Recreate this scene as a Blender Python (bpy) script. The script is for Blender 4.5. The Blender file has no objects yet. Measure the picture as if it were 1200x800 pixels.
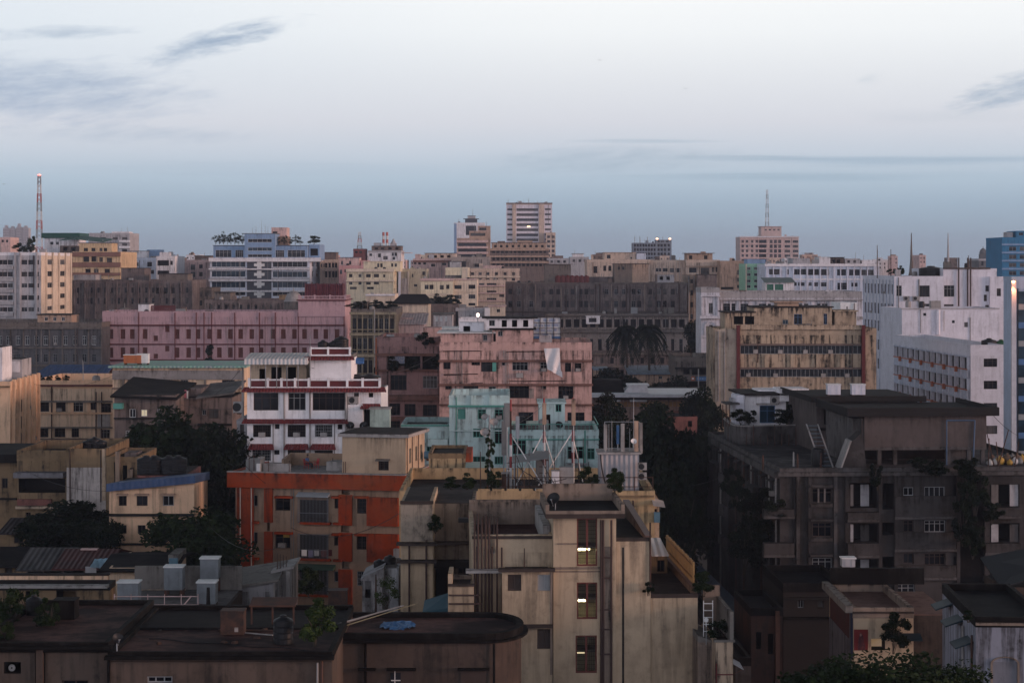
import bpy, math, random
from mathutils import Vector
R = math.radians
SC = bpy.context.scene
C = SC.collection
random.seed(11)
F, HY, CX, H = 2500.0, 310.0, 600.0, 36.0      # focal length in photo pixels, horizon row, centre column, eye height (m)

# ------------------------------------------------------------------ camera, sky, sun, exposure
cd = bpy.data.cameras.new('camera'); cam = bpy.data.objects.new('camera', cd); C.objects.link(cam)
cam.location = (0, 0, H); cam.rotation_euler = (R(90), 0, 0)
cd.sensor_fit = 'HORIZONTAL'; cd.sensor_width = 36; cd.lens = 36 * F / 1200; cd.shift_y = -(400 - HY) / 1200
cd.clip_start = 1; cd.clip_end = 20000
SC.camera = cam
SC.view_settings.view_transform = 'Standard'
SC.view_settings.look = 'None'
SC.view_settings.exposure = 0.0
SC.view_settings.gamma = 1.0
SC.render.engine = 'CYCLES'
SC.cycles.use_denoising = True
SC.cycles.max_bounces = 6
SC.cycles.diffuse_bounces = 3
SC.cycles.glossy_bounces = 2
SC.cycles.transparent_max_bounces = 6
SC.cycles.volume_bounces = 1
SC.cycles.use_adaptive_sampling = True

SUN_EL, SUN_AZ = 4.0, 106.0          # azimuth clockwise from the viewing direction (+y)
sl = bpy.data.lights.new('sun', 'SUN'); sun = bpy.data.objects.new('sun', sl); C.objects.link(sun)
sl.energy = 2.6; sl.angle = R(16); sl.color = (1.0, 0.60, 0.46)
sdir = Vector((math.sin(R(SUN_AZ)) * math.cos(R(SUN_EL)), math.cos(R(SUN_AZ)) * math.cos(R(SUN_EL)), math.sin(R(SUN_EL))))
sun.rotation_euler = sdir.to_track_quat('Z', 'Y').to_euler()

def lin(r, g, b):
    f = lambda c: ((c / 255 + .055) / 1.055) ** 2.4 if c > 10 else c / 255 / 12.92
    return (f(r), f(g), f(b), 1)

class NT:
    """small helper that wires shader nodes"""
    def __init__(s, tree): s.t = tree; s.n = tree.nodes; s.l = tree.links
    def node(s, kind, **kw):
        n = s.n.new(kind)
        for k, v in kw.items(): setattr(n, k, v)
        return n
    def put(s, sock, v):
        if hasattr(v, 'is_output'): s.l.new(v, sock)
        else: sock.default_value = v
    def m(s, op, a, b=None, c=None, clamp=False):
        n = s.node('ShaderNodeMath', operation=op, use_clamp=clamp)
        s.put(n.inputs[0], a)
        if b is not None: s.put(n.inputs[1], b)
        if c is not None: s.put(n.inputs[2], c)
        return n.outputs[0]
    def mix(s, f, a, b, mode='MIX'):
        n = s.node('ShaderNodeMix', data_type='RGBA', blend_type=mode)
        s.put(n.inputs[0], f); s.put(n.inputs[6], a); s.put(n.inputs[7], b)
        return n.outputs[2]
    def ramp(s, f, stops, interp='LINEAR'):
        n = s.node('ShaderNodeValToRGB'); n.color_ramp.interpolation = interp
        e = n.color_ramp.elements
        while len(e) < len(stops): e.new(0.5)
        for i, (p, c) in enumerate(stops): e[i].position = p; e[i].color = c
        s.put(n.inputs[0], f); return n.outputs[0]
    def noise(s, vec, scale, detail=3, rough=.55):
        n = s.node('ShaderNodeTexNoise'); s.put(n.inputs['Vector'], vec)
        n.inputs['Scale'].default_value = scale; n.inputs['Detail'].default_value = detail; n.inputs['Roughness'].default_value = rough
        return n.outputs[0]
    def step(s, v, a, b):
        n = s.node('ShaderNodeMapRange', interpolation_type='SMOOTHSTEP')
        s.put(n.inputs[0], v); n.inputs[1].default_value = a; n.inputs[2].default_value = b
        return n.outputs[0]
    def vmul(s, v, k):
        n = s.node('ShaderNodeVectorMath', operation='MULTIPLY'); s.put(n.inputs[0], v); n.inputs[1].default_value = k
        return n.outputs[0]

SKY_GAIN = 1.0
def make_world():
    w = bpy.data.worlds.new('World'); SC.world = w; w.use_nodes = True
    t = NT(w.node_tree); t.n.clear()
    out = t.node('ShaderNodeOutputWorld'); bg = t.node('ShaderNodeBackground'); t.l.new(bg.outputs[0], out.inputs[0])
    co = t.node('ShaderNodeTexCoord').outputs['Generated']
    sp = t.node('ShaderNodeSeparateXYZ'); t.put(sp.inputs[0], co)
    x, y, z = sp.outputs
    el = t.m('ARCSINE', z); az = t.m('ARCTAN2', x, y)
    # dusk gradient close to the horizon: blue-grey earth shadow, pale band above it
    K = 0.30
    low = t.ramp(t.m('DIVIDE', el, K, clamp=True), [
        (0.0, lin(147, 163, 179)), (.010 / K, lin(151, 168, 184)), (.028 / K, lin(165, 185, 202)), (.040 / K, lin(183, 201, 216)), (.052 / K, lin(203, 213, 225)), (.066 / K, lin(219, 222, 230)),
        (.085 / K, lin(231, 234, 239)), (.108 / K, lin(246, 249, 251)), (.126 / K, lin(252, 254, 255)), (1.0, lin(236, 242, 252))])
    # clouds: thin blue-grey wisps, held to the directions where the photo has them
    cb = t.node('ShaderNodeCombineXYZ'); t.put(cb.inputs[0], t.m('MULTIPLY', az, 14)); t.put(cb.inputs[1], t.m('MULTIPLY', el, 95)); cb.inputs[2].default_value = 3.7
    n1 = t.noise(cb.outputs[0], 1.0, 6, .6)
    cb2 = t.node('ShaderNodeCombineXYZ'); t.put(cb2.inputs[0], t.m('MULTIPLY', az, 46)); t.put(cb2.inputs[1], t.m('MULTIPLY', t.m('ADD', el, t.m('MULTIPLY', az, -.12)), 210)); cb2.inputs[2].default_value = 9.1
    n2 = t.noise(cb2.outputs[0], 1.0, 9, .68)
    cb3 = t.node('ShaderNodeCombineXYZ'); t.put(cb3.inputs[0], t.m('MULTIPLY', az, 9)); t.put(cb3.inputs[1], t.m('MULTIPLY', el, 330)); cb3.inputs[2].default_value = 1.3
    n3 = t.noise(cb3.outputs[0], 1.0, 5, .55)
    def blob(px, py, sx, sy, tilt, amt, noise, k):
        a0 = math.atan((px - 600) / F); e0 = (HY - py) / F
        da = t.m('SUBTRACT', az, a0)
        dx = t.m('DIVIDE', da, sx / F)
        dy = t.m('DIVIDE', t.m('SUBTRACT', t.m('SUBTRACT', el, e0), t.m('MULTIPLY', da, tilt)), sy / F)
        d2 = t.m('ADD', t.m('MULTIPLY', dx, dx), t.m('MULTIPLY', dy, dy))
        v = t.m('ADD', t.m('SUBTRACT', 1.0, d2), t.m('MULTIPLY', t.m('SUBTRACT', noise, .5), k))
        return t.m('MULTIPLY', t.step(v, 0.0, 1.7), amt)
    lb = t.m('MULTIPLY', t.step(az, .06, -.3), t.m('MULTIPLY', t.step(el, .05, .10), .42))
    cloud = t.mix(lb, low, lin(196, 214, 232))
    for args, col in (
        ((252, 53, 110, 19, .26, 1.0, n2, 2.8), lin(152, 173, 198)),
        ((40, 110, 230, 46, -.04, 1.0, n2, 1.9), lin(162, 180, 204)),
        ((60, 46, 120, 9, .05, .9, n2, 3.0), lin(186, 200, 216)),
        ((150, 160, 190, 12, .0, .5, n2, 3.0), lin(176, 191, 209)),
        ((1185, 112, 80, 24, .2, .95, n2, 3.0), lin(158, 178, 199)),
        ((1020, 97, 18, 8, .2, .35, n2, 3.0), lin(180, 194, 208)),
        ((760, 166, 110, 4, .0, .75, n3, 2.2), lin(160, 183, 200)),
        ((1060, 190, 250, 8, .0, .75, n3, 2.6), lin(160, 183, 202)),
        ((880, 186, 110, 5, .0, .6, n3, 2.4), lin(160, 182, 199)),
        ((960, 208, 300, 7, .0, .55, n3, 2.6), lin(152, 176, 194)),
        ((700, 188, 180, 20, .03, .55, n2, 2.4), lin(158, 179, 196)),
        ((330, 200, 330, 12, .0, .3, n3, 2.2), lin(164, 184, 203)),
        ((1130, 140, 140, 12, .0, .3, n1, 3.2), lin(188, 200, 211)),
    ):
        cloud = t.mix(blob(*args), cloud, col)
    # the rest of the dome: Nishita dusk sky high up
    nis = t.node('ShaderNodeTexSky', sky_type='NISHITA'); nis.sun_disc = False
    nis.sun_elevation = R(SUN_EL); nis.sun_rotation = R(SUN_AZ); nis.air_density = 1.2; nis.dust_density = 2.0
    nz = t.vmul(nis.outputs[0], (.074, .072, .08))
    col = t.mix(t.step(el, .16, .6), cloud, nz)
    # afterglow low in the sky behind the viewer, where the sun went down
    glow = t.m('MULTIPLY', t.step(t.m('MULTIPLY', y, -1.0), -.15, .8), t.m('SUBTRACT', 1.0, t.step(el, .08, .6)))
    col = t.mix(glow, col, (1.40, 1.38, 1.60, 1))
    vm = t.node('ShaderNodeVectorMath', operation='SCALE'); t.put(vm.inputs[0], col); vm.inputs['Scale'].default_value = SKY_GAIN
    t.l.new(vm.outputs[0], bg.inputs[0])
    bg.inputs[1].default_value = 1.0
make_world()

# ------------------------------------------------------------------ materials
MATS = {}
def newmat(name):
    m = bpy.data.materials.new(name); m.use_nodes = True
    t = NT(m.node_tree); bs = t.n['Principled BSDF']
    return m, t, bs
def hexrgb(c, k=1.0): return (c[0] * k, c[1] * k, c[2] * k, 1)
def wallmat(name, col, stain=.35, streak=.45, top=.5, dark=(.028, .025, .023), rough=.9, patch=.25, bump=.15, second=None):
    """painted plaster or concrete with blotches, runs of black mould from the top edge, worn patches"""
    if name in MATS: return MATS[name]
    m, t, bs = newmat(name)
    pos = t.node('ShaderNodeNewGeometry').outputs['Position']
    gen = t.node('ShaderNodeSeparateXYZ'); t.put(gen.inputs[0], t.node('ShaderNodeTexCoord').outputs['Generated'])
    big = t.noise(pos, .22, 5, .6)
    fine = t.noise(pos, 2.6, 4, .65)
    c = t.mix(t.m('MULTIPLY', t.step(big, .35, .72), patch), hexrgb(col), hexrgb(second or col, 1.0 if second else .55))
    c = t.mix(t.m('MULTIPLY', t.step(fine, .38, .75), .22), c, hexrgb(col, .72))
    st = t.noise(t.vmul(pos, (2.1, 2.1, .17)), 1.0, 5, .65)
    st2 = t.noise(t.vmul(pos, (.42, .42, .3)), 1.0, 6, .68)
    topm = t.step(gen.outputs[2], .55, 1.0)
    f = t.m('MULTIPLY', t.step(st, .46, .63), t.m('ADD', streak * .38, t.m('MULTIPLY', topm, top)))
    f = t.m('ADD', f, t.m('MULTIPLY', t.step(st2, .50, .66), stain * .9))
    f = t.m('ADD', f, t.m('MULTIPLY', t.step(t.noise(pos, 1.1, 6, .7), .55, .66), stain * .55 + .05), clamp=True)
    f = t.m('MULTIPLY', f, t.m('ADD', .35, t.m('MULTIPLY', fine, 1.15)), clamp=True)
    rep = t.noise(t.vmul(pos, (.6, .6, .9)), .55, 2, .4)
    c = t.mix(t.m('MULTIPLY', t.step(rep, .57, .60), .16 + patch * .3), c, hexrgb(col, 1.25))
    c = t.mix(f, c, hexrgb(dark))
    t.l.new(c, bs.inputs['Base Color'])
    bs.inputs['Roughness'].default_value = rough
    bs.inputs['Specular IOR Level'].default_value = .08
    if bump:
        b = t.node('ShaderNodeBump'); b.inputs['Strength'].default_value = bump; b.inputs['Distance'].default_value = .12
        t.put(b.inputs['Height'], fine); t.l.new(b.outputs[0], bs.inputs['Normal'])
    MATS[name] = m; return m
def plain(name, col, rough=.6, metal=0, var=.25, scale=1.5, spec=.3, col2=None):
    if name in MATS: return MATS[name]
    m, t, bs = newmat(name)
    pos = t.node('ShaderNodeNewGeometry').outputs['Position']
    n = t.noise(pos, scale, 5, .6)
    t.l.new(t.mix(t.m('MULTIPLY', t.step(n, .35, .7), var if col2 is None else 1.0), hexrgb(col), hexrgb(col2 or col, 1 if col2 else .4)), bs.inputs['Base Color'])
    bs.inputs['Roughness'].default_value = rough; bs.inputs['Metallic'].default_value = metal
    bs.inputs['Specular IOR Level'].default_value = spec
    MATS[name] = m; return m
def roofmat(name, col, col2, wet=.0):
    """flat roof: patched, rain-stained screed"""
    if name in MATS: return MATS[name]
    m, t, bs = newmat(name)
    pos = t.node('ShaderNodeNewGeometry').outputs['Position']
    a = t.noise(pos, .35, 6, .65); b = t.noise(pos, 1.7, 5, .6)
    c = t.mix(t.step(a, .38, .62), hexrgb(col), hexrgb(col2))
    c = t.mix(t.m('MULTIPLY', t.step(b, .45, .7), .5), c, hexrgb(col, .5))
    t.l.new(c, bs.inputs['Base Color'])
    bs.inputs['Specular IOR Level'].default_value = .08
    t.l.new(t.m('SUBTRACT', .9, t.m('MULTIPLY', t.step(a, .55, .65), wet)), bs.inputs['Roughness'])
    MATS[name] = m; return m
def corrugated(name, col, col2, axis=0, period=.25):
    if name in MATS: return MATS[name]
    m, t, bs = newmat(name)
    g = t.node('ShaderNodeNewGeometry').outputs['Position']
    sp = t.node('ShaderNodeSeparateXYZ'); t.put(sp.inputs[0], g)
    s = t.m('SINE', t.m('MULTIPLY', sp.outputs[axis], 2 * math.pi / period))
    n = t.noise(t.vmul(g, (1, .4, 1)), .8, 5, .6)
    t.l.new(t.mix(t.step(n, .4, .68), hexrgb(col), hexrgb(col2)), bs.inputs['Base Color'])
    b = t.node('ShaderNodeBump'); b.inputs['Strength'].default_value = .6; b.inputs['Distance'].default_value = .06
    t.put(b.inputs['Height'], s); t.l.new(b.outputs[0], bs.inputs['Normal'])
    bs.inputs['Roughness'].default_value = .7; bs.inputs['Specular IOR Level'].default_value = .2
    MATS[name] = m; return m
def glassmat(name, col, rough=.12):
    if name in MATS: return MATS[name]
    m, t, bs = newmat(name)
    pos = t.node('ShaderNodeNewGeometry').outputs['Position']
    n = t.noise(pos, .45, 3, .6)
    t.l.new(t.mix(t.step(n, .4, .65), hexrgb(col), hexrgb(col, .35)), bs.inputs['Base Color'])
    bs.inputs['Roughness'].default_value = rough; bs.inputs['Specular IOR Level'].default_value = .14
    MATS[name] = m; return m
def emit(name, col, k):
    if name in MATS: return MATS[name]
    m, t, bs = newmat(name)
    bs.inputs['Base Color'].default_value = (.8, .8, .8, 1)
    bs.inputs['Emission Color'].default_value = (*col, 1); bs.inputs['Emission Strength'].default_value = k
    MATS[name] = m; return m
def leafmat(name, a, b):
    if name in MATS: return MATS[name]
    m, t, bs = newmat(name)
    pos = t.node('ShaderNodeNewGeometry').outputs['Position']
    n = t.noise(pos, .55, 4, .6); n2 = t.noise(pos, 4.0, 2, .6)
    c = t.mix(t.step(n, .36, .66), hexrgb(a), hexrgb(b))
    c = t.mix(t.m('MULTIPLY', t.step(n2, .4, .7), .5), c, hexrgb(a, .5))
    t.l.new(c, bs.inputs['Base Color'])
    bs.inputs['Roughness'].default_value = .7; bs.inputs['Specular IOR Level'].default_value = .05
    MATS[name] = m; return m
def clearglass(name):
    if name in MATS: return MATS[name]
    m, t, bs = newmat(name); t.n.remove(bs)
    tr = t.node('ShaderNodeBsdfTransparent'); tr.inputs[0].default_value = (.8, .8, .74, 1)
    gl = t.node('ShaderNodeBsdfGlossy'); gl.inputs['Roughness'].default_value = .1; gl.inputs[0].default_value = (.5, .5, .5, 1)
    mx = t.node('ShaderNodeMixShader'); mx.inputs[0].default_value = .08
    t.l.new(tr.outputs[0], mx.inputs[1]); t.l.new(gl.outputs[0], mx.inputs[2]); t.l.new(mx.outputs[0], t.n['Material Output'].inputs[0])
    MATS[name] = m; return m

G_DARK = glassmat('dark glass', (.008, .009, .013))
G_MID = glassmat('grey glass', (.02, .023, .03), .2)
G_CURT = glassmat('curtained and hazed glass', (.085, .078, .075), .35)
G_BLUE = glassmat('blue glass', (.02, .045, .07), .08)
G_GREEN = glassmat('green glass', (.02, .06, .05), .2)
WOOD = plain('dark brown paint', (.05, .032, .026), .6)
REDWOOD = plain('red brown paint', (.13, .035, .025), .6)
DKRED = plain('dark red paint', (.115, .02, .022), .6)
WHITEP = plain('white paint', (.72, .72, .72), .6, var=.3)
GREYP = plain('grey paint', (.28, .29, .30), .6)
GREENP = plain('green paint', (.05, .17, .12), .6)
BLUEP = plain('blue paint', (.07, .16, .33), .6)
BLACKP = plain('black plastic', (.012, .012, .014), .5)
IRON = plain('rusty iron', (.085, .04, .028), .8, col2=(.04, .028, .024))
STEEL = plain('galvanised steel', (.30, .32, .34), .45, .5)
PIPE = plain('drain pipe', (.06, .035, .03), .6)
PIPEG = plain('grey pipe', (.2, .2, .2), .6)
DKCON = wallmat('mouldy concrete', (.024, .0225, .023), .6, .6, .6)
CON = wallmat('bare concrete', (.20, .185, .17), .4, .5, .5)
LCON = wallmat('pale concrete', (.36, .34, .33), .3, .4, .4)
ROOF_D = roofmat('dark roof screed', (.018, .015, .015), (.046, .038, .036))
ROOF_R = roofmat('reddish roof screed', (.026, .017, .017), (.115, .064, .057))
ROOF_G = roofmat('grey roof screed', (.10, .095, .092), (.18, .17, .165))
ROOF_B = roofmat('black tar roof', (.010, .009, .010), (.02, .018, .018))
# ------------------------------------------------------------------ mesh and object helpers
def X(px, Y): return (px - CX) * Y / F
def Z(py, Y): return H - (py - HY) * Y / F
def Q(ox, oy, L, s=4.0): return [(ox + a / s, ox + b / s, oy + c / s, oy + d / s) for a, b, c, d in L]

class MB:
    def __init__(s): s.v = []; s.f = []
    def quad(s, *p):
        i = len(s.v); s.v += [tuple(q) for q in p]; s.f.append(tuple(range(i, i + len(p)))); return s
    def box(s, x0, x1, y0, y1, z0, z1):
        i = len(s.v)
        s.v += [(x0, y0, z0), (x1, y0, z0), (x1, y1, z0), (x0, y1, z0), (x0, y0, z1), (x1, y0, z1), (x1, y1, z1), (x0, y1, z1)]
        s.f += [tuple(i + k for k in q) for q in ((3, 2, 1, 0), (4, 5, 6, 7), (0, 1, 5, 4), (1, 2, 6, 5), (2, 3, 7, 6), (3, 0, 4, 7))]
        return s
    def hexa(s, b, t):
        """box from four bottom and four top corners"""
        i = len(s.v); s.v += [tuple(q) for q in list(b) + list(t)]
        s.f += [tuple(i + k for k in q) for q in ((3, 2, 1, 0), (4, 5, 6, 7), (0, 1, 5, 4), (1, 2, 6, 5), (2, 3, 7, 6), (3, 0, 4, 7))]
        return s
    def tube(s, p, q, r, r2=None, n=8):
        p, q = Vector(p), Vector(q); d = (q - p).normalized(); r2 = r if r2 is None else r2
        a = d.orthogonal().normalized(); b = d.cross(a); i = len(s.v)
        for o, rr in ((p, r), (q, r2)):
            for k in range(n):
                w = 2 * math.pi * k / n; s.v.append(tuple(o + (a * math.cos(w) + b * math.sin(w)) * rr))
        for k in range(n): s.f.append((i + k, i + (k + 1) % n, i + n + (k + 1) % n, i + n + k))
        s.f.append(tuple(i + k for k in range(n))[::-1]); s.f.append(tuple(i + n + k for k in range(n)))
        return s
    def lathe(s, prof, cx=0, cy=0, cz=0, n=16):
        i = len(s.v)
        for r, z in prof:
            for k in range(n):
                w = 2 * math.pi * k / n; s.v.append((cx + r * math.cos(w), cy + r * math.sin(w), cz + z))
        for j in range(len(prof) - 1):
            for k in range(n):
                a, b = i + j * n + k, i + j * n + (k + 1) % n; s.f.append((a, b, b + n, a + n))
        s.f.append(tuple(i + k for k in range(n))[::-1]); s.f.append(tuple(i + (len(prof) - 1) * n + k for k in range(n)))
        return s
    def prism(s, poly, z0, z1):
        i = len(s.v); n = len(poly)
        s.v += [(x, y, z0) for x, y in poly] + [(x, y, z1) for x, y in poly]
        s.f.append(tuple(i + k for k in range(n))[::-1]); s.f.append(tuple(i + n + k for k in range(n)))
        for k in range(n): s.f.append((i + k, i + (k + 1) % n, i + n + (k + 1) % n, i + n + k))
        return s
    def mesh(s, name, mat, smooth=False):
        me = bpy.data.meshes.new(name); me.from_pydata(s.v, [], s.f); me.update()
        if mat: me.materials.append(mat)
        if smooth: me.polygons.foreach_set('use_smooth', [True] * len(me.polygons))
        return me
    def build(s, name, mat, parent=None, loc=(0, 0, 0), smooth=False, rz=0):
        return link(name, s.mesh(name, mat, smooth), parent, loc, rz)
def link(name, me, parent=None, loc=(0, 0, 0), rz=0):
    o = bpy.data.objects.new(name, me); C.objects.link(o); o.location = loc
    if rz: o.rotation_euler = (0, 0, rz)
    if parent: o.parent = parent
    return o
def tag(o, label, cat, group=None, kind=None):
    o['label'] = label; o['category'] = cat
    if group: o['group'] = group
    if kind: o['kind'] = kind
    return o
def thing(name, label, cat, loc, rz=0, group=None):
    o = bpy.data.objects.new(name, None); C.objects.link(o); o.location = loc; o.rotation_euler = (0, 0, rz)
    o.empty_display_size = .3; o['kind'] = 'thing'
    return tag(o, label, cat, group)
def copy_thing(src, loc, label=None, rz=None):
    c = src.copy(); C.objects.link(c); c.location = loc
    if rz is not None: c.rotation_euler = (0, 0, rz)
    if label: c['label'] = label
    for ch in src.children:
        d = ch.copy(); C.objects.link(d); d.parent = c
        for g in ch.children:
            e = g.copy(); C.objects.link(e); e.parent = d
    return c

WCACHE = {}
def window_meshes(style, w, h, fm, gm):
    key = (style, round(w, 2), round(h, 2), fm.name, gm.name)
    if key in WCACHE: return WCACHE[key]
    k = style[0]; n = int(style[1:]) if len(style) > 1 else 1
    f = MB(); t = min(.07, w * .12); y0, y1 = .06, .13
    if k == 'f':
        f.quad((0, .1, 0), (w, .1, 0), (w, .1, h), (0, .1, h))
        r = (f.mesh('window', gm), None)
    else:
        e = .004
        f.box(e, t, y0, y1, e, h - e).box(w - t, w - e, y0, y1, e, h - e).box(t, w - t, y0, y1, e, t).box(t, w - t, y0, y1, h - t, h - e)
        for i in range(1, n): x = w * i / n; f.box(x - t * .4, x + t * .4, y0 + .01, y1 - .01, t, h - t)
        if k == 'p' and h > 1.0: f.box(t, w - t, y0 + .015, y1 - .015, h * .68, h * .68 + t * .7)
        if k == 'g':
            m = max(2, int(w / .17))
            for i in range(1, m): x = w * i / m; f.box(x - .012, x + .012, .02, .045, .01, h - .01)
            for zz in (.25, .5, .75): f.box(.01, w - .01, .025, .04, h * zz - .015, h * zz + .015)
        if k == 's':
            m = max(4, int(h / .16))
            for j in range(m):
                z = t + (h - 2 * t) * j / m
                f.quad((t, y0 + .01, z), (w - t, y0 + .01, z), (w - t, y1 - .01, z + (h - 2 * t) / m * .95), (t, y1 - .01, z + (h - 2 * t) / m * .95))
            f.box(w / 2 - t * .5, w / 2 + t * .5, y0 - .01, y1 + .005, t, h - t)
        p = MB().quad((t * .5, .1, t * .5), (w - t * .5, .1, t * .5), (w - t * .5, .1, h - t * .5), (t * .5, .1, h - t * .5)) if k != 's' else None
        r = (f.mesh('window', fm), p.mesh('pane', gm) if p else None)
    WCACHE[key] = r; return r

DIM = plain('painted room shade', (.022, .019, .019), .9, scale=.8)  # near-black colour that paints the shade inside open recesses
class B:
    every = []
    """a building: an Empty at its front left corner, local x along the front, y into the depth; photo columns and rows are read on its front plane"""
    def __init__(s, name, label, cat, x0, x1, Y, D, rz=0, group=None, mat=None, roof=None, par=None, fm=WOOD, glass=(G_DARK, G_DARK, G_MID, G_CURT)):
        s.x0, s.Y, s.D = x0, Y, D; s.c, s.s = math.cos(R(rz)), math.sin(R(rz)); s.X0 = X(x0, Y)
        s.W = s.u(x1); s.mat = mat; s.roofm = roof or ROOF_D; s.parm = par or mat; s.fm = fm; s.glass = glass if Y < 900 else (G_CURT, G_MID); s.flank = None  # distant panes take paler glass, haze put into their colour
        B.every.append(s); s.zr = None
        s.o = thing(name, label, cat, (s.X0, Y, 0), R(rz), group)
    def u(s, px, d=0):
        k = (px - CX) / F; ox, oy = s.X0 - d * s.s, s.Y + d * s.c
        return (k * oy - ox) / (s.c - k * s.s)
    def z(s, py, px=None, d=0):
        uu = s.u(px, d) if px is not None else s.W / 2
        return H - (py - HY) / F * (s.Y + d * s.c + uu * s.s)
    dim = []
    def faces(s, mb, org, du, dn, W, z0, z1, ops, depth):
        ops = [o for o in ops if o[0] > .02 and o[1] < W - .02 and o[2] >= z0 and o[3] < z1 - .01]
        P = lambda u, z, n=0: (org[0] + du[0] * u + dn[0] * n, org[1] + du[1] * u + dn[1] * n, z)
        us = sorted({0, W, *[round(o[0], 3) for o in ops], *[round(o[1], 3) for o in ops]})
        zs = sorted({z0, z1, *[round(o[2], 3) for o in ops], *[round(o[3], 3) for o in ops]})
        inside = lambda u, z: any(o[0] < u < o[1] and o[2] < z < o[3] for o in ops)
        for j in range(len(zs) - 1):          # merge runs of solid cells along the row
            i = 0
            while i < len(us) - 1:
                zc = (zs[j] + zs[j + 1]) / 2
                if inside((us[i] + us[i + 1]) / 2, zc): i += 1; continue
                k = i
                while k + 1 < len(us) - 1 and not inside((us[k + 1] + us[k + 2]) / 2, zc): k += 1
                mb.quad(P(us[i], zs[j]), P(us[k + 1], zs[j]), P(us[k + 1], zs[j + 1]), P(us[i], zs[j + 1])); i = k + 1
        for o in ops:
            a, b, c, d, st = o[:5]; dp = 2.6 if st == 'd' else .7 if st == 'e' else depth
            mb.quad(P(a, c), P(b, c), P(b, c, dp), P(a, c, dp)); mb.quad(P(a, d), P(b, d), P(b, d, dp), P(a, d, dp))
            mb.quad(P(a, c), P(a, d), P(a, d, dp), P(a, c, dp)); mb.quad(P(b, c), P(b, d), P(b, d, dp), P(b, c, dp))
            if st in 'de': mb.quad(P(a, c, dp), P(b, c, dp), P(b, d, dp), P(a, d, dp))
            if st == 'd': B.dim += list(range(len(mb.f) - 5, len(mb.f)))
        return ops
    def shell(s, name, mat, u0, u1, v0, v1, z0, z1, fo=(), lo=(), ro=(), depth=.24, front=True):
        mb = MB(); W, D = u1 - u0, v1 - v0; B.dim = []
        sets = []
        for org, du, dn, L, ops, rot in (((u0, v0), (1, 0), (0, 1), W, fo, 0), ((u1, v0), (0, 1), (-1, 0), D, ro, 90), ((u0, v1), (0, -1), (1, 0), D, lo, -90)):
            n0 = len(mb.f); ok = s.faces(mb, org, du, dn, L, z0, z1, ops, depth); sets.append((org, du, dn, ok, rot, n0, len(mb.f)))
        mb.quad((u0, v1, z0), (u1, v1, z0), (u1, v1, z1), (u0, v1, z1)); mb.quad((u0, v0, z1), (u1, v0, z1), (u1, v1, z1), (u0, v1, z1))
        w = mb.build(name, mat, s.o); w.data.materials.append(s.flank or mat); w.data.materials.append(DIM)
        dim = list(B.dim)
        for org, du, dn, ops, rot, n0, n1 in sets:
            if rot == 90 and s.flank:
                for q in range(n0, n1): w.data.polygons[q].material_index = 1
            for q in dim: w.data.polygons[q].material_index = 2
            for o in ops:
                if o[4] in 'de': continue
                s.place(o, org, du, dn, rot, depth)
        return w
    def place(s, o, org, du, dn, rot, depth):
        a, b, c, d, st = o[:5]; opt = o[5] if len(o) > 5 else {}
        gm = opt.get('glass') or random.choice(s.glass); fm = opt.get('fm') or (GREYP if s.fm is WOOD and random.random() < .3 else s.fm)
        fmesh, pmesh = window_meshes(st, b - a, d - c, fm, gm)
        n = depth - .15
        w = link('window', fmesh, s.o, (org[0] + du[0] * a + dn[0] * n, org[1] + du[1] * a + dn[1] * n, c), R(rot))
        if pmesh: link('pane', pmesh, w)
        if opt.get('shade'):
            W, p = b - a, opt['shade']
            key = ('shade', round(W, 2), p, (opt.get('sm') or CON).name)
            if key not in WCACHE:
                WCACHE[key] = MB().hexa([(-.15, -n - p, -.04), (W + .15, -n - p, -.04), (W + .15, -n + .01, .06), (-.15, -n + .01, .06)],
                                       [(-.15, -n - p, .03), (W + .15, -n - p, .03), (W + .15, -n + .01, .14), (-.15, -n + .01, .14)]).mesh('sunshade', opt.get('sm') or CON)
            link('sunshade', WCACHE[key], w, (0, 0, d - c + .06))
        if opt.get('sill'):
            W = b - a; key = ('sill', round(W, 2), (opt.get('sm') or CON).name)
            if key not in WCACHE: WCACHE[key] = MB().box(-.1, W + .1, -n - .16, -n + .01, -.11, -.01).mesh('sill', opt.get('sm') or CON)
            link('sill', WCACHE[key], w)
        if opt.get('ac') or (st[0] == 'p' and s.Y < 480 and b - a > .8 and d - c > 1.0 and random.random() < .10):
            W = b - a
            if 'wac' not in WCACHE: WCACHE['wac'] = MB().box(-.33, .33, -.35, .1, 0, .42).box(-.29, .29, -.365, -.34, .05, .09).box(-.29, .29, -.365, -.34, .14, .18).box(-.29, .29, -.365, -.34, .23, .27).mesh('air_conditioner', LCON)
            link('air_conditioner', WCACHE['wac'], w, (W / 2, -n, .06))
    def fops(s, wins, d=0):
        """openings from photo rectangles on the front plane: [(style, rects[, options])]"""
        out = []
        for it in wins:
            st, rects = it[0], it[1]; opt = it[2] if len(it) > 2 else {}
            for x0, x1, y0, y1 in rects:
                ua, ub = s.u(x0, d), s.u(x1, d); xm = (x0 + x1) / 2
                out.append((ua, ub, s.z(y1, xm, d), s.z(y0, xm, d), st, opt))
        return out
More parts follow.
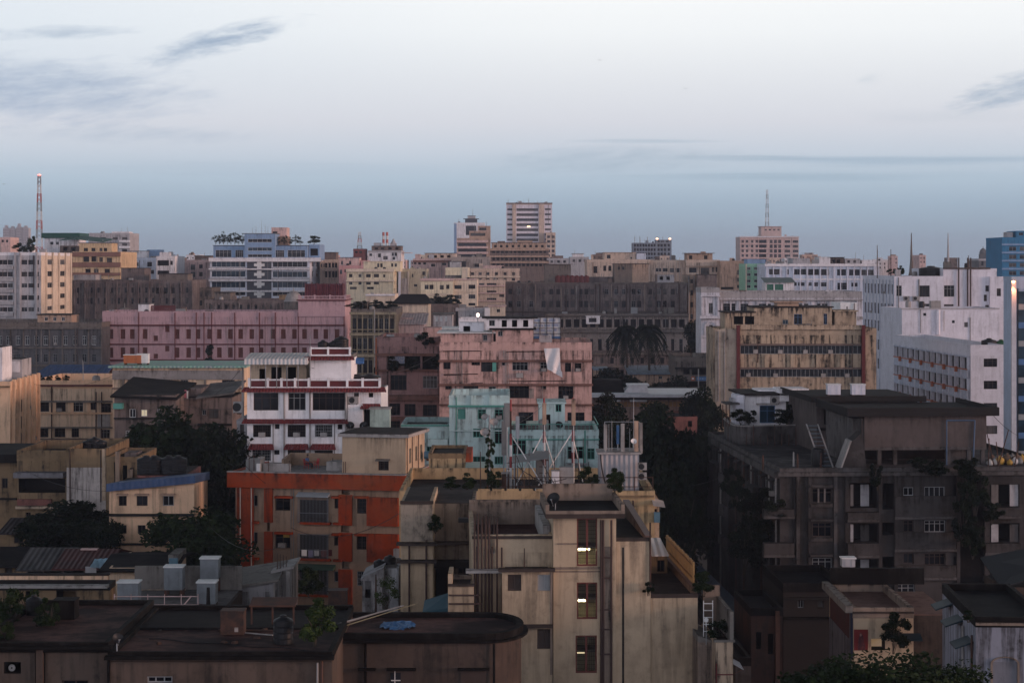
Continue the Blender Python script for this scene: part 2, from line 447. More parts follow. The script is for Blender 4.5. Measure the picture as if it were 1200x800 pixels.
    def body(s, yt, wins=(), left=(), right=(), ph=.8, z0=0, name='wall', depth=.24, yref=None):
        s.zt = s.z(yt, yref if yref is not None else s.x0); zr = s.zt - ph; s.zr = zr; s.ph = ph
        ops = s.fops(wins)
        s.shell(name, s.mat, 0, s.W, 0, s.D, z0, zr, ops, left, right, depth)
        MB().box(.2, s.W - .2, .2, s.D - .2, zr + .003, zr + .04).build('roof', s.roofm, s.o)
        if ph > .1:
            e = .03; p = MB()
            p.box(-e, s.W + e, -e, .2, zr - .1, s.zt).box(-e, s.W + e, s.D - .2, s.D + e, zr - .1, s.zt)
            p.box(-e, .2, .2, s.D - .2, zr - .1, s.zt).box(s.W - .2, s.W + e, .2, s.D - .2, zr - .1, s.zt)
            p.build('parapet', s.parm, s.o)
        return s
    def block(s, name, x0, x1, yt, yb, d, D, mat=None, wins=(), slab=None, over=.25, th=.18, left=(), right=()):
        """a smaller storey standing at depth d on the roof (or in front of the wall)"""
        ua, ub = s.u(x0, d), s.u(x1, d); xm = (x0 + x1) / 2
        zt = s.z(yt, xm, d); zb = s.z(yb, xm, d) if yb is not None else s.zr
        ops = [(a - ua, b - ua, c, e, st, o) for a, b, c, e, st, o in s.fops(wins, d)]
        s.shell(name, mat or s.mat, ua, ub, d, d + D, zb, zt, ops, left, right)
        if slab: MB().box(ua - over, ub + over, d - over, d + D + over, zt + .003, zt + th).build('roof', slab, s.o)
        return ua, ub, zb, zt
    def ledge(s, x0, x1, y0, y1, proj=.4, mat=None, name='ledge', d=0):
        xm = (x0 + x1) / 2
        return MB().box(s.u(x0, d), s.u(x1, d), d - proj, d + .05, s.z(y1, xm, d), s.z(y0, xm, d)).build(name, mat or s.parm, s.o)
    def box(s, name, mat, x0, x1, y0, y1, d, D):
        xm = (x0 + x1) / 2
        return MB().box(s.u(x0, d), s.u(x1, d), d, d + D, s.z(y1, xm, d), s.z(y0, xm, d)).build(name, mat, s.o)
    def pipe(s, px, y0, y1, r=.055, mat=None, d=-.1):
        u = s.u(px, d)
        return MB().tube((u, d, s.z(y1, px, d)), (u, d, s.z(y0, px, d)), r, n=6).build('drainpipe', mat or PIPE, s.o)
    def pt(s, px, py, d=0):
        """world point on the plane d metres behind the front"""
        u = s.u(px, d); return (s.X0 + u * s.c - d * s.s, s.Y + u * s.s + d * s.c, s.z(py, px, d))
def cols(xs, w, rows): return [(x, x + w, a, b) for a, b in rows for x in xs]
def lsp(a, b, n): return [a + (b - a) * i / (n - 1) for i in range(n)]
def side(D, n, zrows, st='f', w=1.2, m=2.0, opt=None):
    """evenly spaced openings for a side face"""
    r = []
    for zb, zt in zrows:
        for i in range(n):
            c = m + (D - 2 * m) * (i + .5) / n; r.append((c - w / 2, c + w / 2, zb, zt, st, opt or {}))
    return r

# ------------------------------------------------------------------ loose things
def water_tank(label, x, y, z, r, h, mat=BLACKP, group=None):
    o = thing('water_tank', label, 'water tank', (x, y, z), 0, group)
    prof = [(r * .96, 0)]
    n = max(3, int(h / .28))
    for i in range(n):
        z0 = h * .86 * i / n; z1 = h * .86 * (i + 1) / n
        prof += [(r, z0 + .02), (r, z1 - .05), (r * .95, z1 - .02)]
    prof += [(r * .9, h * .88), (r * .35, h * .97)]
    MB().lathe(prof, n=18).build('tank_body', mat, o)
    MB().lathe([(r * .33, h * .97), (r * .33, h * 1.03), (r * .1, h * 1.05)], n=12).build('lid', mat, o)
    return o
def box_tank(label, x, y, z, w, d, h, mat, stand=.8, group=None, lid=WHITEP):
    o = thing('water_tank', label, 'water tank', (x, y, z), 0, group)
    for sx in (-1, 1):
        for sy in (-1, 1): MB().box(sx * w * .42 - .08, sx * w * .42 + .08, sy * d * .42 - .08, sy * d * .42 + .08, 0, stand).build('leg', IRON, o)
    b = MB().box(-w / 2, w / 2, -d / 2, d / 2, stand + .003, stand + h)
    for k in (-.25, .25): b.box(w * k - .03, w * k + .03, -d / 2 - .03, -d / 2, stand + .05, stand + h - .05)
    b.build('tank_body', mat, o)
    MB().box(-w / 2 - .06, w / 2 + .06, -d / 2 - .06, d / 2 + .06, stand + h + .003, stand + h + .08).build('lid', lid, o)
    return o
def ac_unit(label, p, w=.95, h=.75, rz=0, group=None):
    o = thing('air_conditioner', label, 'air conditioner', (p[0], p[1], p[2]), R(rz), group)
    MB().box(-w / 2, w / 2, -.36, 0, .06, h).build('casing', LCON, o)
    MB().box(-w * .4, -w * .3, -.34, -.02, 0, .06).box(w * .3, w * .4, -.34, -.02, 0, .06).build('bracket', IRON, o)
    r = h * .36; f = MB(); n = 20
    f.tube((-w * .12, -.363, h * .53), (-w * .12, -.375, h * .53), r, n=n); f.build('fan_guard', BLACKP, o)
    return o
def dish(label, p, r, yaw=0, mat=None, pole=.9):
    """satellite dish whose bowl centre is at p"""
    o = thing('satellite_dish', label, 'satellite dish', (p[0], p[1], p[2] - pole), R(yaw))
    MB().tube((0, .15, 0), (0, .15, pole), .035, n=6).build('mount', STEEL, o)
    m = MB(); n, k = 18, 5; t = R(35)
    for rr in range(k + 1):
        q = r * rr / k; dep = q * q / (2.2 * r)
        for a in range(n):
            w = 2 * math.pi * a / n; x, zz = q * math.cos(w), q * math.sin(w)
            y = -dep; m.v.append((x, y * math.cos(t) + zz * math.sin(t), zz * math.cos(t) - y * math.sin(t) + pole))
    for rr in range(k):
        for a in range(n):
            i = rr * n + a; j = rr * n + (a + 1) % n; m.f.append((i, j, j + n, i + n))
    m.build('bowl', mat or STEEL, o, smooth=True)
    MB().tube((0, -.35 * r, pole - .9 * r), (0, -1.1 * r, pole + .15 * r), .02, n=5).box(-.05, .05, -1.2 * r, -1.05 * r, pole + .1 * r, pole + .22 * r).build('feed_arm', STEEL, o)
    return o
def mast(label, px, pt_, pb, Y, w, cols_, cat='mast', lamp=None, name='radio_mast', bands=8):
    """square lattice mast with painted bands"""
    x, zt, zb = X(px, Y), Z(pt_, Y), Z(pb, Y); hh = zt - zb
    o = thing(name, label, cat, (x, Y, zb))
    for i in range(bands):
        m = MB(); z0, z1 = hh * i / bands, hh * (i + 1) / bands
        wa, wb = w * (1 - .6 * i / bands), w * (1 - .6 * (i + 1) / bands)
        C4 = lambda q, z: [(-q / 2, -q / 2, z), (q / 2, -q / 2, z), (q / 2, q / 2, z), (-q / 2, q / 2, z)]
        a, b = C4(wa, z0), C4(wb, z1)
        for k in range(4):
            m.tube(a[k], b[k], w * .07, n=4)
            sub = 2
            for q in range(sub):
                f0, f1 = q / sub, (q + 1) / sub
                pa = Vector(a[k]).lerp(Vector(b[k]), f0); pb_ = Vector(a[(k + 1) % 4]).lerp(Vector(b[(k + 1) % 4]), f1)
                m.tube(pa, pb_, w * .04, n=4)
            m.tube(b[k], b[(k + 1) % 4], w * .04, n=4)
        m.build('mast_section', cols_[i % len(cols_)], o)
    if lamp:
        MB().lathe([(.05, 0), (w * .28, .1), (w * .28, .5), (.05, .7)], cz=hh, n=10).build('warning_lamp', lamp, o)
    return o
def pole(label, x, y, z, h, r=.05, mat=STEEL, bars=0, group=None, name='aerial_pole', cat='aerial'):
    o = thing(name, label, cat, (x, y, z), 0, group)
    MB().tube((0, 0, 0), (0, 0, h), r, r * .6, n=6).build('pole', mat, o)
    if bars:
        m = MB()
        for i in range(bars): zz = h * (.62 + .34 * i / max(1, bars)); ww = .5 + .25 * ((i * 7) % 3); m.tube((-ww, 0, zz), (ww, 0, zz), .015, n=4)
        m.tube((0, -.8, h * .8), (0, .8, h * .8), .02, n=4); m.build('crossbar', mat, o)
    return o

CROWNS = {}
def crown_mesh(kind, seed, mat):
    """leaf-sized faces scattered through uneven clumps; unit size: radius 1, height 2"""
    key = (kind, seed, mat.name)
    if key in CROWNS: return CROWNS[key]
    rng = random.Random(seed); m = MB()
    nc, per, ls = {'round': (34, 300, .055), 'dense': (46, 300, .05), 'bush': (16, 180, .085), 'near': (60, 420, .03), 'thin': (16, 90, .06)}[kind]
    cl = []
    for _ in range(nc):
        while True:
            p = Vector((rng.uniform(-1, 1), rng.uniform(-1, 1), rng.uniform(-1, 1)))
            if .25 < p.length < 1: break
        p *= .82
        p.z = p.z * .95 + (.15 if p.z > 0 else .0)
        cl.append((p, rng.uniform(.20, .40)))
    for p, r in cl:
        for _ in range(per):
            d = Vector((rng.gauss(0, 1), rng.gauss(0, 1), rng.gauss(0, 1))).normalized() * r * (rng.random() ** .45)
            d.z *= .75; c = p + d
            a = Vector((rng.gauss(0, 1), rng.gauss(0, 1), rng.gauss(0, .6))).normalized(); b = a.orthogonal().normalized()
            w = rng.uniform(0, 6.28); b = (b * math.cos(w) + a.cross(b) * math.sin(w)).normalized(); s = ls * rng.uniform(.6, 1.3)
            m.quad(c - a * s, c - b * s * .55, c + a * s, c + b * s * .55)
    CROWNS[key] = m.mesh('crown', mat); return CROWNS[key]
def tree(label, px, pyt, Y, h, r, mat, seed=1, kind='round', zb=0, name='tree', group=None, cat='tree', squash=None):
    """crown top at photo row pyt; h = crown height"""
    rng = random.Random(seed * 7 + int(px)); x, zt = X(px, Y), Z(pyt, Y)
    o = thing(name, label, cat, (x, Y, zb), 0, group)
    zc = zt - h / 2 - zb
    t = MB(); t.tube((0, 0, 0), (.1, 0, max(.3, zc - h * .2)), r * .09, r * .06, n=8)
    for _ in range(7):
        a = rng.uniform(0, 6.28); e = rng.uniform(.3, .75)
        t.tube((.1, 0, max(.2, zc - h * .25)), (math.cos(a) * r * e, math.sin(a) * r * e, zc + h * rng.uniform(-.1, .35)), r * .045, r * .012, n=6)
    t.build('trunk', BARK, o)
    c = link('crown', crown_mesh(kind, seed, mat), o, (0, 0, zc)); c.scale = (r, r * .95, h / 2 * .95); c.rotation_euler = (0, 0, rng.uniform(0, 6.28))
    return o
BARK = plain('bark', (.05, .04, .033), .9)
LEAF_D = leafmat('dark leaves', (.007, .012, .008), (.017, .026, .013))
LEAF_M = leafmat('mid leaves', (.012, .022, .010), (.03, .046, .018))
LEAF_L = leafmat('light leaves', (.022, .038, .013), (.055, .08, .025))
def plant(label, px, py_base, Y, w, h, mat=LEAF_L, seed=1, name='rooftop_plant', cat='plant', kind='thin'):
    x, zb = X(px, Y), Z(py_base, Y)
    o = thing(name, label, cat, (x, Y, zb)); rng = random.Random(seed + 99)
    t = MB()
    for _ in range(6): t.tube((rng.uniform(-.05, .05), 0, 0), (rng.uniform(-.4, .4) * w, rng.uniform(-.3, .3) * w, h * rng.uniform(.6, .95)), .02 * max(1, h / 2), .008, n=5)
    t.build('stem', BARK, o)
    c = link('foliage', crown_mesh(kind, seed, mat), o, (0, 0, h * .55)); c.scale = (w / 2, w / 2, h / 2)
    return o
# ------------------------------------------------------------------ ground and air
def ground():
    m, t, bs = newmat('ground')
    pos = t.node('ShaderNodeNewGeometry').outputs['Position']
    a = t.noise(pos, .03, 6, .6); b = t.noise(pos, .5, 5, .6)
    c = t.mix(t.step(a, .4, .6), (.045, .042, .04, 1), (.075, .068, .058, 1)); c = t.mix(t.m('MULTIPLY', t.step(b, .4, .7), .5), c, (.03, .03, .028, 1))
    t.l.new(c, bs.inputs['Base Color']); bs.inputs['Roughness'].default_value = .95
    g = MB().quad((-4000, -300, 0), (4000, -300, 0), (4000, 5000, 0), (-4000, 5000, 0)).build('ground', m)
    g['kind'] = 'structure'
ground()
HAZE_DENSITY = 0.00011
def haze():
    m = bpy.data.materials.new('air'); m.use_nodes = True; t = NT(m.node_tree); t.n.clear()
    out = t.node('ShaderNodeOutputMaterial'); v = t.node('ShaderNodeVolumePrincipled')
    v.inputs['Color'].default_value = (.68, .78, 1.0, 1); v.inputs['Density'].default_value = HAZE_DENSITY
    t.l.new(v.outputs[0], out.inputs['Volume'])
    h = MB().box(-4100, 4100, -400, 5100, -1.0, 96).build('haze', m); h['kind'] = 'stuff'
haze()

# ------------------------------------------------------------------ far skyline
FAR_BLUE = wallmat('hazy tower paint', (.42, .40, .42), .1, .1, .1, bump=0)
P_CREAM = wallmat('pale cream paint', (.72, .60, .48), .18, .3, .3, bump=0)
P_BEIGE = wallmat('beige paint', (.62, .48, .39), .25, .35, .4, bump=0)
P_TAN = wallmat('tan paint', (.46, .32, .24), .3, .4, .5, bump=0)
P_PINKISH = wallmat('faded pink paint', (.66, .47, .44), .22, .35, .4, bump=0)
P_BROWN = wallmat('brown stained plaster', (.20, .15, .13), .4, .45, .5, bump=0)
P_DARK = wallmat('soot dark brick', (.105, .085, .078), .45, .5, .5, bump=0)
P_WHITE = wallmat('far white paint', (.78, .76, .79), .15, .3, .35, bump=0)
P_GREY = wallmat('far grey paint', (.43, .42, .44), .25, .35, .4, bump=0)
P_BLUEW = wallmat('blue tinted white paint', (.66, .70, .80), .12, .25, .3, bump=0)
P_BLUE = wallmat('sky blue paint', (.24, .36, .54), .15, .25, .2, bump=0)
P_BBLUE = wallmat('bright blue paint', (.05, .20, .36), .1, .2, .2, bump=0)
P_NAVY = plain('slate cladding', (.05, .055, .07), .5)
P_GREEN = wallmat('pale green paint', (.32, .56, .40), .15, .3, .3, bump=0)
P_PALEY = wallmat('pale yellow paint', (.74, .65, .48), .18, .3, .3, bump=0)
P_REDBR = wallmat('red brown band paint', (.26, .14, .11), .2, .3, .3, bump=0)
LAMP_RED = emit('red lamp', (1, .15, .1), 3)
LAMP_WARM = emit('orange lamp', (1.0, .5, .25), 3.5)
LAMP_PINK = emit('pinkish white lamp', (1.0, .62, .5), 5)
MASTR = plain('mast red paint', (.42, .12, .10), .6); MASTW = plain('mast white paint', (.62, .62, .62), .6)

# cluster of hazy towers, far left
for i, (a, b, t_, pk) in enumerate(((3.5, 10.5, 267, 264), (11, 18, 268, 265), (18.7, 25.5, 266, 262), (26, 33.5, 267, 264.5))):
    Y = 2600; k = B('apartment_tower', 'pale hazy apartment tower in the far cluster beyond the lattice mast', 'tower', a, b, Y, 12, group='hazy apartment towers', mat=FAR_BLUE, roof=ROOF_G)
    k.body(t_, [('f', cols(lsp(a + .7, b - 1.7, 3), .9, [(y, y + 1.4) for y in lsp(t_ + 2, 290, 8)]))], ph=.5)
    k.block('roof_house', (a + b) / 2 - 1.6, (a + b) / 2 + 1.6, pk, None, 2, 5)
mast('tall red and white lattice radio mast rising beside the green roofed house', 46, 206, 300, 900, 2.6, [MASTR, MASTW, GREYP], lamp=LAMP_RED, bands=9)

# F3 white block at far left
k = B('apartment_block', 'long grey white apartment block with right flank painted sunlit cream and round roof tank, far left', 'building', -42, 48, 590, 41, mat=P_WHITE, roof=ROOF_G)
rows = [(304.5, 310), (318.5, 324), (332, 337), (346, 351.5), (360, 365)]
k.mat = wallmat('grey white render', (.50, .48, .50), .3, .4, .4, bump=0); k.flank = P_CREAM  # lighter cream flank: the warm glow from the right put into its colour
zr = [(k.z(b), k.z(a)) for a, b in [(304, 310), (318, 324), (331.5, 337.5), (345.5, 351), (359.5, 364.5)]]
k.body(295.5, [('p2', cols([-36, -24, -12, -2.5, 2.5, 9], 6, rows) + cols([25, 33], 7, rows) + cols([43.5], 2.2, rows))],
       right=side(41, 2, zr, 'p3', 9.0, 4))
for x in (16.5, 22, 41.5): k.box('pilaster', P_GREY, x, x + 2, 296, 380, -.5, .51)
for a, b in rows: k.ledge(-40, 16, b + 1.5, b + 5.5, .7, P_GREY, 'balcony_band')
for v in (5.2, 13.6, 22.0, 30.8, 38.6): MB().box(k.W, k.W + .45, v, v + 1.0, 0, k.zt).build('pilaster', P_CREAM, k.o)
x, y, z = k.pt(33, 297, 10)
t_ = thing('water_tank', 'round white concrete water tank on the far left apartment block', 'water tank', (x, y, k.zr))
MB().lathe([(2.0, 0), (2.0, 2.4), (2.15, 2.5), (2.15, 2.7), (.3, 3.0)]).build('tank_body', P_WHITE, t_)
for i, (px, w, h) in enumerate(((23, 4, 3.0), (36, 3.4, 5.2), (30, 3, 2.4))):
    plant(['low roof shrub left of the lattice mast on the white block', 'taller leafy shrub beside the lattice mast on the white block', 'small shrub between two others on the white block roof'][i], px, 298, 598, w, h, LEAF_M, i, 'roof_shrub', 'shrub', 'bush')
k = B('apartment_block', 'small reddish flat block peeping over the left end of the white apartment block', 'building', -20, 12, 800, 14, mat=P_PINKISH); k.body(278, [('f', cols([-14, -6, 2, 7], 2.4, [(281, 284)]))])
# F4 green roofed house, canopy, yellow building
k = B('rooftop_house', 'white upper house with flat dark green roof beside the lattice mast', 'house', 52, 91, 705, 14, mat=P_WHITE)
k.body(279, [('p2', Q(0, 190, [(235, 250, 373, 387), (262, 276, 373, 387)]))], ph=0)
MB().box(-.8, k.W + .8, -.8, 14.8, k.zt + .003, k.zt + 1.7).build('roof', plain('dark green sheeting', (.012, .07, .055), .6), k.o)
k = B('roof_pavilion', 'open roof pavilion under a sagging green canopy above the yellow building', 'pavilion', 70, 122, 690, 16, mat=P_BROWN)
k.body(288, [('d', cols(lsp(74, 112, 5), 5, [(289.5, 294)]))], ph=0)
m = MB()
for i in range(6):
    xa, xb = k.W * i / 6, k.W * (i + 1) / 6; za = k.zt + 2.6 - abs(i - 2) * .25; zb = k.zt + 2.6 - abs(i - 1) * .25
    m.hexa([(xa, -1, za - .5), (xb, -1, zb - .5), (xb, 16, zb + .6), (xa, 16, za + .6)], [(xa, -1, za - .3), (xb, -1, zb - .3), (xb, 16, zb + .8), (xa, 16, za + .8)])
m.build('canopy', plain('green tarpaulin', (.015, .085, .065), .7), k.o)
for i in range(4): MB().tube((k.W * i / 3 * .96 + .3, -.6, k.zt), (k.W * i / 3 * .96 + .3, -.6, k.zt + 2.1), .08).build('post', STEEL, k.o)
k = B('office_building', 'yellow building with two brown bands below the green canopy', 'building', 85, 141, 680, 30, mat=wallmat('yellow ochre paint', (.62, .45, .28), .2, .3, .3, bump=0))
k.body(295, [('p2', Q(0, 190, [(390, 418, 443, 468), (428, 450, 440, 466), (465, 482, 446, 468), (500, 525, 448, 470), (400, 425, 500, 522), (440, 462, 500, 522), (490, 515, 500, 522)]))])
k.ledge(85, 141.5, 295.5, 300.5, .5, P_REDBR, 'painted_band'); k.ledge(85, 141.5, 307.5, 313, .5, P_REDBR, 'painted_band'); k.ledge(85, 141.5, 319.5, 323, .5, P_REDBR, 'painted_band')
k.block('penthouse', 93, 131, 285, None, 3, 10, wins=[('p2', Q(0, 190, [(392, 412, 402, 418), (428, 447, 402, 418), (466, 480, 402, 418), (486, 502, 402, 418)]))], slab=ROOF_G)
k = B('apartment_block', 'far pale grey block with stacked balconies right of the green canopy', 'building', 104, 152, 1000, 25, mat=P_GREY)
k.body(273, [('p3', cols([108, 118, 132, 143], 6, [(278, 281), (285, 288), (292, 295)]))])
for y in (281.5, 288.5, 295.5): k.ledge(140, 152.5, y, y + 2.3, 1.2, P_WHITE, 'balcony')
k.block('roof_house', 131, 151, 271.5, None, 2, 10, P_WHITE)
# F5 white blue building
k = B('office_building', 'low white blue building with black topped tanks right of the yellow building', 'building', 141, 184, 750, 25, mat=P_BLUEW)
k.body(302, [('p2', Q(0, 190, [(590, 604, 470, 486), (612, 626, 470, 486), (634, 650, 470, 488), (690, 712, 468, 490), (590, 612, 505, 522), (692, 722, 505, 524)]))])
k.block('penthouse', 150, 172, 294.5, None, 3, 10, P_WHITE, [('p2', Q(0, 190, [(610, 640, 428, 444)]))], slab=ROOF_G)
k.block('penthouse', 172, 187, 292.5, None, 8, 10, P_BLUE)
k = B('office_building', 'bright white house with dark open verandas beside the low white blue building', 'building', 183, 205, 735, 22, mat=P_WHITE)
k.body(300, [('d', Q(0, 190, [(738, 792, 460, 485), (738, 792, 508, 528)])), ('p2', Q(0, 190, [(798, 810, 462, 482)]))])
k.block('penthouse', 187, 199, 295.5, None, 4, 8, P_WHITE)
k = B('apartment_block', 'pinkish flat block with small square windows left of the blue white office', 'building', 206, 248, 770, 25, mat=P_PINKISH)
k.body(304.5, [('p2', Q(0, 190, [(835, 855, 480, 505), (893, 915, 480, 505), (933, 950, 480, 498), (835, 855, 515, 540), (893, 915, 515, 540), (933, 950, 515, 535), (893, 915, 550, 575), (835, 855, 550, 575)], 4))])
k.block('roof_house', 228, 247, 300, None, 5, 12, P_BROWN, slab=ROOF_D)
# F7 blue and white office with crosses
k = B('office_building', 'blue topped white banded office with white crosses down its dark centre', 'office building', 246, 363, 735, 39, mat=P_BLUEW, fm=WHITEP, glass=(G_DARK, G_MID, G_BLUE))
zrow = Q(240, 220, [(32, 190, 345, 372), (32, 190, 390, 418), (32, 190, 440, 468), (32, 190, 488, 505), (318, 480, 345, 372), (318, 480, 392, 420), (318, 480, 440, 468), (318, 480, 488, 508)])
zsd = [(k.z(b), k.z(a)) for a, b in ((306.5, 312.5), (318, 324.5), (330.5, 336.5))]
k.body(302.5, [('r7', zrow)], right=side(39, 2, zsd, 'p3', 8, 3), ph=.6)
k.box('slate_panel', P_NAVY, 289.5, 318, 305, 354, -.25, .24)
for y in (310.5, 321.5, 333, 344.5):
    uc, zc = k.u(304), k.z(y)
    MB().box(uc - 1.8, uc + 1.8, -.65, -.253, zc - .5, zc + .5).box(uc - .75, uc + .75, -.66, -.252, zc + .503, zc + 1.25).box(uc - .75, uc + .75, -.66, -.252, zc - 1.25, zc - .503).build('white_cross', WHITEP, k.o)
for y, h_ in ((302, 4.6), (314.5, 1.6), (327.5, 2), (340, 2)): k.ledge(245, 376 if y == 302 else 364, y, y + h_, 1.1, P_WHITE, 'white_band')
MB().box(k.W - .3, k.W + 2.2, 0, 39, k.z(306.5), k.z(302)).build('white_band', P_WHITE, k.o)
for x0, x1 in ((244.5, 289), (319, 363)):
    k.ledge(x0, x1, 313.5, 316, .6, P_GREY, 'spandrel'); k.ledge(x0, x1, 325.5, 328, .6, P_GREY, 'spandrel')
k.block('upper_storey', 250, 287, 288, None, 1.5, 20, P_BLUE, [('p4', Q(240, 220, [(50, 125, 292, 326), (143, 180, 292, 326)]))], slab=ROOF_D)
k.block('upper_storey', 322, 360, 288, None, 1.5, 20, P_BLUE, [('p4', Q(240, 220, [(332, 372, 292, 326), (388, 470, 292, 326)]))], slab=ROOF_D)
k.block('upper_storey', 362, 374.5, 286.5, None, 6, 20, P_BLUE, [('d', Q(240, 220, [(495, 530, 285, 318)]))])
k.block('stair_tower', 286.5, 322.5, 274, None, -.6, 14, P_BLUE, [('r5', Q(240, 220, [(202, 314, 240, 256), (202, 314, 280, 296), (202, 314, 312, 326)]))], slab=ROOF_G)
k.block('roof_house', 318, 336, 266.5, 287, 14, 10, P_PINKISH, [('f', Q(240, 220, [(318, 340, 205, 225)]))])
k.block('roof_house', 326, 337.5, 277, 287, 8, 8, P_TAN)
rz = k.zr
for i, px in enumerate(lsp(253, 284, 8)): plant('potted shrub in the row along the blue office roof edge', px, 286.5, 740, 3.2, 3.0 + (i % 3) * .7, LEAF_M, i, 'potted_shrub', 'shrub', 'thin')['group'] = 'shrubs along the blue office roof'
for i, px in enumerate((327, 333, 340, 346, 352)): plant('potted shrub in the row along the blue office roof edge', px, 287, 740, 3.0, 2.6 + (i % 2) * .8, LEAF_M, i, 'potted_shrub', 'shrub', 'thin')['group'] = 'shrubs along the blue office roof'
plant('large round shrub at the right end of the blue office roof', 367.5, 288, 742, 4.6, 3.6, LEAF_M, 5, 'roof_shrub', 'shrub', 'bush')
for i, px in enumerate((296, 300, 306.5, 311, 314)): pole('thin aerial in the cluster on the blue office stair tower', X(px, 742), 742, Z(274, 742), [2, 2.8, 4.5, 3.4, 2.6][i], .07, GREYP, 0, 'aerials on the blue office')
# F8..F13
k = B('apartment_block', 'beige building with tall veranda columns right of the blue office', 'building', 375, 397, 760, 20, mat=P_BEIGE)
k.body(304, [('d', Q(380, 270, [(5, 18, 190, 218), (25, 38, 190, 218), (46, 58, 190, 218), (62, 76, 190, 218), (5, 18, 240, 275), (25, 38, 240, 275), (46, 58, 240, 275), (62, 76, 240, 275)], 5)), ('f', cols([376, 379], 1.6, [(309, 313)]))])
k.ledge(375, 397.5, 314.5, 317, .6); k.block('roof_house', 376, 394, 296, None, 4, 10, P_BROWN, slab=ROOF_D)
k = B('villa', 'rose pink house with one arched window beside the beige verandas', 'house', 397, 431, 740, 20, mat=wallmat('rose paint', (.60, .33, .33), .15, .3, .3, bump=0))
k.body(311, [('p2', Q(380, 270, [(90, 105, 230, 256), (140, 152, 255, 275), (118, 128, 228, 245)], 5))])
k.block('upper_storey', 397, 421, 302, None, 3, 10, P_PINKISH, [('p2', Q(380, 270, [(98, 110, 178, 200), (145, 158, 178, 200)], 5))], slab=plain('dull blue sheeting', (.10, .15, .22), .6))
k.block('upper_storey', 421, 431, 305, None, 5, 10, k.mat)
k = B('transmitter_house', 'small red house carrying a lattice mast above the rose pink house', 'building', 414, 428.5, 860, 10, mat=wallmat('brick red paint', (.32, .10, .09), .2, .3, .3, bump=0))
k.body(291.5, [('f', cols([416, 421], 3, [(294, 296.5)]))])
mast('short red and white lattice mast on the small red house', 421.5, 272, 291.5, 862, 1.9, [GREYP, MASTW, MASTR], bands=5)
k = B('office_building', 'grey white block with cluttered roof and twin red white chimneys', 'office building', 431, 470, 850, 25, mat=P_GREY)
k.mat = P_WHITE
k.body(293.5, [('p2', Q(380, 270, [(315, 332, 135, 158), (345, 372, 150, 172), (395, 408, 130, 150), (412, 425, 130, 150), (400, 415, 155, 172), (265, 280, 135, 150)], 5))])
k.block('penthouse', 436, 470, 288.5, None, 4, 14, P_BROWN, [('d', cols([439, 446, 455, 463], 4, [(290, 292.5)]))], slab=ROOF_D)
k.block('roof_house', 438, 446, 284.5, 289, 6, 6, P_GREY)
k.block('side_wing', 470, 481.5, 296.5, None, 6, 16, P_PINKISH)
for px in (449.3, 453.6):
    o = thing('chimney', 'slim red and white chimney, one of a pair on the grey white block', 'chimney', (X(px, 856), 856, Z(289, 856)), 0, 'twin chimneys')
    for i, mm in enumerate((MASTW, MASTR, MASTW, MASTR)): MB().tube((0, 0, i * 1.45), (0, 0, i * 1.45 + 1.447), .5, .46, 10).build('chimney_band', mm, o)
k = thing('roof_turret', 'small pointed turret right of the twin chimneys', 'turret', (X(461, 858), 858, Z(289, 858)))
MB().box(-1.3, 1.3, -1.3, 1.3, 0, 1.2).build('base', P_GREY, k); MB().lathe([(1.3, 1.2), (.7, 2.0), (.2, 3.2)], n=8).build('spire', P_GREY, k)
k = B('apartment_block', 'two stage cream building with a sunlit right flank in the middle distance', 'building', 406, 461, 700, 30, mat=P_PALEY)
zs_ = [(k.z(b), k.z(a)) for a, b in ((321, 325), (330, 334), (338, 342))]
k.body(315.5, [('p2', Q(380, 270, [(145, 165, 255, 275), (200, 218, 255, 275), (245, 272, 255, 275), (290, 320, 255, 275), (345, 357, 258, 275), (375, 405, 257, 280), (145, 165, 300, 318), (200, 218, 300, 318), (245, 272, 302, 318), (290, 320, 300, 316), (375, 405, 300, 318), (150, 190, 330, 345), (250, 290, 330, 345)], 5))], right=side(30, 3, zs_, 'p2', 3, 3))
k.ledge(405.5, 462, 315, 318.5, 1.0, P_CREAM, 'cornice'); k.ledge(405.5, 462, 328, 330, .8, P_CREAM)
k.block('upper_storey', 426, 469, 306.5, None, 6, 16, P_PALEY, [('p2', Q(380, 270, [(310, 322, 193, 216), (328, 342, 193, 216), (392, 404, 193, 213), (412, 426, 193, 213)], 5))], slab=P_CREAM)
k = B('apartment_block', 'plain cream green house behind the pale yellow corner block', 'building', 470, 500, 720, 20, mat=wallmat('cream green paint', (.50, .46, .36), .25, .35, .4, bump=0))
k.body(315, [('p2', Q(380, 270, [(512, 522, 255, 275), (525, 545, 315, 330), (575, 590, 240, 262)], 5))])
k.pipe(478, 318, 350, .15, P_GREY, -.2); k.box('side_wall', P_GREY, 471, 477, 326, 380, -1, .98)
k = B('apartment_block', 'pale yellow corner block with red roof line and paired windows', 'building', 493, 531, 600, 26, mat=P_PALEY)
zs_ = [(k.z(b), k.z(a)) for a, b in ((333.5, 339), (345, 350))]
k.body(327, [('p2', Q(380, 270, [(588, 612, 318, 345), (616, 640, 318, 345), (677, 700, 320, 346), (714, 733, 318, 343)], 5)), ], right=side(26, 2, zs_, 'p2', 3, 3))
k.ledge(492.5, 531.5, 326, 329, .6, P_PINKISH, 'cornice'); k.ledge(493, 531, 344, 346, .5, P_CREAM)
k = B('apartment_block', 'cream block with wide triple windows beside the pale yellow corner block', 'building', 531.3, 559, 602, 20, mat=P_CREAM)
k.body(328, [('p3', Q(380, 270, [(762, 805, 320, 343), (845, 885, 318, 342), (764, 805, 377, 402), (845, 885, 375, 400), (845, 885, 425, 440)], 5))])
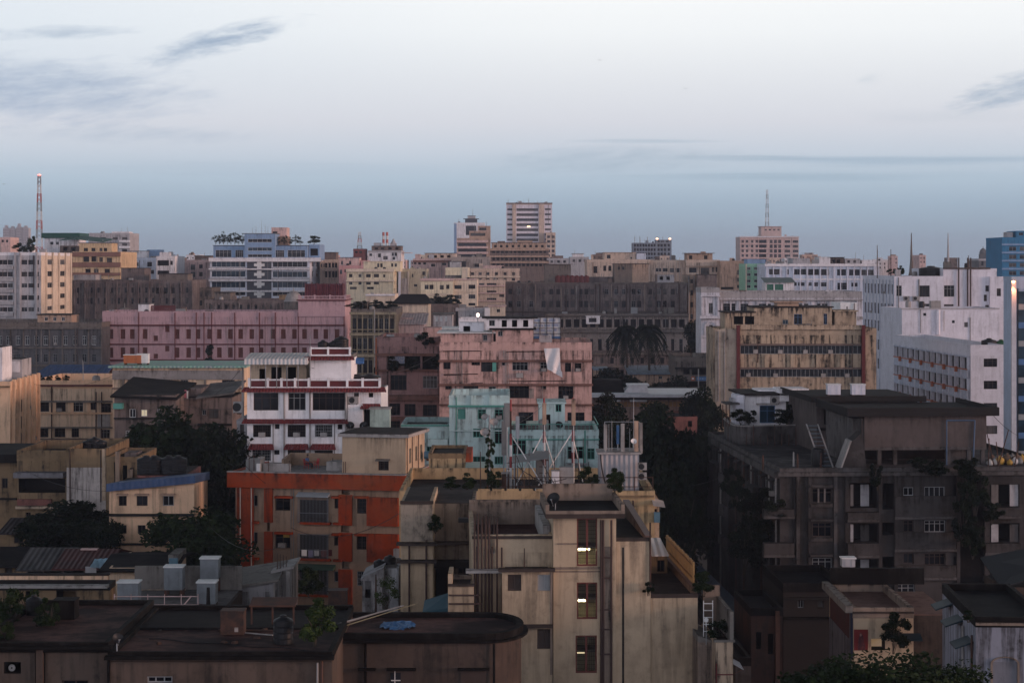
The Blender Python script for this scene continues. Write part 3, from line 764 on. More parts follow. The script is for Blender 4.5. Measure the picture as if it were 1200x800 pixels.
k.ledge(531.5, 559, 326.5, 328, .5, P_PINKISH, 'cornice'); k.ledge(531.5, 559, 341, 342.2, .4, P_CREAM)
k = B('stair_house', 'yellow roof house with sunlit tone painted on its right edge above the pale yellow corner block', 'building', 522, 549, 640, 14, mat=P_PALEY)
k.body(313.5, [('f', Q(380, 270, [(715, 805, 262, 280)], 5))]); k.box('painted_lit_edge', P_CREAM, 541.5, 549, 313, 329, -.2, .19)  # pale strip paints the light on the right edge
k.block('roof_house', 527, 540, 307, None, 3, 8, P_GREY)
k = B('apartment_block', 'pinkish row house with red roof strip left of the brown stepped tower', 'building', 484, 529, 800, 20, mat=P_PINKISH)
k.body(303, [('p2', Q(380, 270, [(525, 540, 180, 198), (550, 566, 182, 200), (580, 596, 182, 200), (625, 650, 195, 212), (690, 715, 190, 205)], 5))]); k.ledge(484, 529, 305, 307.5, .5, P_REDBR, 'painted_band')
k.block('upper_storey', 498, 534, 297, None, 6, 12, P_BEIGE, [('d', cols([501, 508, 516, 524], 4, [(299, 302)]))], slab=ROOF_D)
k = B('apartment_block', 'low flat block with one dark wide window under the brown stepped tower', 'building', 529, 574, 780, 20, mat=wallmat('dusty beige paint', (.38, .32, .29), .25, .35, .4, bump=0))
k.body(301, [('p2', Q(380, 270, [(820, 845, 165, 180), (875, 908, 195, 215), (765, 800, 190, 205)], 5))])
k.block('black_tank_room', 525, 546, 306, 313, -3, 3, BLACKP)
# F13 white tower and brown tower
k = B('office_tower', 'white office tower with blue glass panel and dark stepped cap', 'tower', 532, 568, 1330, 22, mat=P_WHITE, glass=(G_BLUE,))
k.body(261, [('r4', Q(480, 220, [(263, 312, 178, 222)]))])
k.box('blue_strip', P_BLUE, 532, 535, 262, 300, -.4, .39)
k.block('cap', 545, 559, 256.5, None, 4, 12, P_NAVY, slab=ROOF_D, over=1.2); k.block('cap', 548, 557, 253, 256.5, 6, 8, P_GREY, slab=ROOF_D)
pole('thin aerial on the white office tower cap', X(554, 1338), 1338, Z(253, 1338), 4.5, .16, GREYP)
k = B('apartment_tower', 'brown stepped apartment tower in front of the white office tower', 'tower', 535.5, 574.5, 1210, 24, mat=P_TAN)
k.body(279, [('r6', Q(480, 220, [(228, 360, 260, 276), (228, 360, 286, 302), (228, 360, 312, 328), (228, 360, 338, 352)]))], right=side(24, 2, [(k.z(b), k.z(a)) for a, b in ((284, 288), (291, 295), (298, 302))], 'f', 5, 3))
for y in (281.5, 288.5, 295, 301.5): k.ledge(535, 572, y, y + 2.5, 1.3, P_PINKISH, 'balcony')
k.block('upper_storey', 550, 574.5, 271, None, 0.3, 18, P_TAN, [('r4', Q(480, 220, [(285, 355, 212, 226)]))], slab=P_PINKISH)
k.block('upper_storey', 560, 574.5, 265, 271, .6, 15, P_TAN, [('r3', Q(480, 220, [(326, 360, 187, 200)]))], slab=P_PINKISH)
pole('short aerial on the brown stepped tower', X(570, 1215), 1215, Z(265, 1215), 2.6, .15, GREYP)
# F14 tall tower
k = B('office_tower', 'tallest beige office tower on the skyline with banded windows', 'tower', 593.3, 647, 1400, 30, mat=P_BEIGE)
k.mat = wallmat('beige grey paint', (.72, .67, .73), .15, .2, .25, bump=0)
ys = [243 + 5.9 * i for i in range(11)]
k.body(238.3, [('r10', cols([605.3], 25.4, [(y + 1.2, y + 4.3) for y in ys])), ('p2', cols([594.5], 8, [(y + 1.4, y + 3.6) for y in ys]) + cols([638.5], 7, [(y + 1.2, y + 3.4) for y in ys]))])
k.box('pilaster', P_BEIGE, 600.5, 604.5, 239, 320, -.9, .88); k.box('pilaster', P_BEIGE, 631.5, 637.5, 239, 320, -.9, .88)
k.ledge(593, 647.3, 237.6, 239, .8, P_BROWN, 'cornice')
LITW = emit('lit room window', (1.0, .72, .38), 1.6)
k.box('lit_window', LITW, 617.5, 621.5, 264.6, 266.3, -.1, .4)
for i, px in enumerate((595.5, 607, 619.5, 630, 641)): pole('short aerial in the row on the tallest office tower', X(px, 1405), 1405, Z(238, 1405), [3, 2, 3.4, 1.6, 1.6][i], .2, GREYP, 0, 'aerials on the tallest tower')
k = B('office_tower', 'lower beige annex at the right side of the tallest tower', 'tower', 640, 651, 1385, 20, mat=P_BEIGE)
k.body(272.5, [('p2', cols([641.2, 646.5], 3.4, [(276 + 5.5 * i, 279 + 5.5 * i) for i in range(5)]))])
# F15 brown terraces
k = B('apartment_block', 'long brown terraced block with cluttered roofs below the tallest tower', 'building', 574, 643, 1000, 30, mat=P_TAN)
k.mat = P_BROWN
k.body(291, [('d', cols(lsp(577, 637, 13), 3.2, [(294, 296.5), (302, 305), (309, 312)]))])
for y in (292, 299.5, 306.5): k.ledge(573.5, 643.5, y, y + 1.8, 1.4, P_TAN, 'balcony')
k.block('upper_storey', 576, 640, 284.5, None, 5, 18, P_TAN, [('d', cols(lsp(579, 634, 9), 3, [(287, 290)]))], slab=ROOF_D)
k.block('roof_house', 583, 592, 282.5, 285, 7, 8, P_BROWN); k.block('roof_house', 606, 624, 282, 285, 7, 8, P_TAN)
k = B('apartment_block', 'cluttered cream flats with small windows under the brown terraced block', 'building', 549, 609, 720, 20, mat=P_BEIGE)
k.body(314.5, [('p2', cols([552, 561, 570, 580, 590, 600], 3.6, [(319, 322.5), (326, 329)])), ('d', cols([574, 596], 5, [(316.5, 318)]))])
k.ledge(548.5, 609.5, 323.6, 325, .6, P_CREAM); k.block('roof_house', 566, 590, 311, None, 6, 10, P_PINKISH)
k = B('apartment_block', 'beige strip windowed block left of the long dark brick building', 'building', 559.5, 592, 640, 24, mat=P_BEIGE)
k.body(328, [('r5', Q(480, 220, [(362, 407, 447, 458), (362, 407, 482, 492), (362, 407, 516, 530), (325, 350, 447, 460), (420, 444, 500, 512)]))])
for y in (330, 338.5, 347.5): k.ledge(559, 592, y + 4, y + 5.5, .7, P_PINKISH)
# F16 skyline right of the towers
k = B('apartment_block', 'grey white flat block with pitched vents just left of the beige penthouse block', 'building', 668, 690, 900, 20, mat=P_GREY)
k.body(301, [('p2', cols([671, 678, 684], 3, [(304, 307)]))]); k.block('roof_house', 671, 684, 297.5, None, 4, 10, P_WHITE, slab=ROOF_G)
k = B('apartment_block', 'low pale flat block between the brown terraces and the grey white one', 'building', 641, 668, 1000, 20, mat=P_GREY)
k.body(302.5, [('p2', cols([645, 653, 660], 3, [(305, 308)]))]); k.block('roof_house', 648, 660, 299.5, None, 4, 10, P_BROWN)
k = B('apartment_block', 'long beige block with penthouse behind the roof of the dark brick building', 'building', 688, 762, 760, 26, mat=P_BEIGE)
k.body(304, [('p2', Q(480, 220, [(862, 880, 368, 400), (908, 922, 365, 390), (932, 946, 365, 390)]) + cols([752, 757], 3, [(314, 319)]))])
k.block('penthouse', 708, 745, 296.2, None, 3, 12, P_BEIGE, [('p2', Q(480, 220, [(925, 942, 314, 332), (1035, 1043, 325, 333)]))], slab=P_TAN)
k.block('penthouse', 746, 757, 297, None, 2, 8, P_BLUEW)
k = B('apartment_block', 'beige office stretch with a row of dark windows left of the lower penthouse', 'building', 762.3, 804, 762, 24, mat=P_BEIGE)
k.body(304.6, [('p2', Q(660, 300, [(650, 690, 85, 110), (700, 735, 85, 110), (750, 780, 85, 115), (790, 825, 85, 115)], 6))])
k = B('apartment_block', 'beige block with small hipped penthouse right of the scaffolded frame', 'building', 804.3, 843.5, 755, 26, mat=P_BEIGE)
k.body(304.5, [('p2', Q(700, 220, [(430, 465, 375, 398), (484, 524, 375, 405), (430, 462, 425, 450)])), ('f', Q(700, 220, [(538, 546, 370, 395), (555, 562, 370, 395)]))]); k.ledge(804, 844, 311.5, 313, .5, P_TAN)
k.block('penthouse', 805, 835, 297, None, 3, 12, P_TAN, [('p2', Q(700, 220, [(430, 445, 317, 335), (500, 516, 317, 335)]))], slab=P_BROWN, over=.8); k.block('roof_house', 822, 827, 294.8, 297, 6, 4, P_TAN)
k = B('apartment_block', 'tan block with dark balcony recesses and sunlit tone painted on its right edge', 'building', 843.8, 874, 745, 26, mat=P_TAN)
k.body(305.5, [('d', Q(700, 220, [(575, 638, 377, 405), (572, 640, 426, 450), (580, 638, 465, 476)])), ('p2', Q(700, 220, [(655, 678, 385, 408), (655, 678, 422, 440), (655, 678, 455, 470)]))])
k.box('painted_lit_edge', P_CREAM, 871.5, 874.3, 305.6, 345, -.35, .34)  # cream strip stands for the lit right edge, light put into the colour
# F19 scaffold building
k = B('concrete_frame', 'unfinished blue grey concrete frame with two orange lamps on top', 'building', 742, 787, 1400, 20, mat=wallmat('raw frame concrete', (.20, .24, .29), .3, .3, .3, bump=0))
k.body(284.5, [('d', cols(lsp(743, 766, 8), 2.3, [(286, 289), (291, 294), (296, 299), (301, 304)])), ('d', cols([770.5, 774, 778, 782.5], 2.6, [(286, 289), (291, 294), (296, 299), (301, 304)]))], ph=.4)
k.block('upper_frame', 768.5, 787, 281, None, 1, 12, k.mat, [('d', cols([770, 775, 780.5], 3, [(282, 283.8)]))])
for px in (744, 750, 759, 771, 777): MB().tube((k.u(px), 2, k.zr), (k.u(px), 2, k.zr + 4.5), .18).build('steel_upright', GREYP, k.o)
for i, px in enumerate((770.0, 785.0)):
    o = thing('site_lamp', ['left orange floodlight on the unfinished concrete frame', 'right orange floodlight on the unfinished concrete frame'][i], 'lamp', (X(px, 1396), 1396, Z(282, 1396)))
    MB().tube((0, 0, -1), (0, 0, .7), .15).build('post', GREYP, o); MB().lathe([(.3, .7), (.8, 1.0), (.8, 1.5), (.3, 1.8)], n=12).build('bulb', LAMP_WARM, o)
# F22 pink tower with mast
k = B('apartment_tower', 'pinkish white apartment tower carrying a tall thin mast', 'tower', 867.5, 936, 1450, 30, mat=wallmat('pinkish white paint', (.60, .46, .43), .15, .25, .3, bump=0))
ys = [280.6 + 5.55 * i for i in range(6)]
k.body(277.3, [('p2', cols([869, 874, 880, 885.5], 2.8, [(y + .8, y + 3.8) for y in ys]) + cols([902, 907, 912], 3.4, [(y + .5, y + 4.4) for y in ys])), ('r3', cols([919.5, 929], 6.4, [(y + 1, y + 4) for y in ys])), ('d', cols([889.5], 8.5, [(y + .6, y + 4.2) for y in ys]))])
for y in ys: k.ledge(867, 917, y - 1, y + .2, .8, P_PINKISH)
k.block('penthouse', 892, 915.8, 265.5, None, 4, 16, k.mat, [('f', cols([896, 901, 906, 911], 2.6, [(268.5, 270.2)]))], slab=k.mat, over=.8)
k.ledge(866.8, 936.6, 276.8, 278, .9, P_WHITE, 'cornice')
mast('tall thin grey mast on top of the pinkish white tower', 899, 222.5, 265.5, 1458, 2.3, [GREYP, MASTW], bands=8)
# green block and white-blue long block
k = B('apartment_block', 'narrow mint green block with three rows of small windows', 'building', 874.3, 897, 640, 20, mat=P_GREEN, fm=WHITEP)
k.body(309, [('p2', Q(700, 220, [(x, x + 17, y, y + 14) for x in (702, 735, 763) for y in (372, 400, 430, 456)]))])
k.box('painted_lit_edge', P_CREAM, 873.8, 875.4, 309.5, 345, -.4, .39); k.block('roof_house', 876, 890, 303.5, None, 3, 10, P_BLUE); k.block('roof_house', 890, 897, 304, None, 5, 8, P_BLUE)  # cream strip on the left edge is light painted as colour
k = B('office_building', 'long white blue office block with wide dark window bays and column ribs', 'office building', 896.5, 1030, 620, 26, mat=P_BLUEW)
k.body(309.5, [('r3', Q(900, 220, [(-96, -38, 381, 407), (5, 60, 381, 407), (120, 180, 381, 408), (188, 240, 381, 409), (246, 284, 382, 410), (324, 366, 382, 411), (380, 430, 383, 411), (438, 498, 384, 411)])), ('p2', Q(900, 220, [(-16, -3, 382, 406), (85, 98, 382, 407), (120, 135, 443, 460), (140, 172, 443, 460), (190, 205, 443, 460), (212, 235, 443, 462), (245, 282, 443, 463), (325, 372, 445, 478), (390, 420, 445, 463)]))])
for x in lsp(898, 1024, 17): k.box('column_rib', P_BLUEW, x, x + 1.1, 312, 345, -.45, .44)
k.ledge(896, 1030, 309, 312, .7, P_WHITE, 'cornice'); k.ledge(896, 1030, 326.5, 328, .4, P_WHITE)
k.block('penthouse', 960, 973, 301, None, 4, 10, P_WHITE); k.block('penthouse', 973, 989, 302, None, 4, 10, P_DARK, [('d', cols([975, 980.5], 4, [(304, 308)]))], slab=ROOF_D); k.block('penthouse', 990, 1008, 303, None, 5, 10, P_GREY, [('p2', cols([993, 1000], 3, [(305, 308)]))]); k.block('penthouse', 929, 949, 302.5, None, 3, 12, P_GREY); k.block('penthouse', 1010, 1026, 304.5, None, 5, 10, P_WHITE)
for i, px in enumerate((952.5, 956, 1002.5, 1012, 1028.5)): pole('thin roof aerial in the row on the long white blue office', X(px, 630), 630, Z(309, 630), [2.8, 2.2, 3.4, 2.6, 4.2][i], .08, GREYP, 0, 'aerials on the long office')
k = B('veranda_house', 'small green shuttered roof veranda in front of the long white blue office', 'house', 897, 930, 600, 8, mat=P_WHITE, fm=GREENP)
k.body(331, [('s', Q(700, 220, [(795, 826, 452, 480), (832, 872, 452, 480)]))], ph=0)
MB().hexa([(-.4, -1, k.zt), (k.W + .4, -1, k.zt), (k.W + .4, 8, k.zt + 1.2), (-.4, 8, k.zt + 1.2)], [(-.4, -1, k.zt + .15), (k.W + .4, -1, k.zt + .15), (k.W + .4, 8, k.zt + 1.35), (-.4, 8, k.zt + 1.35)]).build('roof', plain('grey green sheeting', (.12, .17, .16), .6), k.o)
# F26 blue tower and domes, far right
k = B('office_tower', 'bright blue tower with grey windows at the right edge', 'tower', 1174.5, 1240, 700, 24, mat=P_BBLUE, fm=GREYP)
k.body(278, [('p2', Q(900, 220, [(x, x + 34, y, y + 20) for x in (1130, 1180, 1228) for y in (238, 276, 314, 352, 390)]))])
for y in (287.5, 297, 306.5, 316): k.ledge(1174, 1240, y - 2, y, .5, P_BLUE)
k.block('penthouse', 1191, 1240, 270.5, None, 3, 14, P_BBLUE, [('p2', cols([1194, 1204], 5, [(272.5, 276)]))]); k.block('roof_house', 1180, 1187, 272, None, 5, 5, P_GREY)
k = B('office_tower', 'narrow reddish block directly left of the bright blue tower', 'tower', 1168.5, 1176, 760, 16, mat=P_REDBR); k.body(278.5, [('f', cols([1170], 3, [(283, 286), (290, 293), (297, 300)]))])
k = B('domed_building', 'dark grey building crowned with small domes left of the blue tower', 'building', 1147, 1174, 900, 22, mat=P_GREY)
k.mat = wallmat('slate grey stone', (.17, .17, .18), .3, .3, .3, bump=0)
k.body(303, [('f', cols([1150, 1156, 1163, 1168], 2.5, [(306, 311)]))])
for px, r, zt in ((1152, 1.5, 288.5), (1161, 2.2, 286), (1167, 1.4, 290), (1157, 1.2, 292)):
    u = k.u(px, 4); z0 = k.zr; zz = k.z(zt, px, 4)
    MB().box(u - r, u + r, 4 - r, 4 + r, z0, zz - 2.2 * r).build('turret', k.mat, k.o)
    MB().lathe([(r, 0), (r * 1.05, r * .5), (r * .75, r * 1.2), (r * .3, r * 1.6), (.12, r * 1.7), (.08, r * 2.2)], u, 4, zz - 2.2 * r, 12).build('dome', k.mat, k.o)
# ------------------------------------------------------------------ middle distance
S_PINK = wallmat('rose pink plaster', (.51, .335, .36), .12, .25, .35, patch=.2)
S_PINK2 = wallmat('dull pink plaster', (.33, .20, .19), .4, .45, .6, patch=.4)
S_SALMON = wallmat('salmon plaster', (.59, .38, .34), .45, .5, .6, patch=.35)
S_OLD = wallmat('old grey brown plaster', (.17, .145, .13), .5, .55, .6)
S_SOOT = wallmat('sooty brick wall', (.125, .10, .098), .5, .55, .6, patch=.9, second=(.24, .20, .19))
S_SOOT2 = wallmat('lighter sooty stone', (.26, .205, .175), .5, .5, .5)
S_VICT = wallmat('grey victorian brick', (.12, .115, .12), .45, .5, .5)
S_CREAM = wallmat('cream plaster', (.72, .54, .39), .15, .3, .45, patch=.2)
S_CREAM2 = wallmat('warm cream plaster', (.75, .50, .33), .12, .25, .35, patch=.2)
S_WHITE = wallmat('white plaster', (.86, .84, .86), .10, .2, .25, patch=.12)
S_MINT = wallmat('mint plaster', (.54, .70, .69), .25, .4, .5, patch=.5, second=(.42, .53, .52))
S_OCHRE = wallmat('ochre plaster black streaked', (.48, .37, .27), .65, .8, .75, patch=.35)
S_OCHRE2 = wallmat('stained ochre plaster', (.25, .175, .105), .5, .6, .6, patch=.4)
S_COOLW = wallmat('cool white plaster', (.66, .66, .73), .12, .12, .16, patch=.15)
S_LAV = wallmat('bluish white plaster', (.50, .54, .65), .2, .35, .35, patch=.2)
TEAL = plain('teal paint', (.10, .33, .28), .6)
def roof_clutter(k, n, label, group, seed=0):
    """thin pipes standing on a flat roof"""
    rng = random.Random(seed)
    for _ in range(n):
        u, v = rng.uniform(.05, .95) * k.W, rng.uniform(.1, .9) * k.D
        pole(label, k.X0 + u * k.c - v * k.s, k.Y + u * k.s + v * k.c, k.zr, rng.uniform(1.2, 3.2), .05, GREYP, 0, group)

# M1 dark low brick building left
k = B('warehouse', 'long soot dark brick building with ragged roofline behind the pink building', 'building', 85, 225, 640, 30, mat=S_SOOT)
k.body(328, [('f', cols(lsp(90, 218, 17), 2.6, [(337, 343), (349, 356)])), ('d', cols([183, 192, 201], 4, [(337, 344)]))], ph=1.0)
k.block('roof_house', 142, 169, 314.5, None, 8, 12, S_SOOT, slab=ROOF_D); k.block('roof_house', 186, 220, 321, None, 4, 10, S_OLD, slab=ROOF_D); k.block('roof_house', 86, 112, 322, None, 3, 9, P_GREY)
for x in lsp(86, 224, 12): k.box('buttress', S_SOOT, x, x + 1.2, 330, 400, -.5, .48)
k = B('warehouse', 'short dark grey block standing right of the soot dark brick building', 'building', 225, 248, 655, 20, mat=S_OLD); k.body(337, [('f', cols([228, 234, 240], 3, [(342, 347), (352, 358)]))])
k = B('warehouse', 'low dark terrace with vented roof under the banded blue white office', 'building', 240, 352, 560, 24, mat=S_SOOT)
k.body(351, [('f', cols(lsp(246, 342, 12), 3, [(357, 362)]))]); k.block('roof_house', 252, 270, 343, None, 8, 10, S_OLD, slab=ROOF_D); k.block('roof_house', 327, 340, 345.5, None, 3, 8, S_OCHRE2)
# domes behind the pink roof
for px, pt, r, nm in ((146, 356, 3.0, 'dark ribbed dome with finial behind the pink roof, left end'), (344, 338, 2.2, 'pale grey dome with finial just left of the red roof screen')):
    Y = 530; z = Z(pt, Y); o = thing('dome_pavilion', nm, 'dome', (X(px, Y), Y, 20))
    MB().lathe([(r * 1.05, 0), (r * 1.05, z - 20 - r * 1.5)], n=20).build('drum', S_OLD, o)
    hh = z - 20 - r * 1.5
    MB().lathe([(r * 1.12, hh), (r * 1.12, hh + .3), (r, hh + .35), (r * .93, hh + r * .5), (r * .7, hh + r * .9), (r * .3, hh + r * 1.15), (.15, hh + r * 1.2), (.1, hh + r * 1.6)], n=20).build('cupola', LCON if px > 200 else CON, o, smooth=True)
# M2 victorian
k = B('old_building', 'grey sooty victorian block with white arched windows, left of the pink building', 'building', -60, 119, 470, 30, mat=S_VICT, par=S_OLD, fm=WHITEP, glass=(G_MID, G_CURT, G_DARK))
zx = lambda L, a, b, w: Q(0, 380, [(x - w, x + w, a, b) for x in L])
top = zx([-200, -150, -100, -50, 0, 40, 84, 127, 170, 214, 260, 307, 351, 396, 440], 54, 96, 10)
k.body(377.5, [('p2', top, {'sill': 1}), ('p2', zx([-150, -100, -50, 0, 40, 84, 125, 172, 214, 258, 307, 350, 396, 440], 138, 178, 10), {'fm': GREYP})], ph=1.0)
k.ledge(-60, 119.5, 383, 385.5, .6, S_OLD, 'cornice'); k.ledge(-60, 119.5, 406.5, 408.3, .5, S_OLD, 'string_course'); k.ledge(-60, 119.5, 427, 429, .5, S_OLD, 'string_course')
for x in lsp(-50, 118, 12): k.box('pilaster', S_OLD, x, x + 1.4, 386, 440, -.25, .23)
k.block('roof_house', 44, 84, 369, None, 6, 8, P_TAN, [('p2', cols([52, 62, 72], 4, [(371.5, 376)]))], slab=ROOF_D)
roof_clutter(k, 5, 'thin pipe standing on the victorian block roof', 'pipes on the victorian roof', 3)
# M3 pink building
k = B('government_building', 'long rose pink building with rows of dark shutters and red cornices', 'building', 120, 404, 480, 17, mat=S_PINK, roof=ROOF_D, par=S_PINK, fm=REDWOOD, glass=(G_DARK,))
PX = [130, 144, 155, 170, 207.5, 221, 232, 245.5, 257, 270, 282, 295, 306, 320, 332, 345, 356.8, 370, 381.8, 395]
w_ = 2.7
def pr(L, a, b): return [(x - w_, x + w_, a, b) for x in L]
op = {'sill': 1, 'sm': S_PINK}
zrow = [(k.z(b), k.z(a)) for a, b in ((365, 376), (386, 397), (407, 418.5), (428, 440))]
k.body(364.5, [('s', pr(PX, 385.5, 397), op), ('s', pr(PX, 407, 418.8), op), ('s', pr(PX, 427, 439), op), ('s', [(193.5, 198.5, 379.8, 389)], op), ('s', [(193.5, 198.5, 405, 411.5)], op), ('s', [(180, 185, 393, 399.5), (180, 185, 414.5, 420)], op), ('s', pr(PX, 449, 461), op)],
       right=side(17, 3, zrow[1:], 's', 1.1, 1.5, op), ph=1.2)
for y0, y1, pj in ((380.2, 381.6, .55), (402.6, 403.8, .35), (420.8, 422.6, .6)):
    k.ledge(119.5, 404.4, y0, y1, pj, DKRED, 'cornice')
for px in (162.5, 205, 230, 239, 248, 275, 304, 322.5, 349.5, 403.2): k.pipe(px, 366, 470, .12, DKRED, -.2)
# right pavilion, one storey higher, with balustrade
ops = [('s', pr(PX[-4:], 365, 376), op)]
ua, ub, zb, zt = k.block('pavilion', 349.5, 404.3, 352.5, None, -.35, 17.4, S_PINK, ops, slab=None, right=[(u0, u1, a, b, 's', op) for u0, u1, a, b in ((3, 4.1, zrow[0][0], zrow[0][1]), (8, 9.1, zrow[0][0], zrow[0][1]), (13, 14.1, zrow[0][0], zrow[0][1]))])
MB().box(ua - .35, ub + .35, -.75, 17.4, zt + .003, zt + .3).build('cornice', DKRED, k.o)
bal = MB(); bal.box(ua, ub, -.4, -.15, zt + .3, zt + .45).box(ua, ub, -.42, -.12, zt + 1.05, zt + 1.2).box(ub - .25, ub, -.1, 17, zt + .3, zt + .45).box(ub - .25, ub, -.1, 17, zt + 1.05, zt + 1.2)
for i in range(34):
    u = ua + (ub - ua) * (i + .5) / 34; bal.box(u - .06, u + .06, -.36, -.2, zt + .45, zt + 1.05)
for i in range(4): u = ua + (ub - ua) * i / 3.03; bal.box(u, u + .4, -.45, -.05, zt + .3, zt + 1.4)
for i in range(18): bal.box(ub - .2, ub - .05, i * .95, i * .95 + .12, zt + .45, zt + 1.05)
bal.build('balustrade', S_PINK, k.o)
u0, u1 = k.u(357.5, 4), k.u(401.5, 4)
sc_ = thing('roof_screen', 'dark red corrugated roof screen box on top of the pink pavilion', 'roof screen', k.pt(357.5, 349, 3))
sc_.location.z = k.o.location.z + zt + .3
w, hh = u1 - u0, k.z(332.5, 380, 3) - zt - .3
MB().box(0, w, 0, 6, 0, hh).build('sheeting', corrugated('dark red sheeting', (.10, .02, .03), (.07, .015, .022), 0, .5), sc_)
fr = MB()
for i in range(7): fr.box(w * i / 6 - .06, w * i / 6 + .06, -.12, -.003, 0, hh + .25)
fr.box(-.06, w + .06, -.14, -.004, hh * .5, hh * .5 + .1).build('frame', DKRED, sc_)
# left roof parts of pink
bal = MB(); z0 = k.zt
for i in range(26): u = k.u(177) + (k.u(205) - k.u(177)) * i / 25; bal.box(u - .08, u + .08, .02, .2, z0 + .1, z0 + 1.05)
bal.box(k.u(177), k.u(205.5), 0, .25, z0 + 1.05, z0 + 1.25).box(k.u(177), k.u(205.5), 0, .25, z0, z0 + .1).build('balustrade', DKRED, k.o)
k.block('roof_house', 162, 175, 356.5, None, 5, 6, P_WHITE, slab=ROOF_G)
plant('small tree sprouting against the pink building wall', 247, 437, 470, 3.6, 6.0, LEAF_D, 4, 'wall_tree', 'shrub', 'bush')
# M24b old colonnade
k = B('old_building', 'old olive grey veranda building with weeds on its roof right of the pink building', 'building', 411, 464, 430, 26, mat=wallmat('olive stained plaster', (.23, .19, .14), .5, .55, .5), par=S_OLD, glass=(G_DARK, G_MID))
bays = lsp(413, 457, 8)
k.body(362, [('p2', cols(bays, 4.6, [(373, 389)])), ('p2', cols(bays, 4.6, [(396, 413)])), ('p2', cols(bays, 4.6, [(422, 437)]))], ph=1.0)
for y0, y1, pj in ((365.5, 368.5, .9), (390, 393, 1.1), (414.5, 418, 1.1), (385.5, 386.5, .9), (409, 410, .9)): k.ledge(410, 464.5, y0, y1, pj, wallmat('olive stained plaster'[0:] if False else 'pale olive plaster', (.32, .27, .19), .4, .5, .5), 'balcony_ledge')
for x in [b - 1.3 for b in bays] + [462.5]: k.box('column', MATS['pale olive plaster'], x, x + .9, 368.6, 440, -.8, .3)
for i in range(6): plant('weeds spreading along the old veranda building roof', 414 + i * 8.5, 363, 434 + (i % 3) * 5, 3.4, 1.2 + (i % 2) * .7, LEAF_D, i, 'roof_weed', 'weed', 'bush')['group'] = 'roof weeds on the veranda building'
k.block('roof_house', 414, 430, 354, None, 10, 8, S_OLD); k.pipe(439, 362, 430, .1, LCON, -1.0)
# k: low buildings 429-600
k = B('annex', 'pale flat white annex with parapet left of the dark roofed arcade', 'building', 429, 462.5, 520, 16, mat=P_CREAM); k.body(344.5, [('p2', Q(380, 270, [(376, 390, 425, 450), (330, 345, 430, 450)], 5))]); k.ledge(428.5, 463, 344.5, 346.5, .6, P_WHITE, 'cornice')
k = B('arcade', 'dark roofed low arcade with a row of white framed openings', 'building', 463, 502, 500, 16, mat=P_CREAM, fm=WHITEP); k.body(356, [('p2', Q(380, 270, [(x, x + 16, 428, 450) for x in (420, 447, 473, 500, 526, 550)], 5))], ph=0)
MB().hexa([(-.8, -1.2, k.zt), (k.W + .8, -1.2, k.zt), (k.W + .8, 17, k.zt), (-.8, 17, k.zt)], [(-.8, -1.2, k.zt + .2), (k.W + .8, -1.2, k.zt + .2), (k.W - 1, 8, k.zt + 2.2), (1, 8, k.zt + 2.2)]).build('roof', ROOF_B, k.o)
k.ledge(463, 502, 366, 368.5, .8, S_OCHRE, 'awning_band')
k = B('shed', 'shed with pale pinkish sloping roof below the arcade', 'shed', 464, 497, 440, 14, mat=P_PINKISH); k.body(380, [], ph=0)
MB().hexa([(-.5, -.6, k.zt), (k.W + .5, -.6, k.zt), (k.W + .5, 14, k.zt + 1.9), (-.5, 14, k.zt + 1.9)], [(-.5, -.6, k.zt + .12), (k.W + .5, -.6, k.zt + .12), (k.W + .5, 14, k.zt + 2.02), (-.5, 14, k.zt + 2.02)]).build('roof', corrugated('pale pink sheeting', (.46, .38, .38), (.34, .28, .28), 0, .6), k.o)
k.block('dormer', 466, 484, 372.5, None, 6, 6, P_PINKISH, [('p2', cols([469, 476], 2.2, [(374, 378)]))])
k = B('shed', 'little shed with three white shutters in front of the roof garden', 'shed', 508, 530, 470, 10, mat=P_GREY, fm=WHITEP); k.body(368.5, [('s', cols([510, 515.5, 521], 3, [(370.5, 376.5)]))], ph=0); MB().box(-.4, k.W + .4, -.6, 10.4, k.zt + .003, k.zt + .25).build('roof', ROOF_G, k.o)
k = B('roof_garden_house', 'dark house with shrubby roof garden right of the arcade', 'house', 499, 537, 540, 16, mat=S_SOOT); k.body(356, [('f', cols([505, 514, 523], 3, [(359, 364)]))])
for i in range(7): plant('dense dark shrub in the roof garden right of the arcade', 502 + i * 5.2, 358, 543 + (i % 2) * 6, 4.0, 1.5 + (i % 3) * .7, LEAF_D, i, 'roof_shrub', 'shrub', 'bush')['group'] = 'shrubs of the roof garden'
k = B('shed', 'flat grey white box house left of the long dark brick building', 'house', 534, 572, 540, 12, mat=P_GREY); k.body(360.5, [('d', cols([546], 3, [(363, 371)])), ('p2', cols([556, 565], 3, [(364, 368)]))]); k.block('white_bin', 568, 574, 361, 372, -2, 2, P_WHITE)
k = B('shed', 'cream lit shed with arched roof beside the long dark brick building', 'shed', 573, 592, 560, 12, mat=P_CREAM); k.body(359.5, [('p2', cols([582], 4, [(362, 366)]))], ph=0); MB().box(-.3, k.W + .3, -.4, 12.3, k.zt + .003, k.zt + .3).build('roof', P_PINKISH, k.o)
k = B('shed', 'low house with flat white sheet roof behind the salmon building', 'house', 514, 540, 372, 12, mat=P_GREY); k.body(386, [('d', cols([526], 9, [(388, 394)]))], ph=0); MB().box(-.3, k.W + .3, -.6, 12.5, k.zt + .003, k.zt + .2).build('roof', plain('white sheeting', (.6, .6, .6), .5, var=.5), k.o)
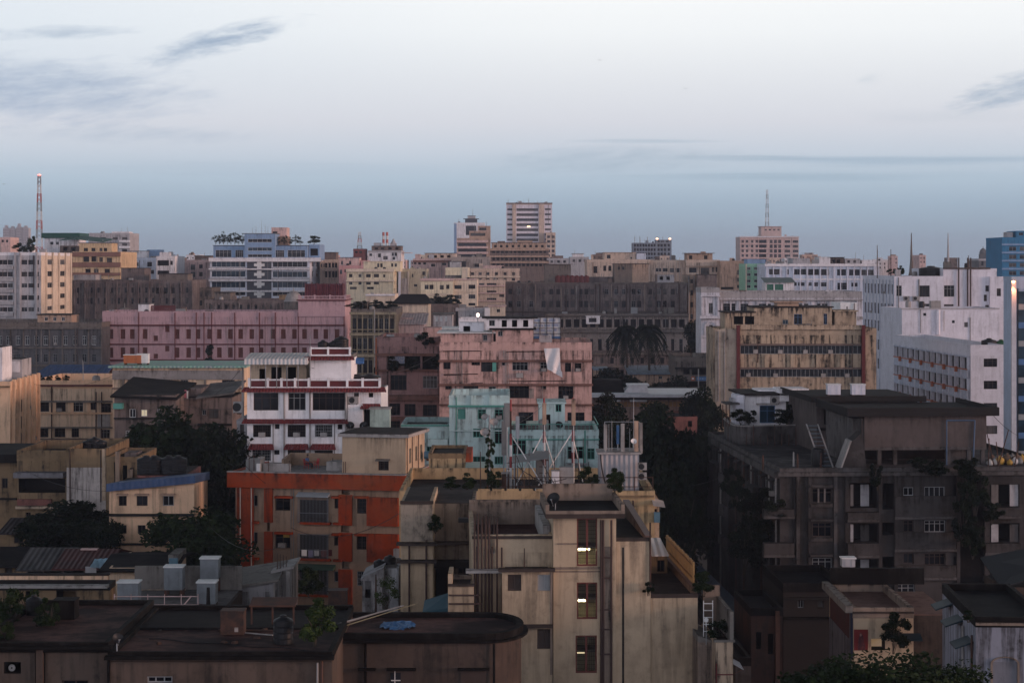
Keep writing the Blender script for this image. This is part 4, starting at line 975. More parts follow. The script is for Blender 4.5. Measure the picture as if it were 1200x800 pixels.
k = B('lean_to', 'white walled room beside the street lamp behind the salmon building', 'house', 538, 572, 380, 10, mat=P_WHITE); k.body(373, [('d', cols([543], 4, [(379, 386)])), ('p2', cols([556, 565], 3, [(376, 380)]))])
o = thing('street_lamp', 'glowing pinkish street lamp behind the salmon building roof', 'street lamp', (X(560, 377), 377, Z(374, 377)))
o.location.z = 0
MB().tube((0, 0, 0), (0, 0, Z(371.5, 377)), .09, n=8).build('post', STEEL, o); MB().lathe([(.1, 0), (.24, .15), (.28, .4), (.2, .62), (.05, .7)], cz=Z(371.4, 377), n=14).build('lamp_globe', LAMP_PINK, o)
# D1 dark long brick building and classical lower ranges
k = B('old_building', 'very long sooty brick building with pipes, two storeys of small windows above verandas', 'building', 592, 805, 660, 34, mat=S_SOOT, par=S_SOOT, fm=WOOD)
DX = [598, 608, 622.5, 637, 646, 654, 664, 671, 680.5, 687, 694, 711, 722, 731, 742.5, 749, 762, 772, 779, 788.5]
lt = {'sill': 1, 'sm': S_SOOT}
k.body(331, [('p2', [(x - 2.2, x + 2.2, 338.5, 345) for x in DX], lt), ('p2', [(x - 2.4, x + 2.4, 352.5, 360) for x in DX], lt)], left=side(34, 6, [(k.z(345), k.z(338.5)), (k.z(360), k.z(352.5))], 'p2', 1.2, 3), ph=1.0)
k.ledge(591.5, 805.5, 364.5, 366, .7, P_DARK, 'cornice'); k.ledge(591.5, 805.5, 331, 332.5, .5, S_OLD, 'cornice')
for px in (613, 663.5, 679.5, 698, 703, 734, 738, 769, 775.5, 796, 601): k.pipe(px, 333, 372, .2 if px in (703, 769, 796) else .13, PIPE, -.25)
for px in (627, 657, 716, 755): k.box('pilaster', S_SOOT2, px, px + 1.3, 333, 365, -.3, .28)
k.block('roof_house', 638.5, 669, 310, None, 4, 12, S_OLD, slab=S_OLD, over=.6); k.block('roof_house', 720, 741, 309.5, None, 3, 12, wallmat('grey brown plaster', (.20, .16, .135), .4, .5, .5), [('f', cols([724, 729], 2.5, [(312.5, 316)]))], slab=ROOF_D); k.block('roof_house', 741, 760, 309.5, None, 3, 12, P_TAN, slab=ROOF_D); k.block('roof_house', 672, 720, 324.5, None, 8, 10, S_SOOT)  # brown and tan halves are one box, the lit half painted lighter
k.block('roof_house', 770, 790, 322, None, 6, 10, P_GREY, [('d', cols([773, 781], 4, [(324, 328)]))])
for i in range(7):
    px = 654 + i * 5.5; water_tank('dark red roof tank in the row on the long sooty building', X(px, 664), 664, Z(331, 664), .95, 2.2, plain('dull red plastic', (.14, .03, .03), .5), 'red tanks on the sooty building')
for i, (px, h_) in enumerate(((663, 5), (705, 3), (772, 5.5), (784, 4), (792.5, 7.5), (796.5, 8), (799, 5))): pole('pale aerial pole standing on the long sooty building roof', X(px, 670), 670, Z(331.5, 670), h_, .12, LCON, 0, 'aerials on the sooty building')
k = B('old_building', 'lower classical veranda range with pale columns below the long sooty building', 'building', 640, 806, 640, 16, mat=S_SOOT2, par=S_OLD, glass=(G_DARK, G_MID))
k.mat = wallmat('grimy stone', (.36, .30, .27), .55, .55, .5)
bays = lsp(644, 796, 17)
k.body(368, [('d', cols(bays, 6.4, [(374, 383.5)])), ('p2', cols(bays[::2], 4.2, [(397, 415)])), ('p2', cols(bays[1::2], 3.6, [(397, 415)]))], ph=.6)
for y0, y1, pj in ((367.5, 370, 1.2), (385.5, 389.5, 1.6), (370.8, 371.8, .6), (417, 420, 1.0)): k.ledge(639, 807, y0, y1, pj, S_OLD, 'cornice')
for x in [b - 2.1 for b in bays]: k.box('column', MATS['grimy stone'], x, x + 1.3, 371, 440, -.7, .4)
k.block('white_bay', 687, 703, 370.5, 379.5, -3.2, 3, P_WHITE, [('p3', cols([690], 9, [(372.5, 377.5)]))], slab=P_WHITE)
k = B('row_houses', 'low dark terrace of sheds in front of the classical veranda range', 'building', 660, 800, 560, 14, mat=S_SOOT); k.body(413, [('f', cols(lsp(668, 786, 11), 4, [(419, 426), (433, 440)]))], ph=.5); k.ledge(660, 800, 413, 415.5, 1.2, S_OLD, 'eave'); k.ledge(660, 800, 428, 430, .9, S_OLD, 'eave')
k = B('apartment_block', 'narrow pale stained house end with aerials at the right of the long sooty building', 'building', 806, 823, 675, 24, mat=wallmat('pale stained plaster', (.38, .29, .23), .45, .5, .5)); k.body(322, [('p2', cols([809, 815.5], 3.2, [(327, 332), (340, 346), (354, 360), (368, 374), (382, 388)]))]); k.pipe(807, 323, 395, .25, LCON, -.3); k.pipe(813.5, 323, 395, .14, LCON, -.3); k.block('roof_house', 817, 840, 322, 340, -4, 3, S_SOOT, slab=ROOF_D)
# F24 white classical building
k = B('classical_building', 'white classical building with arched window in its corner pavilion', 'building', 843.5, 1010, 482, 20, mat=wallmat('grey white stucco', (.62, .61, .66), .2, .35, .4), par=wallmat('weathered grey stucco', (.40, .385, .39), .35, .5, .4), fm=GREYP, roof=ROOF_G)
k.body(341.5, [('p3', Q(700, 220, [(588, 648, 542, 580), (670, 712, 543, 580), (750, 815, 543, 580), (850, 900, 543, 580), (940, 990, 543, 580), (1030, 1080, 543, 580), (1120, 1170, 543, 580)])), ('p2', cols(lsp(850, 1000, 12), 6, [(382, 392), (400, 410)]))], ph=1.4)
k.ledge(843, 1011, 350.5, 352, .8, k.parm, 'cornice'); k.ledge(843, 1011, 371, 374, .8, k.parm, 'cornice')
for x in lsp(845, 1004, 16): k.box('pilaster', k.mat, x, x + 1.6, 352.5, 371, -.3, .28)
W_CL = k.mat
k = B('corner_pavilion', 'tall corner pavilion of the white classical building with round arch niche', 'building', 821.7, 843.2, 478, 14, mat=W_CL, par=k.parm, fm=GREYP, roof=ROOF_G)
k.body(337, [('p2', Q(700, 220, [(522, 542, 540, 588), (522, 544, 711, 752)]), {'sill': 1}), ('p2', Q(700, 220, [(524, 541, 642, 664)]))], ph=1.0)
k.ledge(820.7, 844, 346, 347.5, .7, W_CL, 'cornice'); k.ledge(819.7, 844.5, 370, 373, 1.3, W_CL, 'cornice'); k.ledge(821, 844, 393.5, 395, .4, W_CL, 'string_course')
uc, zc = k.u(833.2), k.z(383.5); ar = MB()
for i in range(12):
    a, b = math.pi * i / 12, math.pi * (i + 1) / 12
    ar.hexa([(uc + 1.15 * math.cos(a), -.25, zc + 1.15 * math.sin(a)), (uc + 1.5 * math.cos(a), -.25, zc + 1.5 * math.sin(a)), (uc + 1.5 * math.cos(a), .01, zc + 1.5 * math.sin(a)), (uc + 1.15 * math.cos(a), .01, zc + 1.15 * math.sin(a))],
            [(uc + 1.15 * math.cos(b), -.25, zc + 1.15 * math.sin(b)), (uc + 1.5 * math.cos(b), -.25, zc + 1.5 * math.sin(b)), (uc + 1.5 * math.cos(b), .01, zc + 1.5 * math.sin(b)), (uc + 1.15 * math.cos(b), .01, zc + 1.15 * math.sin(b))])
ar.box(uc - 1.5, uc - 1.15, -.25, .01, zc - 1.6, zc).box(uc + 1.15, uc + 1.5, -.25, .01, zc - 1.6, zc).build('arch', W_CL, k.o)
for x in (822, 841): k.box('pilaster', W_CL, x, x + 2, 347.5, 370, -.35, .33)
# F25 white complex at right
RZ = 3.5
k = B('office_building', 'white office slab with slit windows and round black roof tank, right', 'office building', 1048, 1106, 400, 26, RZ, mat=S_COOLW, par=S_COOLW, roof=ROOF_G, glass=(G_DARK, G_MID))
zs_ = [(Z(b, 412), Z(a, 412)) for a, b in ((332.5, 344), (355, 367.5), (375.5, 388), (398, 410), (420, 432))]
k.body(323.5, [('p2', Q(900, 220, [(602, 627, 458, 508)])), ('p3', Q(900, 220, [(708, 758, 458, 511), (708, 757, 543, 560)])), ('p2', cols([1052], 2, [(371, 380)]))], left=side(26, 9, zs_, 'p2', 1.35, .5), ph=.7)
k.mat = S_LAV
for v in lsp(.5, 25.5, 10): MB().box(-.10, -.003, v - .12, v + .12, 0, k.zr).build('pilaster', S_LAV, k.o)
k.pipe(1053, 325, 365, .08, PIPEG); k.pipe(1077, 327, 372, .1, PIPEG)
water_tank('large round black tank on the white office slab roof', *[k.pt(1091, 322, 8)[0], k.pt(1091, 322, 8)[1], k.zr], 2.35, 2.5)
for i, px in enumerate((1066, 1072)): ac_unit(['left split unit of the pair on the white office slab', 'right split unit of the pair on the white office slab'][i], k.pt(px - 4 + i * 5, 352.5, -.02), 1.1, .9, 0, 'pair of split units')
for i, px in enumerate((1050, 1056, 1062)): plant('potted green on the white office slab roof corner', px - 6, 323, 405, 1.8, 1.2 + .3 * i, LEAF_M, i, 'roof_plant', 'plant', 'bush')['group'] = 'greens on the white slab roof'
for i, (px, pt) in enumerate(((1068, 273), (1111, 273))):
    o = thing('church_spire', ['slim dark spire rising behind the round black tank', 'slim pale spire right of the round black tank'][i], 'spire', (X(px, 560), 560, 0))
    zt = Z(pt, 560); zb = Z(323, 560)
    MB().lathe([(1.6, 0), (1.6, zb - 2)], n=8).build('tower', P_GREY, o)
    MB().lathe([(1.2, zb - 2), (.6, zb + 1), (.34, zb + 4), (.1, zt)], n=8).build('spire', [S_OLD, P_GREY][i], o)
k = B('office_building', 'higher white office wing with tall pipes and small windows, behind the slab', 'office building', 1105.5, 1168, 404, 24, RZ, mat=S_COOLW, par=S_COOLW, roof=ROOF_G)
k.body(314.5, [('p3', Q(900, 220, [(825, 874, 457, 511), (825, 870, 546, 577)])), ('p2', Q(900, 220, [(1019, 1042, 458, 486), (1012, 1026, 501, 532), (1040, 1055, 501, 532), (1018, 1042, 549, 576), (1072, 1096, 478, 512)]))], ph=.5)
for px in (1123.5, 1134, 1137.5): k.pipe(px, 302, 366, .13, PIPE, -.25)
k.ledge(1105, 1160, 313.5, 315.3, .4, P_DARK, 'coping')
k.block('side_wing', 1160, 1176, 324, 470, -.6, 10, S_COOLW, [('p2', [(1168, 1173, 338, 347)])])
for i, (px, h_) in enumerate(((1028, 8), (1044, 7), (1124, 5), (1135, 5.5))): pole('dark upright pipe among those on the white office roofs', X(px, 412), 412, Z(326, 412), h_ * .8, .1, PIPE, 0, 'upright pipes on the white offices')
k = B('office_building', 'plain white windowless office block between slab and balconied block', 'office building', 1057, 1171, 384, 16, RZ, mat=S_COOLW, par=S_COOLW, roof=ROOF_G)
k.body(361, [('f', Q(900, 220, [(728, 742, 587, 600), (862, 876, 621, 634), (920, 938, 630, 653)]))], ph=.4)
k.pipe(1079, 362, 390, .06, PIPEG); k.pipe(1099, 363, 392, .4, S_COOLW, -.1); k.pipe(1137, 372, 400, .08, PIPEG); k.ledge(1056, 1171, 361, 362.5, .25, P_GREY, 'coping')
k = B('office_building', 'white block with oblique flank of balconies edged in orange', 'office building', 1137.5, 1178, 333, 49, RZ, mat=S_COOLW, par=S_COOLW, roof=ROOF_G)
zr_ = [k.z(y, 1138) for y in (433, 457, 480, 503)]
zl = [(z, z + 1.75) for z in zr_]
k.body(404, [('p3', [(1152.8, 1168.7, y - 4.5, y + 5.3) for y in (424.5, 450.5, 476.5, 503)])], left=side(49, 13, [(z, z + 1.8) for z in zr_], 'p2', 2.9, .6), ph=1.6)
ORG = plain('orange sill paint', (.42, .12, .05), .6)
for z in zr_:
    MB().box(-.35, -.003, .4, 48.6, z - 1.5, z - .1).build('balcony_front', S_LAV, k.o)
    MB().box(-.45, -.004, .4, 48.6, z + 1.83, z + 1.98).build('sunshade', S_LAV, k.o)
    MB().box(-.47, -.353, .4, 48.6, z - .09, z + .08).build('orange_rail', ORG, k.o)
for v in lsp(.6, 48.4, 14): MB().box(-.42, -.01, v - .2, v + .2, 0, k.zr - .2).build('fin', S_COOLW, k.o)
for z in zr_[:4]:
    for v in lsp(2.3, 46.5, 13)[1::2]: MB().box(-.85, -.47, v, v + .5, z - .6, z + .25).build('orange_box', ORG, k.o)
water_tank('black roof tank with green neighbour on the white balconied block', *k.pt(1159, 395, 10)[:2], k.zr, 1.25, 2.2)
water_tank('green roof tank beside a black tank on the white balconied block', *k.pt(1173, 396, 10)[:2], k.zr, .9, 2.0, plain('dark green plastic', (.02, .10, .04), .5))
# F27 blue white corner column building
k = B('glass_office', 'blue white clad column and dark glass office with an orange lamp, right edge', 'office building', 1185.3, 1262, 285, 4.6, mat=wallmat('pale blue cladding', (.42, .50, .62), .06, .15, .15), roof=ROOF_G, glass=(G_BLUE,), fm=BLACKP)
k.body(324, [], ph=.5)
k.box('corner_column', plain('warm white cladding', (.52, .52, .56), .4), 1185.6, 1191, 325, 560, -.5, .48)
for i in range(9):
    k.box('glass_band', G_BLUE, 1193, 1262, 341.5 + i * 21.5, 356 + i * 21.5, -.3, .28); k.box('spandrel', [GREYP, BLUEP][i % 2], 1193, 1262, 356.2 + i * 21.5, 362.8 + i * 21.5, -.34, .32)
for x in (1193, 1206, 1222): k.box('mullion', BLACKP, x, x + .5, 338, 560, -.42, .40)
o = thing('facade_lamp', 'orange lamp glowing on top of the blue white column', 'lamp', k.pt(1187.6, 328.5, -.9))
MB().box(-.25, .25, -.05, .6, -.1, .0).build('arm', STEEL, o); MB().lathe([(.10, -.32), (.2, -.22), (.2, -.12), (.1, -.06)], n=12).build('bulb', emit('sodium lamp', (1, .32, .12), 30), o)
pl = bpy.data.lights.new('lamp_light', 'SPOT'); po = bpy.data.objects.new('lamp_light', pl); C.objects.link(po); pl.energy = 900; pl.color = (1, .33, .13); pl.spot_size = R(70); pl.spot_blend = .8; pl.shadow_soft_size = .15
po.parent = o; po.location = (0, -.1, -.45); po.rotation_euler = (R(14), 0, 0)
# M21 ochre streaked building
k = B('office_building', 'ochre black streaked office with two long window strips and dark red edges', 'office building', 836, 1027, 312, 11.5, mat=S_OCHRE, par=S_OCHRE, roof=ROOF_D, fm=GREYP, glass=(G_DARK, G_MID, G_BLUE))
acs = {}
k.body(384.5, [('r28', [(867.5, 1010, 404.7, 414.6), (867.5, 1010, 432.3, 441.6)])], ph=.9)
k.ledge(867, 1010.5, 380.8, 386, .5, S_OCHRE, 'parapet_band')
for x0, x1 in ((863.3, 867.2), (1010.3, 1014.2)): k.box('red_fin', DKRED, x0, x1, 381, 480, -.9, .88)
k.box('end_wall', wallmat('pale stained render', (.46, .38, .31), .35, .5, .4), 838, 863, 386, 480, -.4, .38)
for px in (842, 849): k.pipe(px, 388, 470, .1, LCON, -.5)
for px in (896, 926.5, 956.5, 985): k.box('strip_post', S_OCHRE, px, px + 5, 415, 432, -.28, .26)
for px, y in ((885.5, 409.5), (914.5, 410), (944, 410), (973.5, 410), (877, 437), (909, 437.5), (965, 437.5), (993, 437.5)): k.box('air_conditioner', LCON, px - 2.6, px + 2.6, y, y + 4.4, -.4, .6)
k.ledge(867, 1010.5, 402.6, 404.5, .45, P_BROWN, 'sunshade'); k.ledge(867, 1010.5, 430.2, 432.1, .45, P_BROWN, 'sunshade')
k.block('upper_storey', 884, 975, 360.5, None, 5, 10, S_OCHRE, [('p2', Q(700, 220, [(922, 960, 592, 640), (1061, 1078, 590, 640)]), {'fm': BLUEP}), ('p2', Q(700, 220, [(868, 895, 618, 640)]))], slab=ROOF_D)
k.block('upper_storey', 850, 884, 366.5, None, 5, 8, S_OCHRE, [('d', Q(700, 220, [(640, 683, 602, 640), (692, 735, 602, 640), (745, 785, 602, 640)]))], slab=ROOF_D)
k.block('upper_storey', 978, 1003.5, 365, None, 5, 8, S_OCHRE, slab=S_OCHRE)
k.block('roof_house', 911, 936, 354.5, 360, 8, 4, P_TAN, slab=P_TAN, over=.6)
k = B('rooftop_room', 'bright white rooftop room behind the ochre streaked office', 'house', 985, 1004, 345, 10, mat=wallmat('bright white paint', (.8, .8, .8), .03, .1, .1)); k.body(354.5, [('d', [(992, 993.2, 359, 365), (1000, 1001, 362, 366)])], ph=.3); k.box('water_pipe', PIPE, 1001, 1001.6, 355, 380, -.2, .15)
# M26 temple like long hall
k = B('long_hall', 'long low hall with white roof edge and row of yellowish openings among the trees', 'building', 695, 820, 330, 26, mat=wallmat('pinkish brown plaster', (.30, .215, .19), .35, .45, .3), fm=WOOD, glass=(G_CURT, G_DARK))
YEL = plain('yellow ochre shutter', (.30, .17, .07), .7)
k.body(464.5, [('s', Q(660, 420, [(x, x + 24, 303, 338) for x in lsp(312, 830, 19)], 6), {'fm': YEL})], ph=0)
MB().box(-1, k.W + 1, -2.2, 14, k.zt + .003, k.zt + .5).build('roof_edge', plain('white zinc', (.62, .64, .68), .5, var=.3), k.o)
k.ledge(700, 818, 466.3, 467.6, 1.4, DKCON, 'eave')
MB().hexa([(-.5, 2, k.zt + .503), (X(732, 332) - k.X0, 2, k.zt + .503), (X(732, 332) - k.X0, 14, k.zt + .503), (-.5, 14, k.zt + .503)], [(-.5, 7, k.zt + 2.2), (X(730, 332) - k.X0, 7, k.zt + 2.2), (X(730, 332) - k.X0, 9, k.zt + 2.3), (-.5, 9, k.zt + 2.3)]).build('roof', ROOF_B, k.o)
k.box('white_panel', plain('white zinc', (.6, .6, .6)), 716, 727, 467.7, 470.5, -.8, .2); k.box('white_panel', MATS['white zinc'], 738, 758, 467.9, 470.6, -.8, .2)
u0, u1 = k.u(732), k.u(761)
MB().hexa([(u0, 2, k.zt + .5), (u1, 2, k.zt + .5), (u1, 6, k.zt + .5), (u0, 6, k.zt + .5)], [(u0 + .8, 2, k.zt + 1.5), (u1 - .2, 2, k.zt + 1.5), (u1 - .2, 6, k.zt + 1.5), (u0 + .8, 6, k.zt + 1.5)]).box(u0 + .5, u1 + .1, 1.9, 6.1, k.zt + 1.503, k.zt + 1.75).build('roof_lantern', MATS['white zinc'], k.o)
k = B('shed', 'shed with bluish sheet roof behind the long hall', 'shed', 738, 788, 445, 14, mat=P_TAN); k.body(438.5, [('p2', cols([772], 4, [(440.5, 444)]))], ph=0)
MB().hexa([(-.4, -.8, k.zt), (k.W + .4, -.8, k.zt), (k.W + .4, 14, k.zt + 1.1), (-.4, 14, k.zt + 1.1)], [(-.4, -.8, k.zt + .15), (k.W + .4, -.8, k.zt + .15), (k.W + .4, 14, k.zt + 1.25), (-.4, 14, k.zt + 1.25)]).build('roof', corrugated('bluish sheeting', (.17, .22, .28), (.12, .15, .19), 0, .6), k.o)
k = B('shed', 'small shed with bluish sheet roof at the right of the salmon building', 'shed', 697, 712, 450, 10, mat=P_TAN); k.body(433.5, [], ph=0); MB().box(-.3, k.W + .3, -.5, 10.5, k.zt + .003, k.zt + .3).build('roof', MATS['bluish sheeting'], k.o)
k = B('old_building', 'old grey balconied building with a blue signboard beside the ochre office', 'building', 792, 838, 430, 20, mat=S_OLD, par=S_OLD); k.body(418, [('d', Q(660, 420, [(845, 890, 70, 112), (905, 1040, 72, 116), (815, 850, 160, 205), (860, 1030, 160, 200)], 6))]); k.ledge(791, 838, 430, 432, 1.2, DKCON, 'eave'); k.ledge(791, 838, 440.5, 446.5, 1.1, S_OLD, 'balcony'); k.ledge(791, 838, 454, 458, 1.1, S_OLD, 'balcony'); k.pipe(818.5, 432, 462, .12, LCON, -1.3)
o = thing('signboard', 'long blue signboard on the balcony of the old grey building', 'sign', k.pt(825, 446, -1.25)); MB().box(-1.5, 1.5, -.05, .05, 0, .85).build('board', BLUEP, o)
m = MB()
for i in range(9): m.box(-1.35 + i * .3, -1.35 + i * .3 + (.12 if i % 3 else .2), -.058, -.052, .3, .55)
m.build('lettering', plain('pale blue lettering', (.3, .42, .62)), o)
o = thing('signboard', 'small orange panel left of the long blue signboard', 'sign', k.pt(812, 446, -1.25)); MB().box(-.35, .35, -.05, .05, 0, .85).build('board', plain('orange panel', (.4, .12, .06)), o); MB().box(-.2, .2, -.06, -.052, .3, .6).build('emblem', WHITEP, o)
k = B('yard_house', 'red brown walled yard house among the trees', 'house', 772, 817, 292, 12, mat=wallmat('red brown plaster', (.23, .10, .085), .35, .4, .4)); k.body(488, [('d', [(806, 811, 493, 500)])], ph=.4)
# ------------------------------------------------------------------ nearer buildings, left half
# M5 cream left block with fins on its flank
k = B('apartment_block', 'tall warm cream block with finned flank at the left edge', 'building', -70, 12, 250, 17, 1.5, mat=S_CREAM2, par=S_CREAM2, roof=ROOF_G)
zr_ = [k.z(y, 12) for y in (470, 487, 507, 527)]
k.body(447, [('p2', cols([-60, -40, -22], 9, [(462, 474), (490, 502)]))], right=side(17, 4, [(z, z + 1.5) for z in zr_], 'p2', 1.1, 1.5), ph=1.0)
for v in lsp(1.2, 16, 6): MB().box(k.W, k.W + .35, v - .3, v + .3, 0, k.zt + .2).build('fin', S_CREAM2, k.o)
k.ledge(-70, 12, 452, 453.5, .5, S_OCHRE2, 'cornice')
k = B('rooftop_house', 'grey white box room on the roof of the left cream block', 'house', 6.5, 26, 262, 5, mat=P_GREY); k.body(420, [], ph=.1, z0=19); k.box('panel', P_WHITE, 9, 23, 423, 436, -.1, .08)
k = B('rooftop_house', 'white corner tank room at the very left edge', 'house', -20, 2.5, 256, 5, mat=P_WHITE); k.body(406, [], ph=.1, z0=19)
pole('leaning aerial with wire on the left cream block roof', X(11, 260), 260, Z(440, 260), 3.6, .05, GREYP, 3)
# M4 cream block, blue roof
k = B('school_block', 'cream block with two rows of wide dark windows under the blue roofed shed', 'building', 37, 133, 280, 18, mat=S_CREAM, par=S_CREAM2, roof=ROOF_G, fm=WOOD, glass=(G_DARK, G_MID))
k.body(445.5, [('p3', Q(0, 380, [(170, 230, 365, 409), (250, 308, 365, 409), (333, 390, 366, 409), (413, 448, 367, 400), (475, 520, 370, 415), (172, 227, 486, 529), (255, 306, 486, 529), (335, 370, 486, 529), (470, 515, 492, 540)]))], ph=1.0)
k.ledge(36.5, 133, 450.5, 452.3, .5, DKRED, 'cornice'); k.ledge(36.5, 133, 469.3, 471, .6, CON, 'sunshade'); k.ledge(36.5, 133, 483, 484.8, .4, S_CREAM2, 'string_course'); k.ledge(36.5, 133, 500, 501.3, .6, CON, 'sunshade'); k.ledge(36.5, 133, 513.3, 514.6, .4, P_BROWN, 'string_course')
for px in (60.5, 112.5, 119): k.pipe(px, 453 if px < 100 else 459, 540, .09, PIPE, -.15)
k.box('plaster_patch', LCON, 114, 129, 485, 502, -.16, .14)
for px in (41.5, 62, 82.5, 102.5): k.box('pilaster', S_CREAM2, px, px + 3.6, 471.2, 482.8, -.14, .12)
for i in range(4): plant('tuft of weeds along the cream block parapet', 48 + i * 9.6, 448, 281, 1.2, .9, LEAF_D, i, 'parapet_weed', 'weed', 'bush')['group'] = 'weeds on the cream block parapet'
k = B('shed', 'long shed with dark blue corrugated roof above the cream block', 'shed', 40, 119, 330, 16, mat=S_VICT); k.body(443.5, [], ph=0)
MB().hexa([(-.8, -1, k.zt - .2), (k.W + .4, -1, k.zt - .2), (k.W + .4, 8, k.zt + 1.6), (.6, 8, k.zt + 1.6)], [(-.8, -1, k.zt), (k.W + .4, -1, k.zt), (k.W + .4, 8, k.zt + 1.8), (.6, 8, k.zt + 1.8)]).build('roof', corrugated('dark blue sheeting', (.035, .07, .17), (.03, .055, .12), 0, .7), k.o)
# M6 grey cream long house with sheet roof
k = B('apartment_block', 'long grey and cream house with pale green sheet roof edge behind the brown hut', 'building', 132, 286, 265, 14, mat=S_CREAM, par=LCON, fm=WOOD)
k.body(430.5, [('p3', Q(0, 380, [(598, 628, 258, 296), (674, 708, 258, 296), (730, 776, 258, 298), (846, 882, 260, 298), (1040, 1100, 260, 298)])), ('p2', cols([141, 176], 6, [(462, 474)]))], ph=0)
k.ledge(132, 286, 434, 444.5, .25, wallmat('grey render band', (.26, .25, .25), .4, .5, .4), 'grey_band'); k.ledge(132, 286, 454, 455.5, .4, P_BROWN, 'string_course')
MB().box(-.4, k.W + .4, -1.0, 14.4, k.zt + .003, k.zt + .22).build('roof', corrugated('pale green sheeting', (.22, .42, .34), (.28, .34, .36), 0, .5), k.o)
for px in (143, 162.5, 239): k.box('concrete_pier', CON, px, px + 2.5, 444.6, 480, -.3, .28)
box_tank('orange and white crate tank on the pale green sheet roof', X(156, 268), 268, k.zt + .22, 2.2, 1.2, 1.0, plain('orange plastic', (.4, .13, .05)), .2)
box_tank('small white crate tank on the pale green sheet roof', X(168, 268), 268, k.zt + .22, 1.4, 1.0, 1.1, WHITEP, .2)
k = B('old_house', 'shabby brown house with one yellow lit window behind the dark tree', 'house', 134, 206, 244, 14, mat=S_OLD, par=S_OLD, fm=WHITEP, glass=(G_DARK, G_MID, G_CURT))
k.mat = wallmat('shabby brown plaster', (.20, .155, .14), .5, .5, .5)
k.body(463, [('p2', Q(0, 380, [(606, 636, 396, 436), (736, 753, 396, 430), (588, 616, 497, 538), (637, 664, 497, 540), (695, 718, 497, 528)])), ('p2', Q(0, 380, [(661, 690, 399, 431)]), {'glass': emit('yellow lit window', (1.0, .72, .22), .35)})], ph=0)
MB().hexa([(-.3, -1.0, k.zt - .2), (k.W + .3, -1.0, k.zt - .5), (k.W + .3, 14, k.zt + .5), (-.3, 14, k.zt + 1.2)], [(-.3, -1.0, k.zt), (k.W + .3, -1.0, k.zt - .3), (k.W + .3, 14, k.zt + .7), (-.3, 14, k.zt + 1.4)]).build('roof', ROOF_B, k.o)
k.box('teal_awning', TEAL, 132.5, 143.5, 472.5, 479, -.9, .87); k.ledge(134, 206, 489, 490.5, .4, DKCON, 'string_course'); k.ledge(134, 206, 514, 516, .5, DKCON, 'string_course')
k = B('old_house', 'shabby brown upper house with sloping roof right of the dark tree', 'house', 197, 272, 250, 11, mat=k.mat, par=S_OLD, fm=WOOD)
k.body(466, [('p2', Q(0, 380, [(976, 1024, 396, 440), (948, 966, 400, 425), (800, 830, 300, 330)])), ('d', Q(0, 380, [(790, 850, 296, 336)]))], ph=0)
MB().hexa([(k.u(231), -1.0, k.zt - .1), (k.W + .3, -1.0, k.zt + .5), (k.W + .3, 11, k.zt + 1.3), (k.u(231), 11, k.zt + .9)], [(k.u(231), -1.0, k.zt + .1), (k.W + .3, -1.0, k.zt + .7), (k.W + .3, 11, k.zt + 1.5), (k.u(231), 11, k.zt + 1.1)]).build('roof', ROOF_G, k.o)
k.block('upper_storey', 197, 236, 455, None, 2, 8, S_SOOT, [('d', Q(0, 380, [(840, 860, 298, 325), (925, 940, 290, 335)]))]); k.ledge(232, 272, 496, 498.5, .4, DKCON)
o = thing('laundry', 'small pink and white cloths hanging in the brown upper house opening', 'laundry', k.pt(216, 462, -.2)); MB().box(0, .25, 0, .03, -.4, .5).build('cloth', plain('pink cloth', (.5, .15, .2)), o); MB().box(.28, .45, 0, .03, -.5, .4).build('cloth', WHITEP, o)
# M8..M10 mouldy ochre cluster
k = B('old_house', 'ochre corner house with overhanging black roof at the left edge', 'house', -40, 20, 205, 12, mat=S_OCHRE2, par=DKCON); k.body(541, [('p2', cols([-20, 2], 7, [(560, 572)]))], ph=0); MB().box(-.5, k.W + .3, -1.2, 12, k.zt + .003, k.zt + .8).build('roof', ROOF_B, k.o); k.ledge(-40, 20, 583, 585, .4, DKCON); k.ledge(-40, 20.3, 531, 535, .9, ROOF_B, 'eave')
k = B('old_house', 'mouldy ochre house with a dark covered veranda beside the peeling white facade', 'house', 20, 78, 203, 12, mat=S_OCHRE2, par=S_OCHRE2, roof=ROOF_D)
k.body(527.5, [('d', [(22, 76.5, 560.5, 577)]), ('p2', cols([30, 60], 6, [(600, 612), (622, 634)]))], ph=.9)
k.ledge(20, 78, 552, 558, 1.6, wallmat('wet grey slab', (.22, .215, .23), .35, .5, .3), 'canopy'); k.ledge(20, 78, 592, 595, .7, S_OCHRE, 'string_course')
k.box('red_plinth', MATS['red brown plaster'], 20, 60, 585, 592, -.5, .47)
k = B('old_house', 'tall narrow house front, ochre above and peeling white below, with one shaded window', 'house', 78, 124, 199, 12, mat=wallmat('peeling white plaster', (.52, .47, .44), .4, .6, .5, patch=.6), par=S_OCHRE2, roof=ROOF_D)
k.body(525.5, [('p2', Q(0, 380, [(372, 420, 348, 392)]), {'shade': .7, 'sm': DKCON}), ('p2', cols([88, 108], 6, [(600, 612)]))], ph=1.0)
k.box('ochre_band', S_OCHRE2, 78, 121, 526, 547.5, -.06, .04); k.box('ochre_strip', S_OCHRE, 119.5, 123.8, 526, 586, -.14, .12)
for px in (82, 118): k.pipe(px, 527, 588, .06, PIPE)
for i, px in enumerate((104, 111, 118)): water_tank('squat black tank in the row above the peeling white facade', X(px, 206), 206, Z(527, 204) - .2, .6, 1.0 + .25 * (i == 1), BLACKP, 'squat tanks above the white facade')
k = B('old_house', 'half ruined ochre house with doorway slots between white facade and tanks', 'house', 124.5, 162, 198, 10, mat=S_OCHRE2, par=S_OCHRE2)
